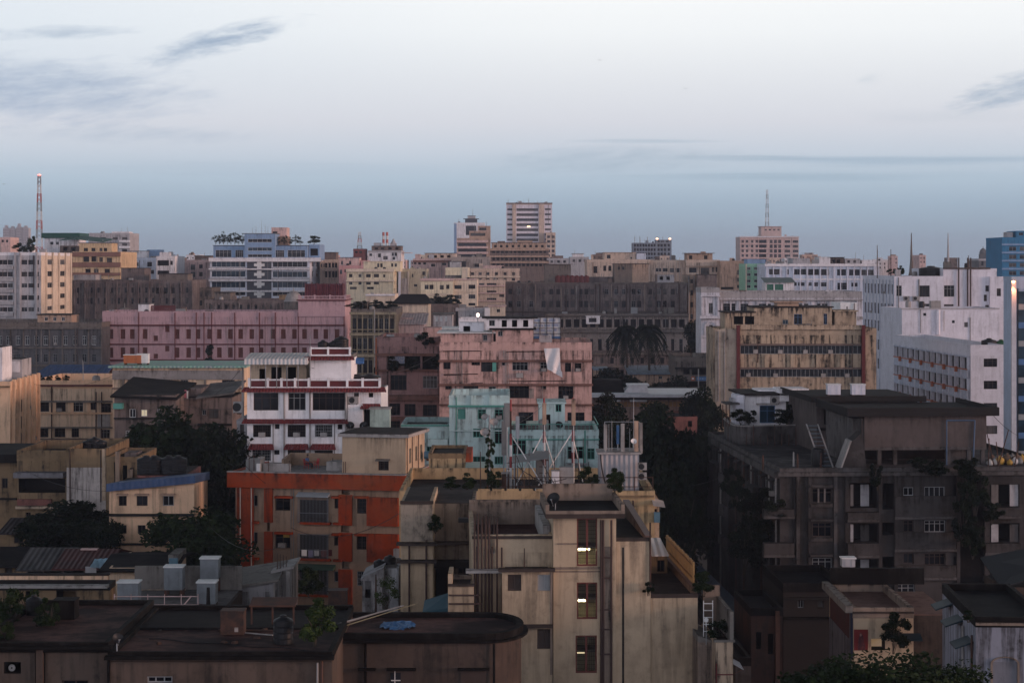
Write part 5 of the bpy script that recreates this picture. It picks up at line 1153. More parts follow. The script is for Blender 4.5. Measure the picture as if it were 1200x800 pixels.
k.body(535, [('d', [(134, 138, 541, 566), (144, 149, 545, 566), (152, 156, 548, 566)])], ph=.4)
k.box('pillar', wallmat('weathered pillar', (.34, .25, .19), .4, .5, .4), 135, 140, 529, 566, -.5, .47); k.box('pillar', MATS['weathered pillar'], 149.5, 155, 550, 566, -.5, .47); k.block('roof_house', 146, 160, 530.5, None, 3, 3, S_SOOT)
for i, (px, r_) in enumerate(((171.5, .85), (181, .85), (198, .85), (208.5, .85))):
    water_tank('big ribbed black tank in the row of four behind the blue roofed cream house', X(px, 192), 192, Z(557, 192), r_, 1.75, BLACKP, 'black tanks behind the blue roof')
k = B('old_house', 'reddish low house carrying the four big black tanks', 'house', 160, 218, 190.5, 9, mat=MATS['red brown plaster']); k.body(557, [], ph=0)
# M11 cream house with blue roof
k = B('house', 'two storey cream house with slanting blue roof edge', 'house', 128, 227.5, 182, 8, mat=S_CREAM2, par=S_CREAM2, fm=WOOD, glass=(G_DARK, G_MID))
k.body(571, [('p2', Q(0, 500, [(556, 594, 322, 370), (640, 692, 322, 370), (763, 815, 322, 370)]), {'shade': .35, 'sm': P_TAN}), ('p2', Q(0, 500, [(556, 593, 460, 500), (645, 682, 460, 500), (772, 808, 458, 500)])), ('p2', cols([150, 190], 9, [(648, 660)]))], ph=0)
k.ledge(127.5, 228, 601.5, 604, .45, DKCON, 'string_course'); k.ledge(127.5, 228, 636, 638, .35, DKCON, 'string_course')
zl, zr2 = k.z(575, 128), k.z(565, 227); hl = k.z(566, 128) - zl; hr = k.z(556, 227) - zr2
MB().hexa([(-.15, -.6, zl), (k.W + .15, -.6, zr2), (k.W + .15, 8.3, zr2 - .6), (-.15, 8.3, zl - .6)], [(-.15, -.6, zl + hl), (k.W + .15, -.6, zr2 + hr), (k.W + .15, 8.3, zr2 + hr - .55), (-.15, 8.3, zl + hl - .55)]).build('roof', corrugated('blue sheeting', (.06, .10, .20), (.045, .075, .15), 0, .5), k.o)
MB().hexa([(0, 0, k.zt), (k.W, 0, k.zt), (k.W, 8, k.zt), (0, 8, k.zt)], [(0, 0, zl + .2), (k.W, 0, zr2 + .2), (k.W, 8, zr2 - .5), (0, 8, zl - .5)]).build('gable_wall', S_CREAM2, k.o)
# lower left tiled cottage
TILE = corrugated('dark roof tiles', (.045, .035, .036), (.028, .024, .025), 0, .45)
def cottage(label, x0, x1, Y, D, eave, ridge, mat, roof, wins=(), z0=0, ext=.7, name='cottage'):
    k = B(name, label, 'house', x0, x1, Y, D, mat=mat, par=mat)
    k.body(eave, list(wins), ph=0, z0=z0)
    zr = k.z(ridge, (x0 + x1) / 2, D * .5)
    for a, b in (((-ext, k.zt - .25), (D / 2, zr)), ((D + ext, k.zt - .25), (D / 2, zr))):
        MB().hexa([(-ext, a[0], a[1]), (k.W + ext, a[0], a[1]), (k.W + ext, b[0], b[1]), (-ext, b[0], b[1])], [(-ext, a[0], a[1] + .14), (k.W + ext, a[0], a[1] + .14), (k.W + ext, b[0], b[1] + .14), (-ext, b[0], b[1] + .14)]).build('roof', roof, k.o)
    g = MB()
    for u in (0.01, k.W - .16): g.v += [(u, 0, k.zt), (u, D, k.zt), (u, D / 2, zr), (u + .15, 0, k.zt), (u + .15, D, k.zt), (u + .15, D / 2, zr)]; i = len(g.v) - 6; g.f += [(i, i + 1, i + 2), (i + 5, i + 4, i + 3), (i, i + 2, i + 5, i + 3), (i + 1, i + 2, i + 5, i + 4)]
    g.build('gable', mat, k.o)
    return k
cottage('small ochre cottage with dark tiled roof below the mouldy ochre house', 8, 53, 192, 9, 622, 608, S_OCHRE2, TILE, [('p2', Q(0, 500, [(65, 108, 515, 545)])), ('p2', [(36, 42, 628, 638)])])
cottage('low house with black sheet roof at the left edge above the shacks', -40, 34, 172, 9, 660, 642, S_OCHRE2, ROOF_B, [('p2', [(6, 14, 664, 672)])])
cottage('shack with mossy grey tiled roof and shaded porch left of the rust red roof', 31, 74, 170, 9, 664, 643, S_SOOT, corrugated('mossy grey tiles', (.075, .068, .068), (.035, .033, .034), 0, .45), [('d', [(33, 50, 666, 674), (53, 72, 666, 674)])])
k = cottage('shack with rust red corrugated roof beside a pale blue tarpaulin', 73, 119, 169, 9, 663, 644.5, S_SOOT, corrugated('rust red sheeting', (.085, .028, .026), (.05, .022, .022), 0, .4), [('d', [(75, 98, 665, 674), (113, 118.5, 665, 674)])])
MB().box(k.u(82), k.u(102), k.D * .5 - .4, k.D * .5 + .3, k.z(643, 92, 5), k.z(641, 92, 5)).build('ridge_cap', P_PINKISH, k.o)
o = thing('tarpaulin', 'pale blue tarpaulin stretched over the porch beside the rust red roof', 'tarpaulin', (0, 0, 0)); m = MB()
a, b, c, d = [Vector((X(px, Y), Y, Z(py, Y))) for px, py, Y in ((105, 664.5, 166), (127, 665.5, 166), (131, 653.5, 169), (111, 654.5, 169))]
n = 8
P = lambda i, j: tuple(a.lerp(b, i / n).lerp(d.lerp(c, i / n), j / n) + Vector((0, 0, -.25 * math.sin(math.pi * i / n) * math.sin(math.pi * j / n) + .03 * math.sin(i * 2.3 + j))))
for i in range(n):
    for j in range(n): m.quad(P(i, j), P(i + 1, j), P(i + 1, j + 1), P(i, j + 1))
m.build('sheet', plain('pale blue tarp', (.30, .47, .58), .6), o, smooth=True)
o = thing('hanging_sheet', 'white cloth hanging in the porch below the pale blue tarpaulin', 'cloth', (X(100, 167), 167, Z(677, 167))); MB().box(0, .85, 0, .04, 0, .9).build('cloth', plain('grey white cloth', (.4, .4, .42)), o)
k = cottage('cream cottage with black roof and two bright blue windows', 128, 197, 163, 9, 665, 651, S_CREAM, ROOF_B, [('s', Q(0, 500, [(566, 592, 660, 698), (644, 672, 660, 698)]), {'fm': plain('bright blue paint', (.04, .19, .33))})])
k.box('blue_door', plain('dull blue door', (.09, .18, .24)), 198, 208, 654, 672, 1, .3); k.block('side_room', 197, 209, 650, None, 2, 4, CON)
k = B('garden_wall', 'long low cream yard wall in front of the shacks', 'wall', -30, 126, 158, .5, mat=S_CREAM); k.body(674, [], ph=0)
MB().box(-.1, k.W + .1, -.1, .6, k.zt + .003, k.zt + .12).build('coping', DKCON, k.o)
k = B('old_house', 'low dark verandah house with dark red door below the yard wall', 'house', -30, 128, 146, 2.2, mat=S_OCHRE2, par=DKCON, roof=ROOF_D)
k.body(684.5, [('d', [(66, 90, 690, 720)]), ('d', [(30, 46, 692, 716)])], ph=.3); k.ledge(-30, 128, 684, 687, .8, LCON, 'eave')
# trees of the left side
tree('broad dark tree crown standing behind the blue roofed cream house', 214, 474, 222, 16, 7.0, LEAF_M, 3, 'dense')
tree('dark lower tree mass between the dark crown and the white red trimmed house', 252, 500, 214, 15, 5.2, LEAF_D, 4, 'dense')
tree('rounded leafy tree right of the cream blue roofed house', 236, 590, 176, 9.5, 5.2, LEAF_M, 5, 'dense')
tree('low dark tree against the dark gap beside the orange building', 262, 560, 196, 15, 4.5, LEAF_D, 6, 'dense')
tree('tree with thin yellowish top spilling behind the four black tanks', 170, 516, 232, 8, 5.2, LEAF_M, 9, 'round')
tree('low wide dark tree below the peeling white facade', 90, 585, 186, 7.0, 5.2, LEAF_D, 7, 'dense')
tree('small dark tree in the yard left of the cream blue roofed house', 118, 604, 181, 5.5, 2.6, LEAF_D, 8, 'round')
tree('low shrubby tree under the mouldy ochre veranda', 55, 596, 190, 5.5, 3, LEAF_D, 10, 'round')
# M13 white house red trim
k = B('house', 'white house with red tiled eaves, big dark windows and roof terrace', 'house', 289.5, 406.5, 214, 14, mat=S_WHITE, par=S_WHITE, roof=ROOF_G, fm=WOOD, glass=(G_DARK, G_DARK, G_MID))
RT = corrugated('red roof tiles', (.17, .032, .035), (.12, .025, .028), 0, .3)
q = lambda L: Q(240, 380, L)
k.body(454.5, [('p3', q([(228, 345, 320, 403), (390, 473, 320, 403)])), ('p5', q([(505, 660, 320, 403)])), ('g2', q([(226, 310, 470, 528), (388, 473, 470, 528), (516, 598, 470, 528)]), {'ac': 1}), ('p1', q([(328, 350, 467, 490), (622, 645, 468, 492), (325, 350, 588, 610)])), ('g2', q([(222, 310, 586, 640), (388, 473, 586, 650), (514, 600, 590, 640)]), {'ac': 1}), ('p2', cols([296, 337, 369], 18, [(655, 668)]))], ph=0)
def eave(x0, x1, y0, y1, pj, d=0):
    u0, u1 = k.u(x0, d), k.u(x1, d); za, zb = k.z(y0, (x0 + x1) / 2, d), k.z(y1, (x0 + x1) / 2, d)
    MB().hexa([(u0 - .2, d - pj, zb), (u1 + .2, d - pj, zb), (u1, d + .05, zb), (u0, d + .05, zb)], [(u0 - .2, d - pj, zb + .12), (u1 + .2, d - pj, zb + .12), (u1, d + .05, za), (u0, d + .05, za)]).build('tiled_eave', RT, k.o)
eave(286.5, 451, 453.3, 458.8, .9); eave(286.5, 406.5, 490.5, 495.5, .8)
for x0, x1 in ((294, 320), (335.5, 360.5), (366, 392)): eave(x0, x1, 519.5, 526, .9)
eave(425, 445, 472.5, 478.5, .8, .6)
for px in (333, 363.3, 405): k.pipe(px, 459, 560, .09, LCON, -.12)
k.pipe(320, 496, 560, .05, PIPEG); k.pipe(392, 496, 545, .05, PIPEG)
# railing of the roof terrace: white frame with red panels
zt = k.zt + .003
m = MB(); r_ = MB()
u0, u1 = k.u(292), k.u(446)
m.box(u0, u1, -.15, .1, zt, zt + .12).box(u0, u1, -.17, .12, zt + .75, zt + .9)
for px in (292, 314, 330, 346, 362, 385, 407, 425, 445):
    u = k.u(px); m.box(u - .12, u + .12, -.2, .15, zt + .12, zt + 1.0)
r_.box(u0 + .2, u1 - .2, -.06, -.02, zt + .15, zt + .72)
m.build('railing', S_WHITE, k.o); r_.build('railing_panel', DKRED, k.o)
ua, ub, zb, z2 = k.block('penthouse', 363, 411.5, 421, 453, .8, 8, S_WHITE)
eave(357, 414, 417.5, 421.5, .9, .8)
MB().box(ua, ub, .8, 8.8, z2 + .003, z2 + .4).build('roof', ROOF_G, k.o)
m = MB(); m.box(ua, ub, .75, .95, z2 + .35, z2 + .5).box(ua, ub, .73, .97, z2 + 1.05, z2 + 1.2)
for px in (364, 384.5, 410): u = k.u(px, .8); m.box(u - .1, u + .1, .72, .98, z2 + .4, z2 + 1.25)
m.build('railing', S_WHITE, k.o); MB().box(ua + .1, ub - .1, .84, .88, z2 + .5, z2 + 1.03).build('railing_panel', DKRED, k.o)
for i, px in enumerate((378.5, 391, 400)): water_tank(['left of the three low black tanks on the white house penthouse', 'middle of the three low black tanks on the white house penthouse', 'broad right tank on the white house penthouse'][i], X(px, 219), 219, z2 + .4, [.55, .55, .75][i], [1.35, 1.3, 1.75][i])
k.block('terrace_room', 294, 359, 426, 453, 3.5, 4, S_CREAM, [('d', [(304, 312, 432, 446), (318, 330, 430, 447), (335, 347, 430, 447)])])
za, zb_ = k.z(420, 325, 0), k.z(426.5, 325, 0); u0, u1 = k.u(287.5), k.u(361)
MB().hexa([(u0, -1.0, zb_), (u1, -1.0, zb_), (u1, 4.5, zb_ + .35), (u0, 4.5, zb_ + .35)], [(u0, -1.0, za), (u1, -1.0, za), (u1, 4.5, za + .4), (u0, 4.5, za + .4)]).build('canopy_roof', corrugated('white corrugated plastic', (.58, .58, .58), (.45, .46, .47), 0, .4), k.o)
for px in (294.5, 312, 325, 337, 350): MB().tube((k.u(px), -.6, zt), (k.u(px), -.6, zb_), .05, n=6).build('post', GREYP, k.o)
# right part and left recess of the white house
k2 = B('house', 'narrow white wing with red hood over a dark doorway', 'house', 406.8, 446.5, 214.6, 12, mat=S_WHITE, par=S_WHITE, roof=ROOF_G)
k2.body(459, [('p1', q([(699, 722, 320, 340), (768, 790, 320, 342)])), ('d', q([(746, 778, 398, 480)]))], ph=0)
k2.box('white_panel', S_WHITE, 407.5, 425, 474, 506, -.35, .33)
ac_unit('round fanned split unit on the white wing wall', k2.pt(414, 473.5, -.02), 1.05, .8)
dish('left dark dish on the white wing ledge', k2.pt(410, 499, -1), .42, 15, BLACKP); dish('right dark dish on the white wing ledge', k2.pt(426.5, 499, -1), .42, -15, BLACKP)
k2.box('ledge', CON, 406, 447, 502, 505, -1.6, 1.55)
o = thing('water_tank_shelter', 'greenish white concrete cistern right of the white wing doorway', 'cistern', (X(433.5, 211), 211, Z(505, 211))); MB().box(0, 1.95, 0, 2, 0, 2.15).build('cistern_body', wallmat('greenish plaster', (.42, .52, .47), .3, .4, .3), o); MB().box(-.1, 2.05, -.1, 2.1, 2.153, 2.3).build('lid', LCON, o)
water_tank('left of the two large black tanks on the white wing roof', X(419, 219), 219, k2.zt, 1.05, 1.5); water_tank('right of the two large black tanks on the white wing roof', X(433.5, 219), 219, k2.zt, 1.15, 1.55)
o = thing('tarpaulin', 'blue tarpaulin bundled above the black tanks of the white wing', 'tarpaulin', (X(411, 221), 221, Z(425, 221))); m = MB()
for i in range(6): m.hexa([(i * .22, 0, -.2 + .1 * (i % 2)), (i * .22 + .22, 0, -.1 + .12 * ((i + 1) % 2)), (i * .22 + .22, 1, -.1), (i * .22, 1, -.2)], [(i * .22, 0, .45 - .06 * i), (i * .22 + .22, 0, .39 - .06 * i), (i * .22 + .22, 1, .5), (i * .22, 1, .5)])
m.build('sheet', plain('blue tarp', (.05, .15, .38)), o)
k3 = B('house', 'set back grey white side wing left of the white house', 'house', 277.5, 289.3, 217, 10, mat=P_GREY, par=P_GREY); k3.body(492, [('p1', q([(165, 184, 468, 520), (165, 184, 575, 630)]))], ph=.3)
pole('thick grey vent pipe on the left corner of the white house', X(284.5, 216), 216, Z(493, 216), 5.4, .16, LCON, 0, None, 'vent_pipe', 'pipe')
pole('tall thin aerial in front of the white house penthouse', X(363.5, 213), 213, Z(453, 213), 5.2, .05, GREYP)
ac_unit('boxy condenser on the left corner of the white house', (X(279.5, 215), 215, Z(484, 215)), 1.0, 1.2); k3.box('bracket', IRON, 277.5, 284, 484, 485, -1, .97)
# ------------------------------------------------------------------ nearer buildings, centre
# M15 salmon apartment house
q = lambda L: Q(480, 380, L)
k = B('apartment_block', 'salmon pink apartment house with stained bands and a white sheet hung from its front', 'building', 515, 693.5, 285, 18, mat=S_SALMON, par=S_SALMON, roof=ROOF_R, fm=WOOD, glass=(G_DARK, G_DARK, G_MID))
k.body(401, [('p2', q([(158, 192, 170, 210), (612, 645, 177, 222), (728, 757, 180, 222), (773, 806, 181, 222)])), ('p3', q([(290, 330, 172, 192), (335, 404, 174, 222)])), ('p4', q([(481, 555, 176, 216)])), ('p2', q([(167, 195, 288, 305), (370, 405, 291, 316)])), ('p4', q([(252, 322, 283, 328), (467, 560, 286, 346), (697, 768, 289, 350)])), ('p1', q([(432, 448, 178, 193), (618, 640, 288, 304)])), ('p3', q([(510, 580, 411, 472), (740, 820, 412, 474)])), ('p3', q([(610, 660, 411, 460), (250, 320, 400, 450)])), ('p3', cols([520, 560, 640], 15, [(506, 520)]))], ph=1.0)
SB = wallmat('stained red brown band', (.20, .105, .085), .5, .5, .4)
for y0, y1, pj in ((421.5, 424, .55), (449.5, 451.8, .5), (473.2, 475.2, .45), (498, 500, .4)): k.ledge(514, 695, y0, y1, pj, SB, 'string_course')
for px, a, b in ((535.5, 410, 455), (541.5, 410, 470), (593, 410, 452), (595.5, 412, 470), (636, 450, 500)): k.pipe(px, a, b, .05, LCON)
for x0, x1, y in ((519, 563, 411.5), (593, 640, 412), (520, 560, 438.5), (552, 566, 449), (597, 662, 446.5), (520, 540, 439.5)):
    MB().tube((k.u(x0), -.12, k.z(y)), (k.u(x1), -.12, k.z(y - .5)), .06, n=6).build('service_pipe', PIPE, k.o)
k.box('teal_cloth', TEAL, 577, 581.5, 424.5, 435, -.2, .1); k.box('air_conditioner', LCON, 605, 613, 437, 442.5, -.5, .48); k.box('shutter_board', wallmat('grey board', (.3, .25, .23)), 620.5, 625.8, 455, 466.5, -.1, .08)
k.block('penthouse', 516.5, 576.5, 390.5, None, 3, 8, S_SALMON, [('p2', cols([566], 5, [(392, 399)]))], slab=plain('white sheeting', (.6, .6, .6)), over=.5)
k.block('penthouse', 577, 625, 386.5, None, 2.5, 8, S_SALMON, [('p2', cols([583.5], 5.5, [(388, 394)])), ('d', cols([578], 3, [(389, 400)]))], slab=ROOF_B, over=.4)
k.block('roof_shed', 570, 625, 373, 385.5, 5, 5, P_WHITE, [('d', cols([588, 600, 613], 6, [(375, 383)])), ('p2', cols([573], 7, [(375, 382)]))], slab=ROOF_B, over=.6)
k.block('roof_box', 538, 567, 378, 390, 6, 4, P_WHITE, [('d', cols([543], 8, [(382, 388)]))])
o = thing('banner', 'big white sheet hanging over the front of the salmon apartment house', 'sheet', (0, 0, 0)); m = MB(); n, r = 10, 16
def sh(i, j):
    a, b = i / n, j / r
    x0 = 637.3 + (641.5 - 637.3) * b; x1 = 655.5 + 1.8 * b + (1.5 if b > .75 else 0)
    px = x0 + (x1 - x0) * a; py = 407.3 + (432 - 407.3) * b + (1 - a) * .5 + a * b * 9.5 - (3 * a * b if a < .4 else 0)
    Y = 284.0 - .25 * math.sin(a * 9 + b * 5) * (b + .2) - .25 * b
    return (X(px, 285), Y, Z(py, 285))
for i in range(n):
    for j in range(r): m.quad(sh(i, j), sh(i + 1, j), sh(i + 1, j + 1), sh(i, j + 1))
m.build('sheet', plain('white cotton', (.72, .70, .72), .9, var=.15), o, smooth=True)
o = thing('billboard', 'white billboard of patched panels on a steel frame behind the salmon house', 'billboard', (X(625, 300), 300, Z(397, 300)))
w, hh = X(657, 300) - X(625, 300), Z(371, 300) - Z(396, 300)
MB().box(0, w, 0, .08, 0, hh).build('panel', plain('white panel', (.6, .6, .62), .7, scale=.9, var=.6), o)
MB().box(0, w, -.01, -.002, -.002, .35).build('blue_strip', BLUEP, o)
m = MB()
for i in range(5): m.box(w * i / 4 - .04, w * i / 4 + .04, -.1, -.011, -.6, hh)
for j in range(5): m.box(0, w, -.14, -.101, hh * j / 4 - .03, hh * j / 4 + .03)
m.build('frame', PIPE, o)
m = MB(); rng = random.Random(5)
for j in range(4):
    u = .15
    while u < w - .8:
        l = rng.uniform(.3, .9); zz = hh * (.12 + .23 * j); m.box(u, u + l, -.016, -.003, zz, zz + .22 + .2 * rng.random()); u += l + rng.uniform(.15, .5)
m.build('faded_print', plain('faded blue print', (.30, .34, .46)), o)
q2 = lambda L: Q(240, 380, L)
k = B('apartment_block', 'darker dull pink apartment house with red cornices left of the salmon one', 'building', 441, 514.6, 296, 18, mat=S_PINK2, par=S_PINK2, roof=ROOF_R, fm=WOOD)
k.body(395, [('d', q2([(858, 935, 143, 195), (940, 1010, 145, 205), (1020, 1090, 148, 210)])), ('p4', q2([(870, 946, 237, 308), (1022, 1090, 241, 300)])), ('p3', q2([(864, 916, 370, 426), (936, 988, 372, 428), (1022, 1088, 376, 430)])), ('p3', cols([456, 475, 496], 13, [(493, 506)]))], ph=1.2)
for y0, y1, pj in ((414, 417, .6), (432.5, 434.5, .7), (462.5, 468.5, .9), (488, 491, .6)): k.ledge(440.5, 515, y0, y1, pj, SB, 'string_course')
k.box('balcony_cloth', plain('patterned cloth', (.35, .33, .36), .8, scale=6, col2=(.12, .16, .25)), 456, 474, 417, 426, -.3, .1)
k.block('roof_house', 496, 516, 384, None, 5, 6, S_SALMON)
for px, a, b in ((440.8, 396, 470), (454, 416, 470)): k.pipe(px, a, b, .12, plain('orange pipe', (.32, .10, .05)) if px < 445 else PIPE)
for i, (px, py) in enumerate(((499, 405), (482, 432), (460, 433), (513, 431))): plant('weed hanging from the ledge of the dull pink apartment house', px, py + 4, 295, 2.6, 2.2, LEAF_D, i, 'ledge_weed', 'weed', 'bush')['group'] = 'ledge weeds on the dull pink house'
MB().tube((k.u(450), .6, k.zt), (k.u(477), .6, k.zt - .2), .12).build('service_pipe', PIPE, k.o)
# M16 mint house
q = lambda L: Q(480, 380, L)
k = B('house', 'pale mint green house front with dark teal windows and parapet ribs', 'house', 526.5, 597, 225, 12, mat=S_MINT, par=S_MINT, roof=ROOF_G, fm=TEAL, glass=(G_DARK, G_MID, G_GREEN))
k.body(463, [('s', q([(226, 262, 396, 444)])), ('p2', q([(320, 358, 398, 446), (398, 438, 399, 447)])), ('p3', q([(297, 345, 488, 530)])), ('p2', q([(398, 438, 487, 560)])), ('p3', q([(297, 355, 618, 656), (398, 438, 618, 656)]))], ph=1.0)
k.ledge(525, 597.5, 474.5, 476.5, .5, TEAL, 'string_course'); k.ledge(526, 597, 503.5, 505, .3, S_MINT, 'string_course')
for px in (552, 573.5): k.box('parapet_rib', S_MINT, px, px + 2.5, 463, 474, -.25, .2)
k.pipe(534.7, 465, 580, .06, TEAL); k.pipe(590, 476, 580, .05, PIPEG)
k = B('house', 'lower mint green side wing with white canopy, left of the mint front', 'house', 470, 526.3, 226, 11, mat=S_MINT, par=S_MINT, roof=ROOF_G, fm=TEAL)
k.body(497, [('p3', cols([500, 513], 9, [(523, 529)])), ('p2', cols([478], 8, [(508, 516)]))], ph=.6); k.ledge(470, 526.5, 497.3, 499, .3, TEAL, 'string_course'); k.ledge(502, 525, 513.5, 522, .9, S_MINT, 'canopy')
k = B('house', 'lower mint green wing with teal railing, right of the mint front', 'house', 597.3, 701.5, 224, 13, mat=S_MINT, par=S_MINT, roof=ROOF_G, fm=TEAL, glass=(G_DARK, G_GREEN))
k.body(503.5, [('p3', q([(482, 546, 542, 610), (740, 815, 572, 630)])), ('p2', q([(573, 597, 576, 600), (832, 868, 580, 632)]))], ph=.5)
k.ledge(597, 702.3, 514, 515.2, .25, TEAL, 'string_course')
m = MB(); z0 = k.zt
for i in range(22): u = .1 + (k.W - .2) * i / 21; m.box(u - .02, u + .02, .02, .06, z0, z0 + .55)
m.box(0, k.W, .0, .08, z0 + .55, z0 + .62).box(k.W - .08, k.W, .08, 12, z0 + .55, z0 + .62).build('railing', TEAL, k.o)
k.pipe(685.5, 504, 570, .08, TEAL)
k.block('stair_house', 631.5, 662, 473, None, 2, 6, S_MINT, [('p2', q([(684, 712, 374, 410)])), ('d', q([(640, 660, 422, 494)]))], slab=S_MINT, over=.15)
dish('small dark dish on the mint stair house wall', (X(655, 225), 225.6, Z(499, 225)), .42, 20, BLACKP, .5)
k.box('ledge_awning', GREYP, 664, 688, 543, 545, -.9, .88)
# M17 stained yellow block and orange cheek
k = B('stair_block', 'stained yellow roof block with an orange cheek beside the orange building', 'building', 502.5, 545.5, 172, 8, mat=wallmat('stained yellow plaster', (.46, .34, .20), .45, .7, .6), par=S_OCHRE2, roof=ROOF_D)
k.body(531, [], ph=.3); k.ledge(502, 545.5, 557, 558.3, .15, CON, 'string_course')
ORA = wallmat('orange plaster', (.33, .047, .015), .45, .4, .5, patch=.8, second=(.30, .085, .04))
k.block('orange_wing', 545.7, 552.5, 530.5, 555, 0, 6, ORA)
k.block('lean_to', 546, 570, 549, 575, -3, 3, S_SOOT, [('d', cols([550, 560], 6, [(556, 572)]))])
MB().hexa([(k.u(545, -3), -3.4, k.z(552, 557, -3)), (k.u(571, -3), -3.4, k.z(552, 557, -3)), (k.u(571, -3), .2, k.z(546, 557, -3)), (k.u(545, -3), .2, k.z(546, 557, -3))], [(k.u(545, -3), -3.4, k.z(551, 557, -3)), (k.u(571, -3), -3.4, k.z(551, 557, -3)), (k.u(571, -3), .2, k.z(545, 557, -3)), (k.u(545, -3), .2, k.z(545, 557, -3))]).build('awning', plain('pale green sheet', (.33, .45, .41)), k.o)
dish('white dish under the pale green awning', (X(548.5, 167), 167.5, Z(563, 167)), .32, 0, LCON, .5)
# M14 orange building
q = lambda L: Q(240, 540, L)
S_BEI = wallmat('dusty beige plaster', (.37, .255, .18), .2, .35, .4, patch=.3)
k = B('apartment_block', 'cream apartment house with broad orange bands, panels and pilasters', 'building', 276, 469, 187.3, 9.5, -11.5, mat=S_BEI, par=ORA, roof=LCON, fm=WOOD, glass=(G_DARK, G_DARK, G_MID))
k.body(553, [('p2', q([(330, 400, 166, 232)])), ('p1', q([(228, 247, 160, 212), (228, 247, 333, 386), (228, 247, 500, 540)])), ('p1', q([(608, 627, 170, 222), (606, 625, 346, 396), (606, 625, 516, 566)])), ('g2', q([(714, 757, 176, 246), (712, 757, 348, 415), (712, 750, 516, 585)])), ('p2', q([(330, 400, 337, 408)])), ('e', q([(640, 680, 132, 156), (637, 677, 302, 333), (641, 678, 470, 504), (291, 305, 288, 328), (172, 216, 122, 152)])), ('d', q([(446, 580, 182, 286), (446, 580, 346, 456), (446, 580, 502, 628)])), ('p2', cols([330, 440], 14, [(712, 728)]))], ph=0, yref=276)
RIGHT_ = [(1.5, 2.5, k.z(590, 460), k.z(578, 460)), (5, 6, k.z(590, 460), k.z(578, 460))]
zt = k.zt
# orange parapet band, projecting
zb = k.z(570, 276)
for a, b, c, d in ((-.6, k.W + .6, -.55, -.003), ):
    MB().box(a, b, c, d, zb, zt + .05).box(k.W + .003, k.W + .6, 0, 9.6, zb, zt + .05).box(-.6, -.003, 0, 9.6, zb, zt + .05).build('parapet_band', ORA, k.o)
MB().box(-.6, k.W + .6, -.62, -.1, zt + .053, zt + .14).box(k.W + .1, k.W + .65, -.1, 9.6, zt + .053, zt + .14).build('coping', LCON, k.o)
for a, b, y0, y1 in ((150, 226, 126, 690), (281, 319, 126, 700), (629, 692, 132, 700)): k.box('orange_pilaster', ORA, 240 + a / 4, 240 + b / 4, 540 + y0 / 4, 540 + y1 / 4, -.28, .26) if a not in (281, 629) else None
# pilasters with vents: built as strips around the vent openings
def strip(a, b, vents, y0=128, y1=700):
    ys = [y0]
    for c, d in vents: ys += [c - 2, d + 2]
    ys.append(y1); m = MB(); xm = 240 + (a + b) / 8
    for i in range(0, len(ys), 2): m.box(k.u(240 + a / 4), k.u(240 + b / 4), -.22, -.002, k.z(540 + ys[i + 1] / 4, xm), k.z(540 + ys[i] / 4, xm))
    m.build('orange_pilaster', ORA, k.o)
strip(281, 319, [(288, 328)]); strip(629, 692, [(132, 156), (302, 333), (470, 504)])
for y0, y1 in ((172, 305), (343, 474)): k.box('orange_panel', ORA, 240 + 758 / 4, 240 + 905 / 4, 540 + y0 / 4, 540 + y1 / 4, -.45, .43)
for a, b, y in ((444, 586, 288), (444, 586, 458), (436, 586, 626), (600, 640, 290), (600, 640, 462), (222, 248, 284), (222, 248, 454), (325, 408, 165), (325, 408, 334), (700, 760, 166), (700, 760, 342), (592, 632, 166), (592, 632, 340)):
    k.box('ledge', ORA, 240 + a / 4, 240 + b / 4, 540 + y / 4, 540 + (y + 10) / 4, -.5, .48)
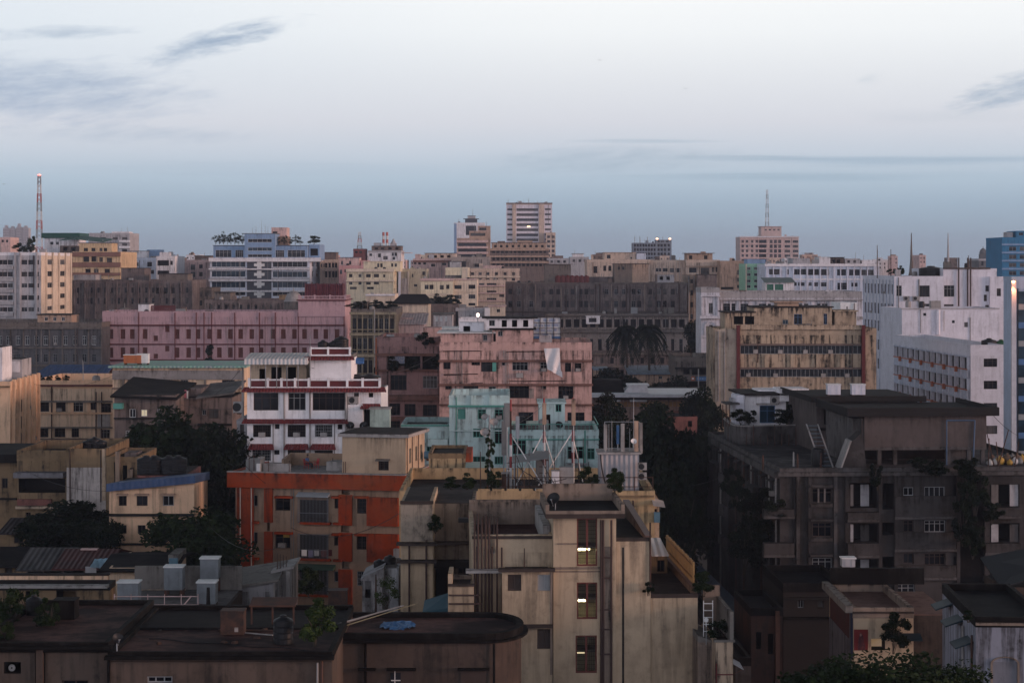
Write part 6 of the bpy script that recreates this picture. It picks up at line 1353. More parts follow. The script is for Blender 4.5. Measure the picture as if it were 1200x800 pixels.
# barred balconies
for idx, (y0, y1) in enumerate(((162, 288), (340, 458), (498, 628))):
    u0, u1 = k.u(240 + 444 / 4), k.u(240 + 583 / 4); xm = 240 + 513 / 4; z0, z1 = k.z(540 + y1 / 4, xm), k.z(540 + y0 / 4, xm)
    m = MB()
    for i in range(22): u = u0 + (u1 - u0) * i / 21; m.box(u - .014, u + .014, -.42, -.39, z0, z1)
    for f in (0, .36, .98): m.box(u0, u1, -.44, -.38, z0 + (z1 - z0) * f, z0 + (z1 - z0) * f + .05)
    for u in (u0, u1): m.box(u - .03, u + .03, -.44, -.003, z0, z0 + .05).box(u - .03, u + .03, -.44, -.003, z1 - .05, z1).box(u - .03, u + .03, -.44, -.38, z0, z1)
    m.build('balcony_grille', plain('grey iron', (.16, .17, .19), .5), k.o)
    if idx == 0: MB().hexa([(u0 - .1, -.8, z1 - .05), (u1 + .1, -.8, z1 - .05), (u1 + .1, -.003, z1 + .02), (u0 - .1, -.003, z1 + .02)], [(u0 - .1, -.8, z1), (u1 + .1, -.8, z1), (u1 + .1, -.003, z1 + .3), (u0 - .1, -.003, z1 + .3)]).build('awning', plain('pale blue grey sheet', (.33, .38, .42)), k.o)
    if idx == 2: MB().hexa([(u0 - .2, -.9, z1 - .1), (u1 + .6, -.9, z1 - .1), (u1 + .6, -.003, z1), (u0 - .2, -.003, z1)], [(u0 - .2, -.9, z1), (u1 + .6, -.9, z1), (u1 + .6, -.003, z1 + .3), (u0 - .2, -.003, z1 + .3)]).build('awning', plain('dark green sheet', (.05, .10, .075)), k.o)
    if idx == 1:
        o = thing('laundry', 'white and red washing on the middle barred balcony of the orange banded house', 'laundry', k.pt(xm, 540 + 420 / 4, -.3))
        for j, (a, w, mm) in enumerate(((-1.1, .45, WHITEP), (-.5, .4, plain('lilac cloth', (.35, .3, .45))), (0.0, .4, WHITEP), (.6, .5, DKRED), (1.15, .4, DKRED))): MB().box(a, a + w, -.02, .02, -.45 - .1 * (j % 2), .1).build('cloth', mm, o)
    if idx == 2:
        for j in range(4): plant('climbing plant on the lowest barred balcony of the orange banded house', 355 + j * 8, 540 + 575 / 4, 186.3, 1.7, 1.8, LEAF_M, j, 'balcony_plant', 'plant', 'bush')['group'] = 'plants on the lowest balcony'
u = k.u(327.5)
MB().box(k.u(332, -.1), k.u(339, -.1), -.1, -.003, k.z(540 + 356 / 4, 331), k.z(540 + 338 / 4, 331)).build('yellow_blind', plain('yellow cloth', (.5, .33, .06)), k.o)
for px in (281.5, 294.5): k.pipe(px, 562, 690, .06, plain('pale pipe', (.4, .36, .33)), -.4)
for px in (341, 344, 468.5): k.pipe(px, 572, 700, .035, PIPEG, -.1)
k.box('air_conditioner', LCON, 461, 469, 643, 654, -.95, .5)
# roof terrace room
S_RC = wallmat('cream roof room plaster', (.50, .38, .27), .12, .3, .4, patch=.2)
zt = k.zt
ua, ub, zb, z2 = k.block('terrace_room', 401, 475.5, 512, 556.5, .35, 6.8, S_RC, [('g2', Q(240, 380, [(812, 862, 640, 684)]), {'shade': .45})], right=[(1.2, 1.9, zt + .9, zt + 2.2, 'g2'), (3.4, 4.1, zt + .9, zt + 2.2, 'g2'), (5.2, 5.9, zt + .9, zt + 2.2, 'g2')])
MB().box(ua - .3, ub + .35, 0, 7.5, z2 + .003, z2 + .28).build('roof', LCON, k.o)
MB().box(ua - .2, ub + .2, .2, 7.2, z2 + .284, z2 + .34).build('roof_screed', ROOF_D, k.o)
for v in (.6, 2.4, 4.6): MB().tube((ub + .08, v, zt), (ub + .08, v, z2), .04, n=6).build('drainpipe', PIPE, k.o)
MB().box(k.u(340, 7), k.u(401, 7), 7, 7.25, zt, zt + 1.15).build('terrace_wall', S_BEI, k.o)
m = MB(); a_, b_ = k.u(340, 7), k.u(330, 2); m.hexa([(b_, 2, zt), (b_ + .2, 2, zt), (a_ + .2, 7, zt), (a_, 7, zt)], [(b_, 2, zt + 1.0), (b_ + .2, 2, zt + 1.0), (a_ + .2, 7, zt + 1.15), (a_, 7, zt + 1.15)]); m.build('terrace_wall', S_BEI, k.o)
MB().box(k.u(305), k.u(337), .8, 1.0, zt, zt + .75).build('terrace_wall', LCON, k.o)
k.box('utility_box', LCON, 382.5, 401, 541, 553, 2.4, 2); k.box('utility_box', PIPEG, 288, 305, 538, 553.5, .3, 1.2); k.box('utility_box', WHITEP, 300.5, 304.5, 543, 552, .1, .19)
for px, d in ((314.5, .2), (339, .2), (390, 3.4), (402.5, .1), (404.8, .1), (292, .1), (297.5, .2)):
    MB().tube((k.u(px, d), d, zt), (k.u(px, d), d, zt + (1.5 if px < 300 else 1.1)), .035, n=6).build('rebar_post', IRON, k.o)
o = thing('rainwater_trough', 'blue drum on the right flank of the orange banded house', 'drum', k.pt(497, 533, 6)); MB().tube((0, 0, 0), (1.1, 0, 0), .35, n=14).build('drum_body', plain('blue drum', (.06, .16, .26)), o); MB().box(.2, .9, -.3, .3, -.5, -.3).build('cradle', IRON, o)
# chairs and the seated person on the orange building terrace
RED = plain('red chair plastic', (.42, .03, .035), .4, var=.1)
def chair(label, x, y, z, rz):
    o = thing('plastic_chair', label, 'chair', (x, y, z), R(rz))
    MB().box(-.24, .24, -.22, .22, .40, .44).build('seat', RED, o)
    b = MB()
    for i in range(6):
        x0 = -.24 + .08 * i; b.hexa([(x0, .20, .44), (x0 + .06, .20, .44), (x0 + .06, .235, .44), (x0, .235, .44)], [(x0, .28, .86), (x0 + .06, .28, .86), (x0 + .06, .315, .86), (x0, .315, .86)])
    b.hexa([(-.25, .27, .86), (.25, .27, .86), (.25, .32, .86), (-.25, .32, .86)], [(-.22, .29, .93), (.22, .29, .93), (.22, .33, .93), (-.22, .33, .93)]).build('backrest', RED, o)
    for sx in (-1, 1):
        for sy in (-1, 1): MB().tube((sx * .25, sy * .24, 0), (sx * .21, sy * .19, .40), .02, .028, 6).build('leg', RED, o)
        MB().box(sx * .25 - .025, sx * .25 + .025, -.2, .26, .62, .65).tube((sx * .25, -.18, .42), (sx * .25, -.18, .63), .02, n=6).build('armrest', RED, o)
    return o
pz = zt
c0 = k.pt(360.3, 549, 4.0); c1 = k.pt(369.5, 549, 4.3)
chair('red plastic chair with the seated person, on the orange banded house terrace', c0[0], c0[1], pz, 70)
chair('empty red plastic chair facing the seated person on the terrace', c1[0], c1[1], pz, -60)
def skin_body(name, verts, edges, rad, mat, parent=None):
    me = bpy.data.meshes.new(name); me.from_pydata(verts, edges, []); o = bpy.data.objects.new(name, me); C.objects.link(o)
    me.materials.append(mat)
    md = o.modifiers.new('skin', 'SKIN'); md.use_smooth_shade = True
    for i, r in enumerate(rad): me.skin_vertices[0].data[i].radius = (r, r)
    me.skin_vertices[0].data[0].use_root = True
    sb = o.modifiers.new('sub', 'SUBSURF'); sb.levels = 1; sb.render_levels = 2
    if parent: o.parent = parent
    return o
SKINM = plain('skin', (.20, .105, .065), .6, var=.1)
p = skin_body('person', [(0, 0, .56), (0, .03, .78), (0, .03, 1.0), (0, .01, 1.10), (0, -.02, 1.20), (0, -.03, 1.30), (.19, .02, .98), (.25, -.03, .74), (.22, -.24, .67), (.2, -.34, .66), (-.19, .02, .98), (-.25, -.03, .74), (-.22, -.24, .67), (-.2, -.34, .66), (.10, -.02, .53), (.11, -.42, .52), (.11, -.42, .09), (.12, -.54, .04), (-.10, -.02, .53), (-.11, -.42, .52), (-.11, -.42, .09), (-.12, -.54, .04)],
  [(0, 1), (1, 2), (2, 3), (3, 4), (4, 5), (2, 6), (6, 7), (7, 8), (8, 9), (2, 10), (10, 11), (11, 12), (12, 13), (0, 14), (14, 15), (15, 16), (16, 17), (0, 18), (18, 19), (19, 20), (20, 21)],
  [.13, .125, .12, .055, .085, .08, .06, .048, .038, .035, .06, .048, .038, .035, .09, .065, .045, .04, .09, .065, .045, .04], SKINM)
tag(p, 'person in a blue shirt sitting on a red chair on the terrace', 'person'); p['kind'] = 'thing'
p.location = (c0[0], c0[1], pz - .03); p.rotation_euler = (0, 0, R(70))
skin_body('shirt', [(0, 0, .58), (0, .03, .78), (0, .03, 1.0), (0, .02, 1.06), (.19, .02, .98), (.24, -.02, .80), (-.19, .02, .98), (-.24, -.02, .80)], [(0, 1), (1, 2), (2, 3), (2, 4), (4, 5), (2, 6), (6, 7)], [.145, .14, .135, .065, .075, .062, .075, .062], plain('blue shirt', (.10, .17, .36), .8, var=.1), p)
skin_body('trousers', [(0, 0, .54), (.10, -.02, .53), (.11, -.42, .52), (.11, -.42, .16), (-.10, -.02, .53), (-.11, -.42, .52), (-.11, -.42, .16)], [(0, 1), (1, 2), (2, 3), (0, 4), (4, 5), (5, 6)], [.14, .10, .075, .06, .10, .075, .06], plain('dark trousers', (.04, .04, .05), .8), p)
MB().lathe([(.085, -.02), (.097, .04), (.08, .10), (.03, .13)], 0, -.015, 1.25, 12).build('hair', BLACKP, p, smooth=True)
# ---------------------------------------------------------------- M18 yellow building behind, telecom roof
S_YEL = wallmat('yellow stained plaster', (.46, .33, .19), .35, .6, .5)
k = B('apartment_block', 'stained yellow building carrying the telecom masts behind the cream stair tower', 'building', 468, 767, 150, 17, mat=S_YEL, par=S_YEL, roof=ROOF_D, fm=REDWOOD)
k.body(575, [('p2', cols([740], 6, [(600, 614)])), ('p2', cols([545, 575, 605], 10, [(606, 618)]))], ph=.9)
k.ledge(505, 642, 585.5, 588.5, .5, plain('red brown ledge', (.13, .06, .045), .8), 'ledge'); k.ledge(714, 766, 580, 582, .3, S_OCHRE2, 'ledge')
for px in (538, 580, 742, 737): k.pipe(px, 586, 640, .06, LCON if px < 700 else PIPE)
for i in range(5): k.box('parapet_stub', S_YEL, 560 + i * 17, 574 + i * 17, 572.5, 576, .02, .2)
zr = k.zr
# white capped masts with red bands and stays
for i, (px, pt, Y) in enumerate(((598.5, 468, 156), (637.5, 466, 158), (671.5, 466, 160))):
    zt = Z(pt, Y); zz = k.zt - .6
    o = thing('telecom_mast', ['left red and white guyed mast on the yellow building roof', 'middle red and white guyed mast on the yellow building roof', 'right red and white guyed mast on the yellow building roof'][i], 'mast', (X(px, Y), Y, zz))
    hh = zt - zz; n = 8
    for j in range(n):
        MB().tube((0, 0, hh * j / n), (0, 0, hh * (j + 1) / n - .003), .10 if j < 5 else .07, n=8).build('mast_section', [WHITEP, WHITEP, plain('faded red paint', (.30, .05, .05)), WHITEP, MATS['faded red paint'], IRON, IRON, MATS['faded red paint']][j], o)
    st = MB()
    for dx, dy, f in (((2.6, -.5, .62), (-.3, 2.5, .6)), ((-2.2, -.6, .62), (1.2, 2.2, .6)), ((-2.6, -.5, .62), (.8, 2.2, .55)))[i]: st.tube((0, 0, hh * f), (dx, dy, 0), .045, n=6)
    st.build('stay', WHITEP, o)
    m = MB()
    for a in range(5): m.box(-.35, .35, -.04, .04, hh * (.02 + .07 * a), hh * (.02 + .07 * a) + .05)
    m.box(-.42, .42, -.42, .42, 0, .12).build('base_frame', IRON, o)
def panel_antenna(label, px, y0, y1, Y, w=.3, mat=LCON, group=None, foot=None):
    zb, zt = Z(y1, Y), Z(y0, Y); ft = foot if foot is not None else zb - .4
    o = thing('panel_antenna', label, 'antenna', (X(px, Y), Y, ft), 0, group)
    MB().box(-w / 2, w / 2, -.14, 0, zb - ft, zt - ft).box(-w * .35, w * .35, -.17, -.143, zb - ft + .08, zt - ft - .08).build('radome', mat, o)
    MB().tube((0, .1, 0), (0, .1, zt - ft), .04, n=6).build('pole', STEEL, o)
    MB().box(-.06, .06, -.002, .12, (zt - ft) * .8, (zt - ft) * .8 + .08).box(-.06, .06, -.002, .12, zb - ft + .2, zb - ft + .28).build('bracket', STEEL, o)
for i, (px, y0, y1, w, mm) in enumerate(((594, 472, 500, .42, PIPEG), (606.5, 487.5, 513, .28, STEEL), (590.5, 493, 533, .36, PIPEG), (637.8, 472, 497, .3, P_TAN), (672, 467, 498, .3, P_TAN))):
    panel_antenna(['brownish panel antenna left of the left guyed mast', 'slim steel panel antenna right of the left guyed mast', 'long grey panel antenna below the left guyed mast', 'tan panel antenna on the middle guyed mast', 'tan panel antenna on the right guyed mast'][i], px, y0, y1, 154.8 + i, w, mm, None, zr)
def cabinet(label, x0, x1, y0, y1, Y, D, mat, cat='cabinet', name='equipment_cabinet'):
    zb = Z(y1, Y); o = thing(name, label, cat, (X(x0, Y), Y, zb)); w, hh = X(x1, Y) - X(x0, Y), Z(y0, Y) - zb
    MB().box(0, w, 0, D, .08, hh).build('housing', mat, o); MB().box(-.04, w + .04, -.04, D + .04, hh + .003, hh + .07).build('lid', LCON, o)
    m = MB().box(w * .08, w * .92, -.02, -.002, hh * .1, hh * .92)
    for j in range(4): m.box(w * .2, w * .8, -.03, -.021, hh * (.7 + .04 * j), hh * (.72 + .04 * j))
    m.build('door', mat, o); MB().box(w * .1, w * .9, .05, D - .05, 0, .08).build('plinth', IRON, o)
cabinet('grey equipment cabinet with striped door below the right guyed mast', 656, 671.5, 548.5, 572, 153.5, .9, LCON)
cabinet('smaller white equipment cabinet left of the striped grey one', 646.5, 655.5, 552, 572, 153.2, .8, P_WHITE)
cabinet('tall grey equipment shed behind the guyed masts', 628, 643.5, 531, 565, 158.5, 1.4, PIPEG)
cabinet('dark low equipment cabinet left of the left guyed mast', 588, 597, 555, 573, 155, .8, IRON)
o = thing('sheet_canopy', 'grey sheet roof on posts between the left and middle guyed masts', 'shelter', (X(601, 156), 156, zr)); w = X(643, 156) - X(601, 156); zz = Z(536, 156) - zr
MB().hexa([(0, -.8, zz - .35), (w, -.8, zz), (w, 2, zz + .3), (0, 2, zz - .1)], [(0, -.8, zz - .28), (w, -.8, zz + .07), (w, 2, zz + .37), (0, 2, zz - .03)]).build('roof', PIPEG, o)
for u in (.1, w - .1): MB().box(u - .05, u + .05, -.5, -.4, 0, zz - .2).build('post', STEEL, o)
o = thing('cable_tray', 'white cable tray on legs in front of the equipment cabinets', 'cable tray', (X(627, 152), 152, zr)); MB().box(0, 1.1, -.3, .3, .75, .85).build('tray', WHITEP, o)
for u in (.1, 1.0): MB().box(u - .03, u + .03, -.05, .05, 0, .75).build('leg', STEEL, o)
o = thing('roof_railing', 'rusty pipe railing along the telecom roof front', 'railing', (X(571, 151), 151, zr)); w = X(765, 151) - X(571, 151)
m = MB()
for f in (.55, 1.1, 1.75): m.tube((0, 0, f), (w, 0, f), .03, n=6)
m.build('rail', IRON, o)
for i in range(10): MB().tube((w * i / 9, 0, 0), (w * i / 9, 0, 1.8), .03, n=6).build('post', IRON, o)
rng = random.Random(8); m = MB(); o = thing('cable_bundle', 'tangled black cables hanging behind the telecom roof railing', 'cable', (X(600, 152), 152.4, zr))
for _ in range(14):
    x0, x1 = rng.uniform(0, 3.6), rng.uniform(1, 5.2); z0, z1 = rng.uniform(.6, 3.2), rng.uniform(.1, 1.6); pr = None
    for j in range(8):
        f = j / 7; pnt = (x0 + (x1 - x0) * f, .1 * math.sin(7 * f + x0), z0 + (z1 - z0) * f - .6 * math.sin(math.pi * f))
        if pr: m.tube(pr, pnt, .028, n=5)
        pr = pnt
m.build('cables', BLACKP, o)
for i, (px, h_) in enumerate(((604, 3.6), (612, 2.6), (620, 3.2), (650, 2.8), (662, 3.4), (678, 3), (684, 4.2), (690, 2.4))): pole('thin dark service pole on the telecom roof', X(px, 155 + i % 3), 155 + i % 3, zr, h_, .04, IRON, 0, 'service poles on the telecom roof')
# ivy covered pole with three dishes
o = thing('ivy_pole', 'ivy covered pole carrying three dishes left of the guyed masts', 'pole', (X(573.5, 154), 154, zr)); hh = Z(486, 154) - zr
MB().tube((0, 0, 0), (0, 0, hh), .07, n=8).build('pole', STEEL, o)
for i in range(6):
    c = link('ivy', crown_mesh('bush', 3 + i % 2, LEAF_M), o, (.1 * math.sin(i * 2), 0, .5 + hh * .128 * i)); c.scale = (.42 - .02 * i, .42 - .02 * i, .62)
dish('pale dish at the top of the ivy covered pole', (X(568.5, 153.5), 153.5, Z(489, 153.5)), .26, -20, LCON, .3)
dish('grey dish at the right of the ivy covered pole', (X(578.5, 153.5), 153.5, Z(495, 153.5)), .31, 10, LCON, .3)
dish('lower pale dish on the ivy covered pole', (X(568, 153.4), 153.4, Z(507, 153.4)), .32, -5, LCON, .3)
pole('dark upright pipe left of the ivy covered pole', X(563, 153), 153, zr, 3.4, .05, IRON)
# M20 shelter with panel antennas
o = thing('equipment_shelter', 'pale grey corrugated telecom shelter at the right end of the telecom roof', 'shelter', (X(702.5, 153), 153, zr)); w = X(749, 153) - X(702.5, 153); hh = Z(532, 153) - zr
MB().box(0, w, 0, 3, .1, hh).build('wall', corrugated('pale grey sheeting', (.36, .35, .37), (.29, .28, .30), 0, .35), o); MB().box(-.15, w + .15, -.2, 3.2, hh + .003, hh + .14).build('roof', LCON, o)
sh_top = zr + hh
for i, (px, y0, y1, w_, mm) in enumerate(((709.5, 497, 527, .26, LCON), (729.5, 496, 531, .28, LCON), (745.5, 493, 530, .30, P_TAN), (751, 495, 531, .24, LCON), (724, 498, 520, .2, BLUEP))):
    panel_antenna(['leftmost pale panel antenna above the telecom shelter', 'tall pale panel antenna in the middle above the telecom shelter', 'tan panel antenna behind the small round dish of the shelter', 'rightmost pale panel antenna above the telecom shelter', 'short blue grey panel antenna above the telecom shelter'][i], px, y0, y1, 153.2 + .3 * i, w_, mm, None, sh_top)
dish('small white dish on the telecom shelter roof', (X(742.5, 152.8), 152.8, Z(517.5, 152.8)), .22, 10, WHITEP, .4)
for i, (px, h_) in enumerate(((713.5, 2.1), (717, 2.3), (738, 1.8), (742.5, 4.0))): pole('slim steel pole between the panel antennas of the shelter', X(px, 154), 154, sh_top, h_, .03, STEEL, 0, 'poles on the telecom shelter')
m = MB(); o = thing('antenna_frame', 'low rail frame tying the shelter panel antennas together', 'frame', (X(709, 154), 154.6, sh_top)); m.tube((0, 0, .3), (2.5, 0, .3), .03).tube((0, 0, 2.2), (2.5, 0, 2.2), .03).build('rail', STEEL, o)
for u in (0, 2.5): MB().tube((u, 0, 0), (u, 0, 2.2), .03).build('post', STEEL, o)
m = MB(); o = thing('cable', 'thick black cable looping down the front of the telecom shelter', 'cable', (X(712, 153), 152.9, zr)); pr = None
for j in range(9):
    f = j / 8; pnt = (-.5 + .75 * f * f, 0, hh * (1 - f) + .1)
    if pr: m.tube(pr, pnt, .05, n=6)
    pr = pnt
m.build('sheath', BLACKP, o)
for i, y in enumerate((551, 562.5)): ac_unit(['upper beige condenser beside the telecom shelter', 'lower beige condenser beside the telecom shelter'][i], (X(752.5, 152.6), 152.6, Z(y, 152.6)), .62, .58)
for i, (px, h_) in enumerate(((690, 1.6), (578, 1.4), (548, 1.2), (719, 1.5), (530, 1.0))): plant('weeds growing along the telecom roof parapet', px, 575, 150.3, 1.5, h_, LEAF_M, i, 'parapet_weed', 'weed', 'bush')['group'] = 'weeds on the telecom roof'
k.block('side_wing', 765, 772.5, 586, 640, .5, 5, S_OCHRE, [('p2', [(766, 770, 596, 606)])])
MB().hexa([(k.u(764), -1.3, k.z(590, 770)), (k.u(778), -1.3, k.z(592, 770)), (k.u(778), .5, k.z(588, 770)), (k.u(764), .5, k.z(584, 770))], [(k.u(764), -1.3, k.z(589.4, 770)), (k.u(778), -1.3, k.z(591.4, 770)), (k.u(778), .5, k.z(587.4, 770)), (k.u(764), .5, k.z(583.4, 770))]).build('awning', LCON, k.o)
k.box('blue_shutter', plain('dull blue door', (.09, .18, .24)), 766.5, 773.5, 600, 612, -.35, .3)
# ------------------------------------------------------------------ M19 the cream building with the lit stair windows
S_CR = wallmat('cream wall with rain stains', (.50, .39, .275), .22, .25, .35, patch=.3)
S_CRD = wallmat('grey stained cream wall', (.27, .21, .17), .5, .6, .6, patch=.5)
q5 = lambda L: Q(480, 540, L)
q6 = lambda L: Q(580, 600, L)
DKLEDGE = wallmat('dark wet ledge', (.065, .05, .045), .5, .5, .4)
k = B('stair_tower', 'cream stair tower with three tall red framed windows lit by tube lamps', 'tower', 648.5, 722, 118, 6, 2.0, mat=S_CR, par=S_CR, roof=ROOF_B, fm=REDWOOD)
def tall_window(b, x0, x1, y0, y1, leaves=2):
    """two red leaves with grid bars over clear panes: the lit stair shows through"""
    xm = (x0 + x1) / 2; ua, ub, za, zb = b.u(x0), b.u(x1), b.z(y1, xm), b.z(y0, xm); w, hh = ub - ua, zb - za
    o = link('window', None, b.o, (ua, .05, za))
    m = MB(); m.box(0, .08, 0, .1, 0, hh).box(w - .08, w, 0, .1, 0, hh).box(.08, w - .08, 0, .1, 0, .1).box(.08, w - .08, 0, .1, hh - .08, hh).box(w / 2 - .06, w / 2 + .06, -.01, .11, .1, hh - .08)
    f = m.mesh('window', REDWOOD); o2 = bpy.data.objects.new('window', f); C.objects.link(o2); o2.parent = b.o; o2.location = o.location; bpy.data.objects.remove(o)
    g = MB()
    for s in range(2):
        a0, a1 = (.08, w / 2 - .06) if s == 0 else (w / 2 + .06, w - .08)
        for i in range(1, 4): u = a0 + (a1 - a0) * i / 4; g.box(u - .008, u + .008, .02, .035, .1, hh - .08)
        n = int(hh / .22)
        for j in range(1, n): g.box(a0, a1, .015, .03, hh * j / n - .009, hh * j / n + .009)
    g.build('bars', WOOD, o2)
    MB().quad((.06, .07, .05), (w - .06, .07, .05), (w - .06, .07, hh - .05), (.06, .07, hh - .05)).build('pane', clearglass('clear glass'), o2)
    return ua, ub, za, zb
wr = [(676, 700, 607, 663), (676, 700, 682, 725), (674.5, 699.5, 744, 788)]
ops = [(k.u(x0), k.u(x1), k.z(y1, 688), k.z(y0, 688), 'w') for x0, x1, y0, y1 in wr]
zt = k.z(606, 685)
mb = MB()
k.faces(mb, (0, 0), (1, 0), (0, 1), k.W, 0, zt, ops, .2)
mb.quad((0, 0, 0), (0, 5.9, 0), (0, 5.9, zt), (0, 0, zt)).quad((k.W, 0, 0), (k.W, 5.9, 0), (k.W, 5.9, zt), (k.W, 0, zt)).quad((0, 5.9, 0), (k.W, 5.9, 0), (k.W, 5.9, zt), (0, 5.9, zt))
mb.build('wall', S_CR, k.o)
inn = MB(); ym = 1.7
inn.box(.05, k.W - .05, ym, ym + .1, 1, zt - .1).build('stair_wall', wallmat('stair hall paint', (.5, .45, .33), .1, .2, .1), k.o)
for x0, x1, y0, y1 in wr:
    z_ = k.z(y1, 688); MB().box(.1, k.W - .1, .25, ym, z_ - .35, z_ - .2).build('landing_or_baffle', CON, k.o)
TUBE = emit('fluorescent tube', (1.0, .86, .5), 30.0)
for (x0, x1, y0, y1), (a, b, yy), kk in zip(wr, ((676.5, 690.5, 643.5), (676, 685.5, 703.2), (676.5, 685, 764)), (TUBE, TUBE, emit('dim tube', (1, .8, .5), 1.2))):
    tall_window(k, x0, x1, y0, y1)
    z_ = k.z(yy, 685, .9); ua, ub = k.u(a, .9), k.u(b, .9)
    MB().box(.06, k.W - .06, .22, ym, z_ + .16, z_ + .28).build('landing_or_baffle', CON, k.o)  # slab added over the tube to keep its light off the upper panes
    MB().box(ua, ub, .9, 1.0, z_ - .05, z_ + .05).build('tube_lamp', kk, k.o)
    MB().box(ua - .1, ub + .1, 1.003, 1.1, z_ - .07, z_ + .09).build('lamp_batten', LCON, k.o)
    if kk is not TUBE:
        continue
for y0, y1 in ((664, 666.5), (668.5, 669.8), (636, 637.5)): k.ledge(650 if y0 > 650 else 653, 676 if y0 < 640 else 704, y0, y1, .08, S_CRD, 'string_course')
# flat cap with raised rim
z0 = k.z(606, 685); z1 = k.z(599.5, 685)
MB().box(-.45, k.W + .45, -.5, 6.2, z0 + .003, z0 + .25).build('cap_slab', DKLEDGE, k.o)
m = MB(); m.box(-.45, k.W + .45, -.5, -.35, z0 + .253, z0 + .42).box(-.45, -.25, -.35, 6.2, z0 + .253, z0 + .75).box(k.W + .25, k.W + .45, -.35, 6.2, z0 + .253, z0 + .75).build('rim', S_CRD, k.o)
MB().box(-.3, k.W + .3, 5.9, 6.2, z0 + .256, z0 + 1.25).build('rear_parapet', S_CRD, k.o)
MB().box(-.24, k.W + .24, -.34, 5.89, z0 + .256, z0 + .29).build('roof', ROOF_B, k.o)
for px in (704.5, 707, 716.5): k.pipe(px, 609, 800, .06, PIPE, -.1)
MB().box(k.u(705.5), k.u(717), -.02, -.003, 1, k.z(640)).build('stained_shade_strip', S_CRD, k.o)  # stained strip whose darker tone paints the shade of the pipe recess
for y in (652, 676, 713, 736, 765): k.ledge(703, 717.5, y, y + 1.4, .16, PIPE, 'pipe_bracket')
dish('dark dish at the left rim of the cream stair tower cap', (X(649.5, 119), 119, Z(585.5, 119)), .38, -25, BLACKP, .6)
plant('weed sprouting beside the rear parapet of the cream stair tower', 720, 581, 124, 1.2, 1.3, LEAF_M, 3, 'parapet_weed', 'weed', 'bush')
# left wing
k = B('apartment_block', 'cream wing with a red roof terrace and a cluster of brown drainpipes', 'building', 553.5, 648.3, 119, 12, 2.0, mat=S_CR, par=S_CR, roof=roofmat('dark red roof', (.06, .028, .026), (.10, .05, .045)), fm=WOOD)
k.body(626, [], ph=.9, yref=600)
k.ledge(553, 649, 627.5, 630.5, .2, DKLEDGE, 'coping')
MB().box(.1, k.W - .1, 11.72, 11.78, k.zr + .05, k.zt + .5).build('rear_wall', S_CRD, k.o)
MB().box(.0, k.W, 11.8, 12.2, k.zt + .003, k.zt + .62).build('rear_parapet', S_CRD, k.o)
MB().box(k.W - .5, k.W - .1, 1.2, 11.6, k.zr + .05, k.zt + .35).build('side_parapet', LCON, k.o)
o = thing('red_sheet', 'small dark red sheet lying on the red roof terrace', 'sheet', k.pt(640, 624, 3)); o.location.z = k.zr + .05; MB().hexa([(-.7, 0, 0), (.7, 0, 0), (.7, .8, 0), (-.7, .8, 0)], [(-.1, 0, .12), (.7, 0, .35), (.7, .8, .5), (0, .8, .2)]).build('sheet', DKRED, o)
m = MB()
for j in range(4): m.tube((.2, .3 + j * .9, k.zt + .05), (k.W * .9, .3 + j * .9, k.zt + .05), .03, n=5)
for i in range(4): k.pipe(566 + i * 4 + (i % 2), 604, 640, .035, PIPE, .1)
for px, a, r in ((556, 602, .05), (560, 601, .06), (564.5, 606, .05), (569, 602, .06), (573, 607, .06), (576.5, 640, .05), (582.5, 607, .05), (588, 641, .05), (559, 640, .05)): k.pipe(px, a, 800, r, PIPE, -.14 - r)
k.box('pale_patch', LCON, 574, 580, 632, 648, -.03, .01)
k.box('canopy_slab', LCON, 546, 590, 668.5, 671.5, -1.0, .98)
# projecting lower block
b = B('apartment_block', 'lower cream projection with two dark shuttered windows under a ledge', 'building', 588.5, 647.5, 117.4, 1.5, 2.0, mat=S_CR, par=S_CR, fm=WOOD, roof=ROOF_D)
b.body(668.5, [('s', q5([(460, 524, 531, 608), (600, 667, 531, 608)])), ('s', q6([(198, 266, 546, 640)]))], ph=0)
b.ledge(584, 650, 664.8, 668.3, .55, DKLEDGE, 'ledge'); b.ledge(588, 648, 731, 734.5, .35, DKLEDGE, 'ledge'); b.box('stain_strip', S_CRD, 644.8, 647.4, 670, 790, -.02, .01)
b.pipe(614.5, 642, 667, .03, IRON, .3)
# far left stub with stepped ledges
b = B('balcony_stub', 'stepped cream balcony stub left of the brown drainpipes', 'building', 525, 555, 117.2, 3, 0, mat=S_CR, par=S_CR, fm=WOOD)
b.body(686, [], ph=0); b.ledge(524.5, 556, 683.5, 686, .25, DKLEDGE); b.ledge(526, 563, 696, 697.5, .12, PIPE, 'service_pipe'); b.ledge(526, 564, 706, 707.6, .12, PIPE, 'service_pipe')
b.block('parapet_stub', 525, 530, 672, 686, 0, 2.8, S_CR); b.block('parapet_stub', 531, 552.5, 674, 686, 2.2, .4, S_CRD)
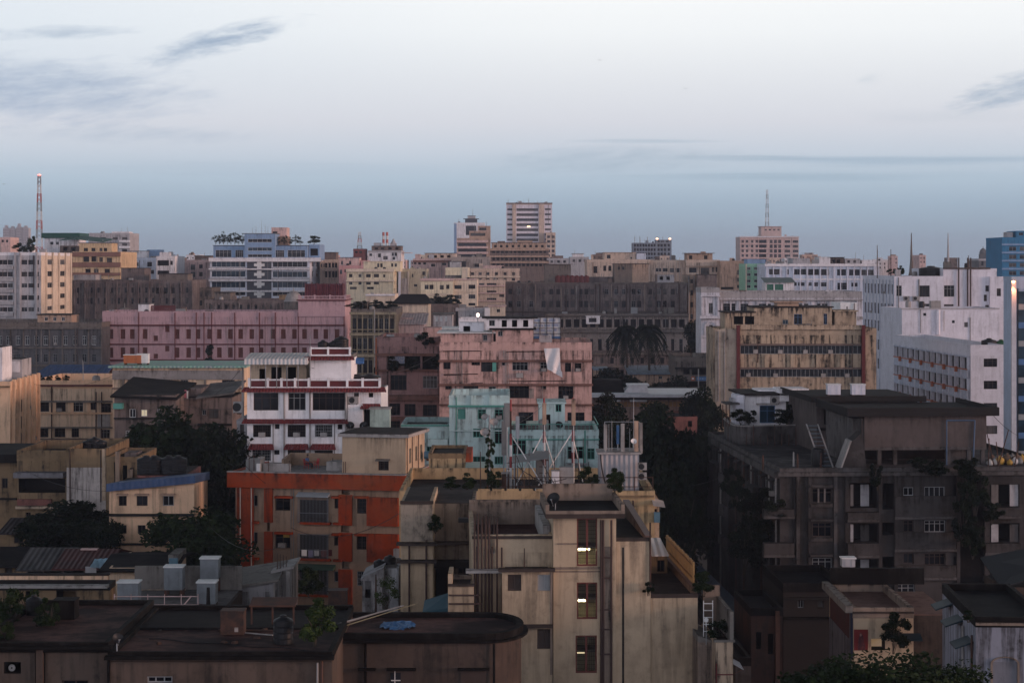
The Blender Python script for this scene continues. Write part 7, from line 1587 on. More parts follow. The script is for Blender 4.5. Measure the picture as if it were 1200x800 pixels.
# right wing with sunken terrace
k = B('apartment_block', 'tall cream wall with black rain streaks and a sunken roof terrace', 'building', 717.8, 762.5, 118.4, 12, 3.0, mat=S_CR, par=S_CR, roof=ROOF_B)
k.body(634, [], ph=.0, yref=740)
m = MB(); zt = k.zt; m.box(0, k.W, -.02, .22, zt + .003, zt + .2).build('front_kerb', DKLEDGE, k.o)
MB().hexa([(k.W - .25, .22, zt), (k.W + .03, .22, zt), (k.W + .03, 12, zt), (k.W - .25, 12, zt)], [(k.W - .25, .22, zt + .2), (k.W + .03, .22, zt + .2), (k.W + .03, 12, zt + .9), (k.W - .25, 12, zt + .9)]).build('side_parapet', S_CRD, k.o)
MB().hexa([(k.W - .3, .2, zt + .2), (k.W + .08, .2, zt + .2), (k.W + .08, 12, zt + .9), (k.W - .3, 12, zt + .9)], [(k.W - .3, .2, zt + .3), (k.W + .08, .2, zt + .3), (k.W + .08, 12, zt + 1.0), (k.W - .3, 12, zt + 1.0)]).build('coping', plain('reddish coping', (.14, .085, .07)), k.o)
MB().box(0, .3, 4, 12, zt + .05, zt + 1.4).build('side_wall', S_CRD, k.o)
k.box('black_streak', plain('black mould', (.035, .032, .03), .95, var=.8, scale=3), 729, 731.5, 641, 800, -.012, .004)
for i in range(1): k.pipe(762, 612, 690, .05, IRON, -.05)
# block 2 with its terrace, lean-to and slatted ochre fence
k = B('apartment_block', 'lower cream wall block with terrace and slatted ochre fence behind', 'building', 762.7, 817.5, 118.8, 14, 3.0, mat=S_CR, par=S_CR, roof=ROOF_D)
k.body(700, [], ph=.0, yref=790); zt = k.zt
MB().box(-.02, k.W + .02, -.05, .2, zt + .003, zt + .22).build('front_kerb', DKLEDGE, k.o)
MB().box(k.W - .2, k.W, .2, 14, zt + .003, zt + .45).build('side_parapet', S_CRD, k.o); MB().box(k.W - .25, k.W + .05, .15, 14, zt + .453, zt + .56).build('coping', MATS['reddish coping'], k.o)
OCH = plain('ochre slat paint', (.27, .165, .065), .7)
f = thing('slat_fence', 'tall fence of ochre slats along the lower cream terrace', 'fence', k.pt(817, 699, .5), R(3.0)); f.location.z = zt + .56
for i in range(20): MB().box(-.12, .0, 1.0 + i * .62, 1.30 + i * .62, 0, 1.2 + .02 * (i % 3)).build('slat', OCH, f)
MB().box(-.15, -.125, 1.0, 13.2, .3, .38).box(-.15, -.125, 1.0, 13.2, 1.0, 1.08).build('rail', plain('ochre rail', (.2, .11, .04)), f)
k.block('lean_to', 763.5, 782, 652, None, 9.2, 3, S_OCHRE2, [('p2', [(770, 779, 656, 670)])])
u0, u1 = k.u(763, 8.4), k.u(783, 8.4); z1 = k.z(644, 772, 9)
MB().hexa([(u0, 8.0, z1 - .25), (u1, 8.0, z1 - .25), (u1, 12.3, z1 + .25), (u0, 12.3, z1 + .25)], [(u0, 8.0, z1 - .19), (u1, 8.0, z1 - .19), (u1, 12.3, z1 + .31), (u0, 12.3, z1 + .31)]).build('lean_to_roof', corrugated('white corrugated plastic', (.58, .58, .58), (.45, .46, .47), 0, .4), k.o)
plant('green shrub at the far corner of the lower cream terrace', 825, 699, 119, 1.6, 1.4, LEAF_M, 4, 'terrace_shrub', 'shrub', 'bush')
plant('tuft growing from the cream wall edge by the drainpipe', 759.5, 698, 118, .7, .8, LEAF_D, 5, 'wall_tuft', 'weed', 'bush')
k = B('annex', 'small ochre annex with a sunken planted yard at the right of the cream walls', 'building', 838.5, 859, 115, 6, 2, mat=S_OCHRE, par=CON, roof=ROOF_D); k.body(752, [], ph=0); k.pipe(839.5, 777, 800, .04, DKRED, -.06); k.ledge(838, 859, 789, 790.4, .06, DKRED, 'service_pipe')
MB().box(-.1, k.W + .1, -.1, .12, k.zt + .003, k.zt + .12).box(k.W - .15, k.W + .05, .12, 6, k.zt + .003, k.zt + 1.6).build('parapet', CON, k.o)
MB().box(.05, 1.0, 5.7, 5.9, k.zt + .02, k.zt + 2.2).build('rear_wall', S_CRD, k.o)
plant('shrub growing in the sunken yard of the small ochre annex', 845, 752, 116.5, 1.7, 1.2, LEAF_M, 6, 'yard_shrub', 'shrub', 'bush')
o = thing('ladder_frame', 'white pipe ladder frame above the planted yard', 'frame', (X(824.5, 117), 117, Z(746, 117))); m = MB()
for u in (0, .5): m.box(u - .02, u + .02, -.02, .02, 0, 2.0)
m.build('stile', WHITEP, o); r_ = MB()
for j in range(5): r_.box(.02, .48, -.015, .015, .3 + .38 * j, .34 + .38 * j)
r_.build('rung', WHITEP, o)
k = B('annex', 'grey mouldy sloping stub wall at the foot of the cream walls', 'building', 817.8, 838.2, 116.5, 5, 2, mat=S_CRD, par=S_CRD, roof=ROOF_D); k.body(752, [], ph=0)
MB().hexa([(0, -.05, k.zt), (k.W, -.05, k.zt), (k.W, 5, k.zt), (0, 5, k.zt)], [(0, -.05, k.zt + .35), (k.W, -.05, k.zt + .02), (k.W, 5, k.zt + .02), (0, 5, k.zt + .35)]).build('sloped_cap', CON, k.o)
o = thing('wall_lamp', 'small white lamp on the planted yard wall', 'lamp', (X(827.5, 115.8), 115.8, Z(729, 115.8))); MB().lathe([(.03, -.2), (.03, 0), (.12, .05), (.13, .2), (.04, .27)], n=10).build('bulb', WHITEP, o); MB().tube((0, 0, -1.2), (0, 0, -.2), .02).build('stem', STEEL, o)
o = thing('cloth_awning', 'grey cloth awning on the flank of the small ochre annex', 'awning', (X(859.5, 115.2), 115.2, Z(778, 115.2))); MB().hexa([(0, 0, .0), (.55, 0, -.3), (.55, 2, -.3), (0, 2, .0)], [(0, 0, .04), (.55, 0, -.26), (.55, 2, -.26), (0, 2, .04)]).build('sheet', P_GREY, o); MB().tube((0, 0, -.5), (.5, 0, -.28), .02).build('strut', IRON, o)
# left: stained cream block with ledges (469-534)
k = B('apartment_block', 'cream corner block with two dark ledges and mouldy top, left of the drainpipes', 'building', 469.5, 507, 130, 9, 0, mat=S_CR, par=S_CRD, roof=ROOF_D)
k.body(588, [], ph=0)
k.box('mouldy_front', wallmat('mouldy plaster', (.36, .30, .24), .8, .9, .7), 469.5, 507, 590, 634, -.04, .02)
for y in (634.5, 655): k.ledge(465, 512, y, y + 3, .7, DKLEDGE, 'ledge')
for px in (479.5, 499.5): k.pipe(px, 638 if px < 490 else 632, 800, .06, PIPE)
k.ledge(469, 508, 586.5, 590, .2, DKLEDGE, 'coping')
k = B('apartment_block', 'recessed dark stained house part behind the two ledges', 'building', 507, 556, 133, 8, 0, mat=wallmat('dark stained plaster', (.20, .165, .13), .6, .7, .5), par=S_CRD, roof=ROOF_D)
k.body(590, [('d', [(509, 530, 664, 704)]), ('p2', [(536, 549, 664, 690)])], ph=0); k.ledge(505, 556, 633.5, 637, .5, DKLEDGE); k.ledge(505, 556, 655, 663, .9, DKCON, 'tiled_canopy')
plant('weed growing on the stained house ledge', 510, 625, 129.8, 1.0, 1.2, LEAF_M, 8, 'ledge_weed', 'weed', 'bush')
o = thing('tarpaulin', 'dark teal tarpaulin slung low beside the stepped balcony stub', 'tarpaulin', (X(495, 118), 118, Z(719, 118))); MB().hexa([(0, 0, 0), (1.5, 0, 0), (1.5, 3, .3), (0, 3, .1)], [(0, 0, .1), (1.5, 0, .35), (1.5, 3, .75), (0, 3, .3)]).build('sheet', plain('dark teal tarp', (.03, .10, .14)), o)
o = thing('junk_pile', 'dark crate with a small red cloth on the ledge near the drainpipes', 'crate', (X(537, 131), 131, Z(612, 131))); MB().box(0, .9, 0, .6, 0, .25).build('crate_body', BLACKP, o); MB().box(.6, .85, -.02, .3, .253, .4).build('cloth', DKRED, o)
# ---------------------------------------------------------------- foreground roofs
S_FG = wallmat('dark stained foreground plaster', (.085, .063, .053), .55, .2, .4, patch=.5)
S_FG2 = wallmat('brown grey foreground plaster', (.105, .078, .064), .5, .2, .4, patch=.5)
BLK = wallmat('black mouldy parapet', (.007, .006, .006), .4, .4, .3)
# rounded roof house
Yf = 104.5; x0, x1 = X(388, Yf), X(598, Yf); zt = Z(741.5, Yf); D = 6.3
o = thing('house', 'flat roofed dark house with rounded corner and black parapet, bottom centre', 'house', (x0, Yf, 0)); W = x1 - x0; rr = 1.15
def rnd(off, y0=0.0):
    """outline with a bulging right end"""
    pts = [(-off, -off), (W - 1.2, -off)]
    for i in range(1, 12):
        a = -math.pi / 2 + math.pi * i / 12; pts.append((W - 1.2 + (1.75 + off) * math.cos(a), D / 2 + (D / 2 + off) * math.sin(a)))
    return pts + [(W - 1.2, D + off), (-off, D + off)]
MB().prism(rnd(0), 0, zt - .45).build('wall', S_FG, o)
MB().prism(rnd(.35), zt - .447, zt - .33).build('cornice', BLK, o)
def ringwall(outer, inner, za, zb):
    m = MB(); n = len(outer)
    for i in range(n):
        j = (i + 1) % n; m.hexa([(*outer[i], za), (*outer[j], za), (*inner[j], za), (*inner[i], za)], [(*outer[i], zb), (*outer[j], zb), (*inner[j], zb), (*inner[i], zb)])
    return m
ringwall(rnd(.12), rnd(-.22), zt - .327, zt).build('parapet', BLK, o)
MB().prism(rnd(-.1), zt - .43, zt - .25).build('roof', ROOF_R, o)
for px, w in ((424, 13), (457, 27), (540, 30)):
    xx = X(px, Yf) - x0; ww = w * Yf / F; zz = Z(785, Yf)
    fm = MB().box(xx, xx + ww, -.05, -.003, zz - 1.4, zz).build('window', WOOD, o)
    MB().box(.0, ww * .45, -.02, -.003, 0, 1.2).build('pane', G_MID, fm, (xx + ww * .02, -.05, zz - 1.3)) if px == 457 else None
    if px == 457:
        m = MB(); m.box(xx + ww * .2, xx + ww * .235, -.085, -.072, zz - 1.4, zz).box(xx + ww * .05, xx + ww * .46, -.085, -.072, zz - .5, zz - .45).build('mullion', WHITEP, o)
    MB().box(xx - .15, xx + ww + .15, -.45, -.003, zz + .05, zz + .13).build('sunshade', BLK, o)
for px in (428.5, 579): MB().tube((X(px, Yf) - x0, -.08, 0), (X(px, Yf) - x0, -.08, zt - .5), .06).build('drainpipe', BLK, o)
t = thing('tarpaulin', 'crumpled bright blue tarpaulin lying on the rounded foreground roof', 'tarpaulin', (X(466, 108), 108, zt - .245)); m = MB(); rng = random.Random(4)
n = 14
hgt = {(i, j): rng.uniform(.0, .11) for i in range(n + 1) for j in range(n + 1)}
P = lambda i, j: ((i / n - .5) * 1.75 + .05 * math.sin(j * 2.1), (j / n - .5) * 2.3 + .12 * math.sin(i * 1.7), .01 + hgt[(i, j)] * (0 if i in (0, n) or j in (0, n) else 1))
for i in range(n):
    for j in range(n):
        if ((i - n / 2 + .5) / (n / 2)) ** 2 + ((j - n / 2 + .5) / (n / 2)) ** 2 < 1.05: m.quad(P(i, j), P(i + 1, j), P(i + 1, j + 1), P(i, j + 1))
m.build('sheet', plain('bright blue tarp', (.05, .14, .30), .6), t)
m = MB(); t = thing('bamboo_poles', 'pale poles lashed together leaning over the rounded foreground roof', 'pole', (X(394, 106), 106.5, zt + .1)); m.tube((0, 0, 0), (3.3, .6, .85), .045, .03).build('pole', LCON, t); MB().tube((-.4, .1, -.2), (2.6, .9, .62), .04, .03).build('pole', PIPEG, t); MB().tube((.3, 0, -.1), (3.9, .4, .95), .03, .02).build('pole', plain('bamboo', (.3, .26, .16)), t)
# bottom left roofs
Yb = 98.0
k = B('house', 'dark flat roofed house with reddish roof and long black parapet, bottom left', 'house', 127, 389, Yb, 13, 0, mat=S_FG2, par=BLK, roof=ROOF_R)
k.body(763, [('p3', cols([172], 30, [(792, 800)]))], ph=.28)
k.ledge(124, 392, 767, 771, .45, BLK, 'cornice'); k.ledge(127, 389, 774, 775.5, .12, S_FG, 'string_course')
MB().box(-.1, k.W, 12.7, 13, k.zt, k.zt + .08).build('rear_parapet', BLK, k.o); k.pipe(372, 776, 800, .05, LCON, -.15); k.pipe(377, 774, 800, .07, IRON, -.15); k.pipe(127.5, 772, 800, .08, BLK, -.15)
MB().box(0.2, k.W - .2, 7.2, 12.6, k.zr + .043, k.zr + .16).build('tar_patch', ROOF_B, k.o)
kz = k.zr + .04
k = B('house', 'adjoining dark house with round fan opening in its wall, bottom left corner', 'house', -30, 126.5, Yb + .6, 12.5, 0, mat=S_FG2, par=BLK, roof=ROOF_R)
k.body(752, [('d', Q(0, 600, [(18, 98, 700, 755)])), ('p2', Q(0, 600, [(290, 415, 785, 830)]))], ph=.3)
k.ledge(-30, 132, 755.5, 759, .5, BLK, 'cornice'); k.ledge(-30, 128, 761, 763, .25, BLK, 'cornice'); k.box('mould_streak', BLK, 41, 53, 764, 800, -.03, .01)
k.box('pier', S_FG, 42, 50, 760, 800, -.3, .27)
o = thing('exhaust_fan', 'round pale exhaust fan in the dark wall opening, bottom left corner', 'fan', k.pt(13.8, 782, .3)); MB().tube((0, 0, 0), (0, .08, 0), .16, n=18).build('fan_disc', LCON, o); MB().tube((0, -.02, 0), (0, 0, 0), .04, n=10).build('hub', BLACKP, o)
dish('dark dish standing on the black parapet, bottom left', (X(138, 97.6), 97.6, Z(749, 97.6)), .27, 25, BLACKP, .55)
def lowbox(name, label, cat, px, pyb, Y, w, d, h, mat, lid=None, parts=()):
    o = thing(name, label, cat, (X(px, Y), Y, kz)); MB().box(-w / 2, w / 2, -d / 2, d / 2, .05, h).build('body', mat, o); MB().box(-w / 2 - .03, w / 2 + .03, -d / 2 - .03, d / 2 + .03, h + .003, h + .06).build('lid', lid or mat, o)
    for u in (-1, 1): MB().box(u * w * .38 - .06, u * w * .38 + .06, -d * .3, d * .3, 0, .05).build('foot', IRON, o)
    return o
RUST = plain('rusted sheet steel', (.07, .035, .025), .8, scale=2.5, col2=(.025, .018, .016))
o = lowbox('rusty_tank', 'rusty square tank with a torn pale patch on the bottom left roof', 'tank', 273.5, 744, 104, 1.12, 1.0, 1.15, RUST); MB().box(.12, .3, -.52, -.503, .2, .42).build('torn_patch', LCON, o)
water_tank('black round tank beside the leafy sapling on the bottom left roof', X(332, 101.5), 101.5, kz, .48, 1.3, BLACKP)
o = thing('lean_to_shelter', 'low sheet roof on posts behind the black round tank', 'shelter', (X(292, 106), 106, kz)); w = X(346, 106) - X(292, 106); MB().hexa([(0, 0, 1.0), (w, 0, 1.0), (w, 1.4, 1.2), (0, 1.4, 1.2)], [(0, 0, 1.08), (w, 0, 1.08), (w, 1.4, 1.28), (0, 1.4, 1.28)]).build('roof', IRON, o)
for u in (.1, w - .1, w * .5): MB().box(u - .04, u + .04, .1, .18, 0, 1.0).build('post', IRON, o)
o = tree('leafy sapling growing on the bottom left roof beside the black tank', 368, 700, 100.5, 2.3, 1.05, LEAF_L, 3, 'bush', kz, 'sapling', None, 'sapling')
rng = random.Random(21)
for i in range(22):
    px = rng.uniform(60, 320); Y = rng.uniform(99.5, 109); o = tag(MB().hexa([(-.12, -.1, 0), (.12, -.1, 0), (.12, .1, 0), (-.12, .1, 0)], [(-.09, -.07, .09), (.1, -.08, .1), (.09, .08, .08), (-.1, .07, .1)]).build('brick', RUST, None, (X(px, Y), Y, kz), rz=rng.uniform(0, 3)), 'loose dark brick lying on the bottom left roofs', 'brick', 'loose bricks on the roof').scale = (rng.uniform(.8, 1.8), 1, rng.uniform(.7, 1.4))
for i in range(7):
    tag(MB().box(-.9, .9, -.06, .06, 0, .05).box(-.86, -.8, -.08, .08, -.02, .0).build('plank', rng.choice((IRON, P_TAN, LCON)), None, (X(rng.uniform(40, 330), 104), rng.uniform(100, 108), kz + .03), rz=rng.uniform(-.6, .6)), 'weathered plank lying on the bottom left roofs', 'plank', 'planks on the roof')
m = MB(); o = thing('roof_cable', 'long dark cable snaking over the bottom left roof', 'cable', (X(205, 101), 101, kz)); pr = None
for j in range(20):
    p_ = (-1.5 + j * .42, 1.6 - .16 * j + .2 * math.sin(j * .9), .03)
    if pr: m.tube(pr, p_, .025, n=5)
    pr = p_
m.build('sheath', BLACKP, o)
# tanks terrace behind
k = B('house', 'low house with a flat roof carrying four grey box tanks', 'house', 128, 262, 128, 9, 0, mat=S_FG, par=LCON, roof=ROOF_G)
k.body(716, [], ph=.1); MB().box(0, k.W, 8.6, 8.9, k.zt, k.zt + 1.5).build('rear_wall', CON, k.o)
GT = plain('grey plastic tank', (.20, .225, .245), .6, var=.4)
for i, (px, yb, Y, w, h) in enumerate(((151.5, 713, 129, 1.25, 1.25), (204.5, 706, 134.5, 1.15, 1.4), (243, 714, 129, 1.12, 1.25), (246.5, 702, 136, 1.15, 1.25))):
    box_tank(['left grey box tank on stilts on the low house roof', 'middle grey box tank on stilts on the low house roof', 'front one of the right pair of grey box tanks', 'rear one of the right pair of grey box tanks'][i], X(px, Y), Y, k.zr + .05, w, 1.1, h, GT, .42 if i != 3 else .9)
pole('dark mould streaked post in front of the right pair of box tanks', X(244, 127.6), 127.6, k.zr, 1.6, .16, DKCON, 0, None, 'post', 'post')
o = thing('pipe_rail', 'pale pipe rails along the box tank roof', 'railing', (X(134, 128.3), 128.3, k.zr)); w = X(232, 128.3) - X(134, 128.3); MB().tube((0, 0, .95), (w, 0, .95), .03).tube((1.4, 0, .45), (w, 0, .45), .03).tube((0, 0, .2), (.8, 2, 1.5), .04).tube((3.9, 0, .1), (4.6, .2, .95), .04).build('rail', P_PINKISH, o)
for i in range(6): MB().tube((w * i / 5, 0, 0), (w * i / 5, 0, 1.1), .03).build('post', P_PINKISH, o)
o = thing('white_slab', 'white slab lying on the box tank roof', 'slab', (X(179, 128.6), 128.6, k.zr + .05)); MB().box(-.65, .65, -.2, .2, .1, .28).build('slab', WHITEP, o); MB().box(-.5, -.3, -.15, .15, 0, .1).box(.3, .5, -.15, .15, 0, .1).build('block', CON, o)
o = lowbox('dark_shed', 'dark low shed box between the left bushes and the box tanks', 'shed', 77, 716, 107, 1.1, 1.2, 1.2, BLK); o.location.z = kz
water_tank('dark round tank half hidden by the left bushes', X(40, 108), 108, kz, .42, 1.25, BLACKP)
for i, (px, pt, Y, h, r, sd) in enumerate(((12, 688, 106, 2.4, 1.0, 2), (30, 684, 109, 2.6, 1.1, 5), (56, 700, 105, 1.8, .75, 7), (2, 715, 101, 2.3, .7, 9))): tree(['leafy bush at the far left of the bottom left roof', 'taller leafy bush in front of the dark verandah house', 'small light bush beside the dark low shed box', 'overhanging leaves at the left picture edge'][i], px, pt, Y, h, r, LEAF_M, sd, 'bush', kz, 'bush', None, 'bush')
# grey white shed with sloping roof, mid bottom
S_GW = wallmat('blotchy grey white plaster', (.33, .325, .34), .55, .6, .5, patch=.5, second=(.25, .24, .24))
k = B('shed', 'blotchy grey white shed with sloping slab roof in front of the orange banded house', 'shed', 260, 322, 138, 5, 0, mat=S_GW, par=CON, roof=ROOF_G); k.body(693, [], ph=0)
zl, zr_ = k.z(691, 260), k.z(679, 325)
MB().hexa([(0, 0, k.zt), (k.W, 0, k.zt), (k.W, 5, k.zt), (0, 5, k.zt)], [(0, 0, zl - .05), (k.W, 0, zr_ - .05), (k.W, 5, zr_ - .05), (0, 5, zl - .05)]).build('gable_wall', S_GW, k.o)
MB().hexa([(-.4, -.4, zl - .05), (k.W + .3, -.4, zr_ - .05), (k.W + .3, 5.4, zr_ + .35), (-.4, 5.4, zl + .35)], [(-.4, -.4, zl + .1), (k.W + .3, -.4, zr_ + .1), (k.W + .3, 5.4, zr_ + .55), (-.4, 5.4, zl + .55)]).build('roof', CON, k.o)
k.pipe(321, 684, 716, .07, LCON, -.08)
k2 = B('shed', 'tall pale weathered pier with bare rebar right of the grey white shed', 'shed', 323, 342, 140, 4, 0, mat=wallmat('weathered grey pier', (.30, .28, .27), .6, .8, .5), par=LCON, roof=ROOF_G); k2.body(667, [('d', [(328, 333, 703, 712)])], ph=0); MB().hexa([(-.3, -.2, k2.zt - .25), (k2.W + .15, -.2, k2.zt + .1), (k2.W + .15, 4.2, k2.zt + .1), (-.3, 4.2, k2.zt - .25)], [(-.3, -.2, k2.zt - .1), (k2.W + .15, -.2, k2.zt + .25), (k2.W + .15, 4.2, k2.zt + .25), (-.3, 4.2, k2.zt - .1)]).build('roof', LCON, k2.o); k2.box('pilaster', LCON, 335, 340, 669, 716, -.2, .18)
for i, px in enumerate((325, 328.5, 332, 335.5)): pole('bare rebar rod standing on the weathered pier', X(px, 140.5), 140.5, k2.zt, 1.0 - .06 * i, .03, IRON, 0, 'rebar rods on the pier', 'rebar_rod', 'rod')
o = thing('rusty_tank', 'rust brown tank box on the roof edge below the orange pilaster', 'tank', (X(396, 122), 122, Z(717, 122))); MB().box(-.52, .52, -.5, .5, .2, 1.25).build('body', RUST, o); MB().box(-.56, .56, -.54, .54, 1.253, 1.31).build('lid', RUST, o)
for u in (-.4, .4): MB().box(u - .05, u + .05, -.4, .4, 0, .2).build('foot', IRON, o)
k = B('shed', 'small white peeling roof hut with slanted cap left of the cream corner block', 'shed', 424.5, 448, 136, 5, 0, mat=S_GW, par=LCON, roof=ROOF_G); k.body(680, [('d', [(428, 434, 690, 700)])], ph=0)
MB().hexa([(-.1, -.1, k.zt), (k.W + .1, -.1, k.zt), (k.W + .1, 5, k.zt), (-.1, 5, k.zt)], [(-.1, -.1, k.zt + .12), (k.W + .1, -.1, k.zt + .85), (k.W + .1, 5, k.zt + .85), (-.1, 5, k.zt + .12)]).build('sloped_cap', S_GW, k.o)
k = B('shed', 'taller white peeling wall beside the slant capped hut', 'shed', 448.2, 467, 136.5, 5, 0, mat=wallmat('blue white plaster', (.46, .48, .52), .45, .6, .5, patch=.4), par=LCON, roof=ROOF_G); k.body(666, [], ph=0)
for i, px in enumerate((444.5, 457)): water_tank(['small dark tank above the slant capped hut', 'small dark tank above the taller peeling wall'][i], X(px, 138.5), 138.5, Z(671 if i == 0 else 666, 138), .38, .8)
pole('dark leaning post in front of the peeling white hut', X(440.5, 124), 124, Z(717, 124), 2.2, .07, IRON, 0, None, 'post', 'post')
plant('light green papaya like shoots before the white peeling hut', 453, 714, 121, 1.7, 1.9, LEAF_L, 6, 'shoots', 'plant', 'thin'); plant('climbing greenery at the foot of the orange banded house', 362, 700, 150, 2.2, 2.2, LEAF_M, 8, 'climber', 'plant', 'bush')
# ------------------------------------------------------------------ M23 the big dark building on the right
S_DK = wallmat('black mouldy concrete wall', (.064, .058, .058), .85, .7, .6, patch=.8, second=(.02, .018, .018))
S_DKL = wallmat('paler mouldy wall', (.105, .097, .097), .8, .8, .6, patch=.5)
S_BAL = wallmat('dark balcony wall', (.068, .062, .062), .85, .8, .6, patch=.5)
PALEW = wallmat('pale recess wall', (.17, .155, .15), .35, .4, .3)
q7 = lambda L: Q(800, 480, L, 3.0)
k = B('apartment_block', 'large black mould stained apartment block with balconies and hanging weeds, right', 'building', 914, 1250, 182, 40, 3.5, mat=S_DK, par=S_DKL, roof=roofmat('damp concrete roof', (.045, .04, .041), (.10, .09, .09), .3), fm=WOOD, glass=(G_DARK, G_DARK, G_MID))
fl = [(255, 330), (390, 462), (520, 590)]
ops = [('p3', q7([(456, 525, 276, 326), (456, 525, 396, 446), (456, 525, 520, 568)])),
       ('d', q7([(296, 388, 256, 340), (296, 388, 398, 468), (296, 388, 522, 576)])),
       ('d', q7([(588, 685, 256, 345), (588, 685, 400, 466), (588, 685, 525, 580)])),
       ('d', q7([(697, 742, 258, 350), (697, 742, 396, 440), (697, 742, 515, 570)])),
       ('p2', q7([(776, 812, 272, 302), (776, 812, 388, 430), (776, 812, 504, 540)])), ('p4', q7([(850, 922, 270, 306), (850, 924, 388, 430), (850, 924, 504, 546)])),
       ('d', q7([(952, 992, 262, 330), (952, 992, 515, 560)])),
       ('d', q7([(1080, 1184, 262, 340), (1080, 1184, 398, 465), (1080, 1184, 520, 580)]))]
zz = [(k.z(480 + b / 3, 915), k.z(480 + a / 3, 915)) for a, b in ((262, 318), (388, 445), (512, 566))]
k.body(548.5, ops + [('p3', cols([952, 1050, 1130], 22, [(684, 700), (722, 738)]))], left=[(u - .65, u + .65, a, b, 'p2', {'shade': .5, 'sm': S_DK}) for a, b in zz for u in (2.2, 6.2, 10.2, 15.5, 19.5, 24, 28.5, 33, 37)], ph=.35)
zt = k.zt
k.ledge(911, 1250, 552, 556.5, .5, S_DKL, 'cornice')
MB().box(-.45, -.003, .0, 36, k.z(560, 915), k.z(553, 915)).build('cornice', S_DKL, k.o)
# balcony fronts
for x0, x1, rows in ((287, 392, ((350, 384), (470, 520), (590, 612))), (582, 690, ((362, 396), (470, 522), (592, 610))), (748, 962, ((304, 386), (431, 500), (548, 600))), (1066, 1190, ((345, 384), (470, 512), (586, 606)))):
    pj = 1.0 if x0 != 748 else .35
    for a, b in rows:
        k.box('balcony', S_BAL, 800 + x0 / 3, 800 + x1 / 3, 480 + a / 3, 480 + b / 3, -pj, pj - .003)
        k.box('balcony_rim', S_DKL, 800 + x0 / 3 - .6, 800 + x1 / 3 + .6, 480 + b / 3 - 3.2, 480 + b / 3 - .5, -pj - .14, .13)
for x0, x1 in ((340, 386), (590, 600), (625, 655), (1085, 1110), (1150, 1180)):
    for a, b in ((262, 338), (402, 464), (526, 578)):
        k.box('door_leaf', [PALEW, S_DKL, P_GREY][(x0 + a) % 3], 800 + x0 / 3, 800 + x1 / 3, 480 + a / 3, 480 + b / 3, 1.0 if x0 in (340, 625) else .15, .06)
for a in (264, 384, 508): k.box('sunshade', S_BAL, 800 + 450 / 3, 800 + 530 / 3, 480 + a / 3, 480 + a / 3 + 3, -.55, .54)
for a in (330, 450, 572): k.box('sill_box', S_BAL, 800 + 450 / 3, 800 + 528 / 3, 480 + a / 3, 480 + a / 3 + 4.2, -.35, .34)
for x in (400, 442, 532, 572, 690, 745, 964, 1062): k.box('pilaster', S_DK if x not in (400, 532) else S_DKL, 800 + x / 3, 800 + x / 3 + 4, 557, 720, -.2, .18)
for x in (393, 583, 694, 748): k.pipe(800 + x / 3, 560, 720, .07, BLACKP)
for x in (475, 497): k.box('window_pier', PALEW, 800 + x / 3, 800 + x / 3 + 1.8, 480 + 276 / 3, 480 + 326 / 3, -.05, .2)
# left flank: pipes and awnings
for v in (1.0, 4.3, 8.2, 12.6, 13.4, 17.4, 21.8, 26.2, 31): MB().tube((-.15, v, 2), (-.15, v, k.zr - .5), .09, n=6).build('drainpipe', [PIPE, LCON, IRON][int(v) % 3], k.o)
for v0, v1 in ((8.6, 12.2), (22.2, 26), (31.6, 35.6)): MB().box(-.8, -.003, v0, v1, 1.5, k.zr - 2.2).build('bay', S_DK, k.o)
for a, b in zz:
    for v in (12.3, 26.1): MB().box(-1.2, -.81, v - 3.4, v - .2, a - 1.0, a - .1).build('balcony', S_DKL, k.o)
k.box('recess_shade_sheet', BLK, 1122.5, 1153, 560, 720, -.06, .04)  # flat black sheet on the wall, painting the shade of a recess
ac_unit('pale window unit on the dark left flank of the mouldy block', (X(841, 214), 214, Z(580, 214)), .8, .7, -86)
o = thing('laundry', 'white cloth hanging from a corner window of the black mouldy block', 'laundry', (X(880, 193), 191, Z(611, 192))); MB().hexa([(0, 0, 0), (.12, .9, .1), (.16, .9, .1), (.04, 0, 0)], [(0, .1, 1.3), (.12, .9, 1.4), (.16, .9, 1.4), (.04, .1, 1.3)]).build('cloth', WHITEP, o)
o = thing('long_awning', 'long blue grey sheet awning sloping along the left flank of the mouldy block', 'awning', (X(908, 172), 172, 0)); z1 = Z(744, 172)
MB().hexa([(-2.6, 0, z1 - .3), (-.6, 0, z1 + .3), (-2.8, 40, z1 + .3), (-4.8, 40, z1 - .3)], [(-2.6, 0, z1 - .2), (-.6, 0, z1 + .4), (-2.8, 40, z1 + .4), (-4.8, 40, z1 - .2)]).build('sheet', plain('blue grey sheeting', (.07, .085, .115), .5), o)
for v in range(0, 40, 8): MB().tube((-2.5 - v * .055, v + .3, 0), (-2.5 - v * .055, v + .3, z1 - .25), .06).build('post', IRON, o)
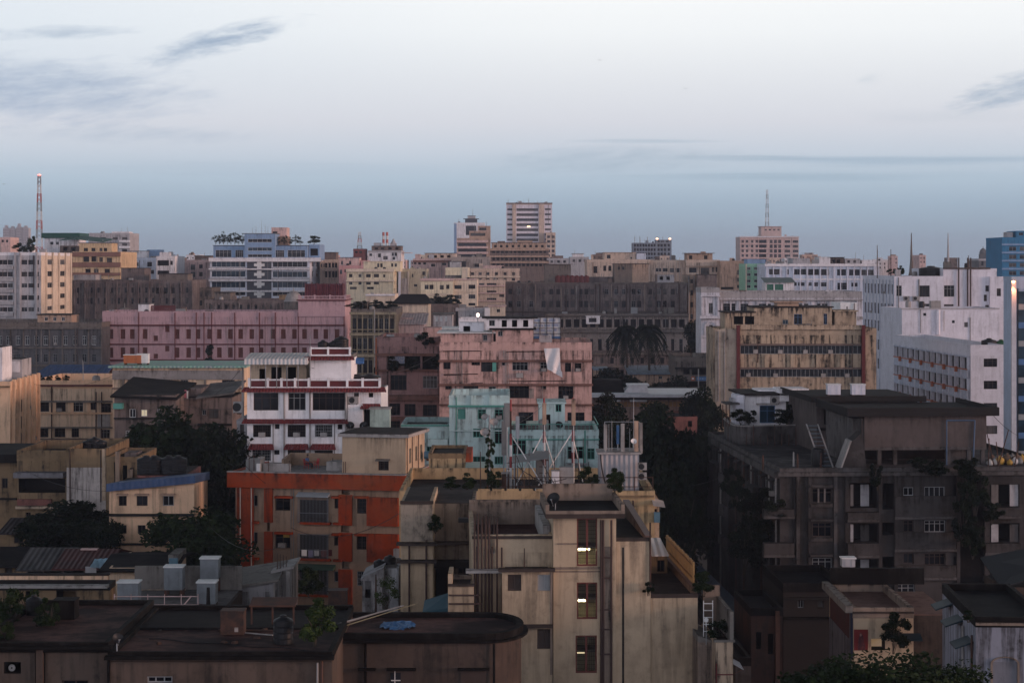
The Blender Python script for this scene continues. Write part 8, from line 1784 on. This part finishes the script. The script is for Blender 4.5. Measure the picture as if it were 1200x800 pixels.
# roof storeys
kk = k
def roofroom(label, x0, x1, yt, yb, Y, D, mat, wins=(), over=.7, slab=DKCON, left=(), name='rooftop_house'):
    b = B(name, label, 'house', x0, x1, Y, D, 3.5, mat=mat, par=mat, fm=WOOD, roof=ROOF_D); b.o['category'] = 'rooftop house'
    zt_ = b.z(yt, x0); b.shell('wall', mat, 0, b.W, 0, D, kk.zr, zt_, b.fops(wins), left, ())
    MB().box(-over, b.W + over, -over, D + over, zt_ + .003, zt_ + .28).build('roof', slab, b.o)
    m = MB(); m.box(-over, b.W + over, -over, -over + .15, zt_ + .283, zt_ + .55).box(-over, -over + .15, -over + .15, D + over, zt_ + .283, zt_ + .55).build('roof_rim', slab, b.o)
    b.zt = zt_; return b
S_BRN = wallmat('brown grey roof room plaster', (.105, .088, .085), .35, .5, .4, patch=.4)
b = roofroom('brown roof house with overhanging slab and steel stair, rear part on the mouldy block', 957, 1075, 470.5, 545, 201, 14, S_BRN, [('p2', Q(900, 380, [(362, 400, 395, 446)])), ('d', Q(900, 380, [(262, 274, 372, 470)]))])
b.ledge(957, 1000, 501, 504, .3, DKCON); b.zt
for i, (x0, x1) in enumerate(((969, 984), (997.5, 1013))): box_tank(['left white box tank on the brown roof house', 'right white box tank on the brown roof house'][i], X((x0 + x1) / 2, 206), 206, b.zt + .28, (x1 - x0) * 206 / F, 1.2, .95, S_COOLW, .1)
c = B('rooftop_house', 'larger brown roof house on open columns with a blue pipe', 'rooftop house', 1001, 1156, 188, 12, 3.5, mat=S_BRN, par=S_BRN)
zt_, zb = c.z(487, 1003), c.z(524, 1003)
c.shell('wall', S_BRN, c.u(1013), c.W, 0, 12, zb, zt_, []); c.shell('side_wall', S_DKL, 0, c.u(1013) - .003, .6, 12, kk.zr, zt_ - .3, [])
MB().box(-.8, c.W + .9, -.9, 12.8, zt_ + .003, zt_ + .35).build('roof', DKCON, c.o); MB().box(-.8, c.W + .9, -.9, -.7, zt_ + .353, zt_ + .75).box(-.8, -.6, -.7, 12.8, zt_ + .353, zt_ + .75).box(c.W + .7, c.W + .9, -.7, 12.8, zt_ + .353, zt_ + .75).build('roof_rim', DKCON, c.o)
MB().box(c.u(1013), c.W, -.05, 12, zb - .25, zb - .003).build('floor_slab', S_DKL, c.o)
for px in (1031, 1049.5, 1112, 1136, 1152.5): u = c.u(px); MB().box(u - .17, u + .17, .1, .45, kk.zr, zb - .253).build('column', S_DKL, c.o)
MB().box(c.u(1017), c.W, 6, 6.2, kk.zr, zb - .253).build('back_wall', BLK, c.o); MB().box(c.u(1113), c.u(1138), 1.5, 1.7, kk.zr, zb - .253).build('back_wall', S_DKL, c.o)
m = MB(); m.tube((c.u(1109), -.12, kk.zr), (c.u(1109), -.12, c.z(492.5)), .06).tube((c.u(1109), -.12, c.z(492.5)), (c.u(1142), -.12, c.z(492.5)), .07).tube((c.u(1142), -.12, c.z(492.5)), (c.u(1140), -.12, kk.zr), .07).build('blue_pipe', plain('dull blue pipe', (.07, .12, .20)), c.o)
c.pipe(1009, 490, 545, .12, BLACKP, -.2)
o = thing('steel_stair', 'blue grey steel stair leaning against the brown roof house', 'stair', (X(963, 186), 186, kk.zr)); hh = Z(495, 192) - kk.zr; m = MB()
for u in (-.55, .45): m.hexa([(u + .5, 0, 0), (u + .62, 0, 0), (u + .62, .25, 0), (u + .5, .25, 0)], [(u - .25, 4.2, hh), (u - .13, 4.2, hh), (u - .13, 4.45, hh), (u - .25, 4.45, hh)])
m.build('stringer', LCON, o); s_ = MB()
for j in range(11): f = (j + .5) / 11; s_.box(.07 - .75 * f, .93 - .75 * f, 4.2 * f, 4.2 * f + .28, hh * f, hh * f + .04)
s_.build('tread', plain('blue grey steel', (.09, .13, .17)), o)
o = thing('water_butt', 'dark drum standing under the steel stair on the damp roof', 'drum', (X(958, 187), 187, kk.zr + .04)); MB().lathe([(.55, 0), (.6, .6), (.55, 1.5), (.4, 1.6)], n=14).build('drum_body', BLACKP, o); MB().lathe([(.35, 1.6), (.35, 1.66)], n=12).build('lid', BLACKP, o)
o = thing('stair_shed', 'dark sloping stair shed on the damp roof before the open columns', 'shed', (X(986, 184.5), 184.5, kk.zr)); MB().hexa([(0, 0, 0), (2.2, 0, 0), (2.2, 2.6, 0), (0, 2.6, 0)], [(.9, 0, 2.4), (1.8, 0, 3.2), (1.8, 2.6, 3.2), (.9, 2.6, 2.4)]).build('wall', S_DK, o); MB().hexa([(-.15, -.1, .0), (0, -.1, 0), (0, 2.7, 0), (-.15, 2.7, 0)], [(.75, -.1, 2.45), (.9, -.1, 2.5), (.9, 2.7, 2.5), (.75, 2.7, 2.45)]).build('rail', LCON, o)
# white penthouse
w = B('rooftop_house', 'white penthouse with blue glass doors and potted green on the rear of the mouldy block', 'rooftop house', 873, 921, 215, 6, 3.5, mat=S_WHITE, par=S_WHITE, fm=BLUEP, glass=(G_BLUE,), roof=ROOF_D)
zt_ = w.z(463, 875); w.shell('wall', S_WHITE, 0, w.W, 0, 8, kk.zr, zt_, w.fops([('p2', Q(700, 380, [(761, 834, 380, 462)]))]), [], []); MB().box(-.4, w.W + .2, -.6, 8, zt_ + .003, zt_ + .2).build('roof', ROOF_D, w.o)
w.box('roof_fascia', S_WHITE, 914, 948, 455.5, 470, -.6, 4); w.box('roof_fascia', S_WHITE, 889, 914, 456.5, 458.5, 1.5, 4); w.box('door_hood', LCON, 887, 911, 472.5, 474, -.5, .49)
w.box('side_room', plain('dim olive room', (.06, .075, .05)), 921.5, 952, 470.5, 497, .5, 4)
w.box('cheek_wall', S_COOLW, 862.5, 872.5, 463, 497, -1.2, 3); w.box('cheek_wall', P_GREY, 858.5, 862, 467, 492, -1, 2)
MB().box(w.u(846), w.u(862), -2.6, .5, w.z(472), w.z(470)).build('canopy', S_DKL, w.o)
for px in (847, 851, 855): MB().tube((w.u(px, -2.5), -2.5, w.z(497)), (w.u(px, -2.5), -2.5, w.z(472)), .05).build('post', IRON, w.o)
ac_unit('split unit high on the white penthouse wall', w.pt(908, 473, -.02), .95, .7)
for i, (px, wd, hh) in enumerate(((868, 2.2, 1.5), (877.5, 2.0, 1.5), (914, 2.6, 1.5), (927, 3.0, 1.9), (936, 2.4, 1.5))): plant('bushy potted plant on the white penthouse terrace', px, 498, 213, wd, hh, LEAF_D, i, 'potted_plant', 'plant', 'bush')['group'] = 'potted plants on the penthouse terrace'
# terrace parapet with curved left end
o = thing('terrace_wall', 'curved grey parapet wall round the white penthouse terrace', 'wall', (0, 0, 0)); path = []
for px, py, Y in ((938, 502, 211.5), (905, 502, 210.5), (880, 502, 209.7), (868, 502, 210), (861, 501, 211.2), (856, 500, 213.5), (852, 498, 217), (849.5, 496, 220)): path.append((X(px, Y), Y))
m = MB(); cpm = MB(); zb, zt_ = kk.zr + .04, kk.zr + 1.8
for i in range(len(path) - 1):
    (xa, ya), (xb, yb) = path[i], path[i + 1]; d = Vector((xb - xa, yb - ya)).normalized(); n_ = Vector((-d.y, d.x)) * .1
    for mm, e, z0, z1 in ((m, 1.0, zb, zt_), (cpm, 1.6, zt_ + .003, zt_ + .1)):
        mm.hexa([(xa - n_.x * e, ya - n_.y * e, z0), (xb - n_.x * e, yb - n_.y * e, z0), (xb + n_.x * e, yb + n_.y * e, z0), (xa + n_.x * e, ya + n_.y * e, z0)], [(xa - n_.x * e, ya - n_.y * e, z1), (xb - n_.x * e, yb - n_.y * e, z1), (xb + n_.x * e, yb + n_.y * e, z1), (xa + n_.x * e, ya + n_.y * e, z1)])
m.build('wall', S_DKL, o); cpm.build('coping', LCON, o)
o['kind'] = 'thing'
for i in range(10): pole('rusty rod standing along the penthouse terrace parapet', X(858 + i * 8.3, 208.5), 208.5 + (i < 2) * 4, kk.zr, 1.2 + .9 * (i % 3 == 0), .05, IRON, 0, 'rods along the terrace parapet', 'rod', 'rod')
for i, px in enumerate((894, 934.5, 962, 930)): pole('short post standing on the damp roof', X(px, 184 + i), 184 + i, kk.zr, 1.3, .1, [IRON, IRON, IRON, LCON][i], 0, 'posts on the damp roof', 'post', 'post')
# clutter at right on the roof
rng = random.Random(31)
SACKS = [plain('white sack', (.5, .5, .5)), plain('yellow sack', (.45, .28, .06)), plain('grey sack', (.2, .2, .2)), plain('brown sack', (.15, .10, .07))]
for i in range(14):
    px = 1160 + i * 2.9; Y = 190 + rng.uniform(-2, 3); r_ = rng.uniform(.28, .5)
    o = MB().lathe([(r_ * .7, 0), (r_, r_ * .5), (r_ * .9, r_ * 1.1), (r_ * .4, r_ * 1.5), (r_ * .15, r_ * 1.6), (r_ * .25, r_ * 1.8)], n=10).build('sack', SACKS[[0, 3, 0, 2, 1, 0, 1, 3, 1, 2, 0, 3, 2, 1][i]], None, (X(px, Y), Y, kk.zr + .04), True)
    tag(o, 'stuffed sack in the jumble at the right end of the mouldy roof', 'sack', 'sacks on the mouldy roof')['kind'] = 'thing'
for i, (px, h_) in enumerate(((1165, 3), (1170, 2.2), (1158, 2.5), (1189, 2.2), (1169.5, 3.4))): pole('leaning dark pole among the sacks on the mouldy roof', X(px, 187), 187, kk.zr, h_, .06, IRON, 0, 'poles among the sacks').rotation_euler = (0, R(-12 + 7 * i), 0)
# weeds on the dark facade
for i, (px, py, w_, h_) in enumerate(((900, 606, 3.4, 2.4), (907, 612, 2.6, 2.0), (888, 660, 4.4, 5.0), (872, 676, 4, 5), (1135, 590, 2.2, 3.4), (1142, 612, 2.4, 4.6), (1128, 640, 2, 4.4), (1140, 655, 2.2, 3.4), (1098, 560, 2, 1.6), (1133, 565, 2.6, 2.4), (1162, 615, 2.4, 2.2), (858, 590, 2.0, 3.0), (868, 612, 2.2, 3.6), (1028, 575, 1.6, 2.6), (1085, 556, 3, 1.4))):
    plant('weed hanging on the face of the black mouldy block', px, py, 181.2 if px > 905 else 186, w_, h_, LEAF_D, i, 'wall_weed', 'weed', 'bush')['group'] = 'weeds on the mouldy block'
# low buildings in front
k = B('old_house', 'low blackened brick house at the foot of the mouldy block', 'house', 918, 990, 164, 10, 2, mat=wallmat('blackened brick', (.03, .025, .023), .5, .5, .4), par=BLK, roof=ROOF_B)
k.body(683, [('p2', cols([935, 958], 7, [(700, 712)]))], ph=.6); k.ledge(917, 991, 699, 702, .4, DKCON); k.ledge(917, 991, 722, 724, .5, BLK)
k = B('ruined_house', 'crumbling brown red house end with weeds below the mouldy block corner', 'house', 880, 917, 160, 9, 2, mat=wallmat('crumbling red plaster', (.07, .038, .03), .6, .6, .4, patch=.6), par=BLK, roof=ROOF_B); k.body(712, [('d', [(886, 892, 740, 760), (900, 906, 742, 766)])], ph=.5); k.box('pillar', wallmat('pinkish pillar', (.12, .065, .05), .6, .5, .4), 909, 914, 716, 800, -.3, .28)
k = B('old_house', 'dark long low house along the alley left of the crumbling house', 'house', 862, 880, 150, 40, 2, mat=S_DK, par=BLK, roof=ROOF_B); k.body(770, [], ph=.5)
# M29 small cream house with red poster
q8 = lambda L: Q(900, 600, L)
k = B('shop_house', 'small cream house with pinkish roof, red poster and blue awning, bottom right', 'house', 1000, 1070.5, 122, 9.2, 0, mat=S_CR, par=S_CRD, roof=roofmat('pinkish roof screed', (.13, .075, .062), (.19, .115, .095)))
k.body(711.5, [('d', q8([(484, 549, 592, 645)]))], ph=.5)
k.ledge(999, 1070.5, 716, 718, .15, DKLEDGE, 'cornice')
MB().box(-.12, -.003, .6, 8.2, k.zt - 1.9, k.zt - .5).build('red_fascia', wallmat('dull red fascia', (.07, .022, .02), .3, .4, .3), k.o)
MB().box(-.14, -.003, .1, .55, k.zt - 2.9, k.zt - .3).build('blue_panel', plain('dark blue panel', (.015, .02, .045)), k.o)
MB().box(-.10, -.003, .6, 8.6, 0, k.zt - 1.95).build('flank_cladding', wallmat('stained blue white flank', (.13, .125, .145), .5, .7, .4), k.o)
MB().box(-.45, -.031, -.05, 9.3, k.zt - .3, k.zt + .12).build('side_parapet', CON, k.o)
MB().box(0, k.W + 2.3, 8.7, 9.1, k.zt + .02, k.zt + 1.0).build('rear_parapet', BLK, k.o)
MB().box(k.W + .003, k.W + 2.3, .5, 9.1, 0, k.zr - .02).build('dark_wing', S_FG, k.o); MB().box(k.W + .003, k.W + 2.3, .45, 9.1, k.zr - .017, k.zr + .03).build('wing_roof', k.roofm, k.o)
MB().box(k.u(1021), k.u(1037.3), 1.15, 1.25, k.z(761), k.z(747.5)).build('lit_shop_wall', emit('warm lit wall', (.85, .48, .16), .17), k.o)
o = thing('poster', 'red poster with a dark veiled figure on the small cream house wall', 'poster', k.pt(1000.6, 761.5, -.03)); pw, phh = k.u(1017.2) - k.u(1000.6), k.z(737) - k.z(761.5)
MB().box(0, pw, -.02, 0, 0, phh).build('sheet', plain('poster red', (.16, .014, .014), .6, var=.15), o)
m = MB(); pts = [(.30, .0), (.78, .0), (.80, .22), (.70, .45), (.66, .62), (.60, .78), (.50, .86), (.40, .80), (.36, .66), (.30, .45), (.26, .2)]
m.prism([(a * pw, -b * phh) for a, b in pts], 0, .012); fg = m.build('figure_silhouette', plain('poster dark print', (.05, .012, .02), .6, col2=(.12, .03, .03), scale=6), o); fg.rotation_euler = (R(-90), 0, 0); fg.location = (0, -.033, 0)
m = MB().prism([(.48 * pw + .055 * math.cos(a * .524), -.74 * phh + .075 * math.sin(a * .524)) for a in range(12)], 0, .012); fc = m.build('figure_face', plain('poster face print', (.30, .17, .15), .6), o); fc.rotation_euler = (R(-90), 0, 0); fc.location = (0, -.047, 0)
o = thing('shop_awning', 'small blue awning on the small cream house', 'awning', k.pt(1065, 748, -.02)); MB().hexa([(-.65, -.8, 0), (.65, -.8, 0), (.65, 0, .25), (-.65, 0, .25)], [(-.65, -.8, .06), (.65, -.8, .06), (.65, 0, .32), (-.65, 0, .32)]).build('sheet', plain('awning blue', (.010, .026, .038)), o); MB().tube((-.6, 0, -.3), (-.6, -.75, .02), .02).tube((.6, 0, -.3), (.6, -.75, .02), .02).build('strut', IRON, o)
plant('dark weed rooted in the small cream house wall', 1047, 766, 121, 2.0, 2.2, LEAF_D, 3, 'wall_weed', 'weed', 'bush')
box_tank('pale low box on the far corner of the small cream house roof', X(993.5, 132), 132, k.zt + .9, .8, .8, .5, P_GREY, .05)
# white house bottom right
S_BW = wallmat('stained blue white wall', (.27, .28, .335), .35, .6, .55, patch=.3)
k = B('house', 'stained white house with arched niche and blue awnings, bottom right corner', 'house', 1143.5, 1230, 105, 11, -3, mat=S_BW, par=BLK, roof=ROOF_B)
k.body(722, [], left=[(2.0, 2.7, 8, 12.6, 'p2'), (5.2, 5.9, 8, 12.6, 'p2'), (8.2, 8.9, 12.5, 14.6, 'p2')], ph=.42)
k.ledge(1143, 1230, 729, 732, .2, S_CRD, 'cornice')
uc, ww = k.u(1177.5), k.u(1192) - k.u(1163); zs_ = k.z(777); m = MB(); n = 10
for i in range(n):
    a, b_ = math.pi * i / n, math.pi * (i + 1) / n; r0, r1 = ww / 2, ww / 2 + .1
    m.hexa([(uc + r0 * math.cos(a), -.1, zs_ + .5 * r0 * math.sin(a)), (uc + r1 * math.cos(a), -.1, zs_ + .5 * r1 * math.sin(a)), (uc + r1 * math.cos(a), .0, zs_ + .5 * r1 * math.sin(a)), (uc + r0 * math.cos(a), 0, zs_ + .5 * r0 * math.sin(a))], [(uc + r0 * math.cos(b_), -.1, zs_ + .5 * r0 * math.sin(b_)), (uc + r1 * math.cos(b_), -.1, zs_ + .5 * r1 * math.sin(b_)), (uc + r1 * math.cos(b_), 0, zs_ + .5 * r1 * math.sin(b_)), (uc + r0 * math.cos(b_), 0, zs_ + .5 * r0 * math.sin(b_))])
m.box(uc - ww / 2 - .1, uc - ww / 2, -.1, 0, zs_ - 3, zs_).box(uc + ww / 2, uc + ww / 2 + .1, -.1, 0, zs_ - 3, zs_).build('arch_frame', S_CRD, k.o)
k.box('niche_back', wallmat('grey niche wall', (.19, .195, .225), .3, .4, .3), 1163.3, 1191.8, 775, 800, -.015, .01)
for i, (v, z_) in enumerate(((8.2, k.z(744)), (4.8, k.z(751)), (1.6, k.z(764)))): MB().hexa([(-.9, v - .9, z_), (-.003, v - .9, z_ + .3), (-.003, v + .9, z_ + .3), (-.9, v + .9, z_)], [(-.9, v - .9, z_ + .07), (-.003, v - .9, z_ + .4), (-.003, v + .9, z_ + .4), (-.9, v + .9, z_ + .07)]).build('awning', MATS['awning blue'], k.o)
for v in (.6, 3.4): MB().tube((-.1, v, 0), (-.1, v, k.zr - .6), .06).build('drainpipe', [IRON, LCON][v > 1], k.o)
plant('little weed on the drainpipe of the stained white house', 1135, 729, 104.5, .7, .6, LEAF_M, 4, 'wall_tuft', 'weed', 'bush')
k = B('lean_to', 'dark slanting sheet lean-to at the right edge behind the stained white house', 'house', 1176, 1240, 150, 6, 0, mat=S_FG, par=BLK, roof=ROOF_B); k.body(688, [], ph=0); MB().hexa([(-.3, -.5, k.zt), (k.W, -.5, k.zt + 1.2), (k.W, 6, k.zt + 2.0), (-.3, 6, k.zt + 1.2)], [(-.3, -.5, k.zt + .1), (k.W, -.5, k.zt + 1.3), (k.W, 6, k.zt + 2.1), (-.3, 6, k.zt + 1.3)]).build('roof', plain('dark sheeting', (.012, .013, .016)), k.o)
# ------------------------------------------------------------------ trees of the middle and right
tree('large dark tree mass left of the mouldy block, nearest the gap', 783, 486, 214, 20, 5.6, LEAF_D, 11, 'dense')
tree('dark tree in front of the tall dark tree mass, low by the alley', 786, 545, 190, 17, 3.4, LEAF_D, 12, 'dense')
tree('dark tree directly behind the telecom shelter', 766, 478, 235, 16, 5.6, LEAF_D, 13, 'dense')
tree('bright leafed tree in the yard of the red brown house', 783, 471, 300, 9, 5.8, LEAF_M, 14, 'round')
tree('dark tree close to the left side of the ochre office', 823, 455, 297, 15, 4.4, LEAF_D, 15, 'dense')
tree('dark tree just right of the salmon apartment house', 706, 458, 290, 14, 4.8, LEAF_D, 16, 'dense')
tree('tree rising behind the right end of the mint house', 722, 487, 255, 13, 4.2, LEAF_D, 17, 'dense')
tree('low tree at the foot of the ochre office below the curved terrace', 812, 500, 250, 16, 4.6, LEAF_D, 18, 'dense')
tree('dark tree below the sheds right of the salmon house', 717, 432, 415, 10, 6.5, LEAF_D, 19, 'dense')
tree('dark tree by the bluish shed roof, right half', 780, 440, 405, 9, 6.0, LEAF_D, 20, 'dense')
tree('slim dark tree between veranda range and white classical building', 815, 372, 520, 16, 3.4, LEAF_D, 21, 'dense')
tree('dark tree standing in front of the classical veranda range', 690, 420, 470, 10, 4.4, LEAF_D, 22, 'dense')
tree('broad glossy street tree crown at the bottom right edge of the view', 1018, 757, 82, 7.5, 4.4, LEAF_M, 23, 'near')
tree('lower left lobe tree beside the broad street tree', 948, 779, 84, 6.5, 3.4, LEAF_M, 24, 'near')
tree('lower right tree beside the broad street tree under the white house', 1098, 776, 83, 6, 3.2, LEAF_M, 25, 'near')
def palm(label, px, pyt, Y, crown, seed):
    rng = random.Random(seed); x, zt = X(px, Y), Z(pyt, Y); o = thing('palm_tree', label, 'palm tree', (x, Y, 0))
    hc = zt - crown * .55
    t = MB(); pr = (0, 0, 0)
    for i in range(1, 9): c_ = (.25 * math.sin(i * .5), 0, hc * i / 8); t.tube(pr, c_, .32 - .012 * i, .31 - .012 * i, 8); pr = c_
    t.build('trunk', BARK, o)
    m = MB(); top = Vector(pr)
    for i in range(66):
        a = rng.uniform(0, 6.28); el = rng.uniform(-1.3, .95); L = crown * rng.uniform(.85, 1.1); d = Vector((math.cos(a) * math.cos(el), math.sin(a) * math.cos(el), math.sin(el)))
        side_ = Vector((-math.sin(a), math.cos(a), 0)); prp = top; n = 9
        for j in range(1, n + 1):
            f = j / n; p_ = top + d * L * f + Vector((0, 0, -L * .95 * f * f)); m.tube(prp, p_, .04, .03, 4)
            for s_ in (-1, 1):
                for h_ in (0.0, .5):
                    q_ = prp.lerp(p_, h_); tip = q_ + side_ * s_ * crown * .26 * (1.1 - f * .7) + Vector((0, 0, -crown * .24 * (1 - f * .4))) + d * .25
                    m.quad(q_, q_.lerp(tip, .5) + d * .09, tip, q_.lerp(tip, .5) - d * .09)
            prp = p_
    m.build('crown', LEAF_D, o)
palm('left one of the two shaggy palms before the sooty veranda range', 734, 372, 455, 4.2, 3)
palm('right taller skirted palm before the sooty veranda range', 760, 370, 450, 4.6, 4)
# birds
for i, (px, py) in enumerate(((703, 71), (803, 104), (4.5, 216))):
    Y = 420; m = MB(); m.tube((0, -.22, 0), (0, .2, 0), .07, .03, 6)
    o = m.build('bird', BLACKP, None, (X(px, Y), Y, Z(py, Y))); tag(o, ['small dark bird in the pale sky above the tallest tower', 'small dark bird in the sky right of the tallest tower', 'small dark bird in the sky left of the lattice radio mast'][i], 'bird')
    MB().hexa([(.03, -.1, 0), (.5, -.02, .16), (.5, .03, .16), (.03, .1, 0)], [(.03, -.1, .02), (.5, -.02, .175), (.5, .03, .175), (.03, .1, .02)]).build('wing', BLACKP, o)
    MB().hexa([(-.5, -.02, .16), (-.03, -.1, 0), (-.03, .1, 0), (-.5, .03, .16)], [(-.5, -.02, .175), (-.03, -.1, .02), (-.03, .1, .02), (-.5, .03, .175)]).build('wing', BLACKP, o)

# ------------------------------------------------------------------ small blocks peeking out of the far skyline
rng = random.Random(5)
for i in range(34):
    px = rng.choice((rng.uniform(150, 245), rng.uniform(378, 590), rng.uniform(378, 590), rng.uniform(640, 870), rng.uniform(900, 1140))); w = rng.uniform(7, 20); Y = rng.uniform(880, 1500)
    k = B('house_block', 'small house block half hidden in the far skyline clutter', 'house', px, px + w, Y, rng.uniform(9, 18), rng.uniform(-6, 6), 'small blocks of the far skyline', rng.choice((P_BEIGE, P_TAN, P_PINKISH, P_GREY, P_WHITE, P_CREAM, P_BROWN, P_BLUEW)), ROOF_D)
    yt = rng.uniform(297.5, 309); k.body(yt, [('f', cols(lsp(px + 1, px + w - 2.6, max(2, int(w / 4))), 1.5, [(yt + 2.5, yt + 4.6), (yt + 7, yt + 9.2)]))], ph=.7)
    if rng.random() < .6: k.block('roof_house', px + w * .2, px + w * rng.uniform(.45, .8), yt - rng.uniform(1, 2.4), None, 2, 4, rng.choice((P_GREY, P_BROWN, P_TAN, P_WHITE)))
# ------------------------------------------------------------------ everyday roof clutter and pipes on the farther buildings
rng = random.Random(77)
for b in B.every:
    if b.zr is None or b.Y < 195 or b.W < 6 or getattr(b, 'ph', 0) < .2: continue
    far = b.Y > 560; n = min(9, int(b.W / (5 if far else 7)) + 1)
    for i in range(n):
        u, v = rng.uniform(.4, b.W - 2.4), rng.uniform(.5, max(.6, b.D * .6)); q = rng.random(); hh = rng.uniform(.5, 1.5) * (1.35 if far else 1)
        if q < .4: MB().box(u, u + rng.uniform(.6, 2.2), v, v + rng.uniform(.6, 1.6), b.zr + .045, b.zr + .5 + hh).build('roof_box', rng.choice((CON, LCON, P_BROWN, P_GREY, b.mat, GREYP)), b.o)
        elif q < .65: MB().lathe([(.5, .045), (.55, .6), (.5, 1.1), (.2, 1.25)], u, v, b.zr + .3, 10).build('roof_drum', rng.choice((BLACKP, BLACKP, LCON)), b.o)
        else: MB().tube((u, v, b.zr), (u + rng.uniform(-.1, .1), v, b.zr + 1 + 1.6 * hh), .07 if far else .045, n=5).build('roof_pole', rng.choice((GREYP, IRON, LCON)), b.o)
    for i in range(int(b.W / 11)):
        u = rng.uniform(.5, b.W - .5); r = .1 if far else .06
        MB().tube((u, -.1 - r, b.zr - rng.uniform(1, 14)), (u, -.1 - r, b.zr - .1), r, n=5).build('drainpipe', rng.choice((PIPE, PIPE, LCON, PIPEG)), b.o)
for x0, y0, Y0, x1, y1, Y1, sag in ((282, 540, 185, 402, 600, 190, 1.2), (440, 560, 190, 545, 540, 172, .8), (120, 470, 278, 290, 520, 214, 2), (700, 520, 224, 842, 560, 190, 2.2), (470, 600, 150, 330, 612, 190, 1.5), (232, 600, 180, 330, 640, 150, 1.4), (1160, 482, 190, 1230, 505, 240, 1.5), (640, 470, 224, 560, 500, 150, 1), (230, 470, 265, 284, 430, 216, .8), (363, 430, 213, 519, 410, 285, 2), (345, 455, 213, 200, 470, 250, 1.5), (693, 470, 285, 838, 440, 312, 2.5), (40, 450, 262, 132, 440, 265, .8), (20, 545, 205, 128, 575, 185, .7)):
    a, b_ = Vector((X(x0, Y0), Y0, Z(y0, Y0))), Vector((X(x1, Y1), Y1, Z(y1, Y1))); m = MB(); pr = a
    for j in range(1, 13):
        f = j / 12; p_ = a.lerp(b_, f) - Vector((0, 0, sag * 4 * f * (1 - f))); m.tube(pr, p_, .022, n=4); pr = p_
    tag(m.build('overhead_cable', BLACKP), 'thin black cable sagging between two rooftops', 'cable', 'overhead cables')['kind'] = 'thing'
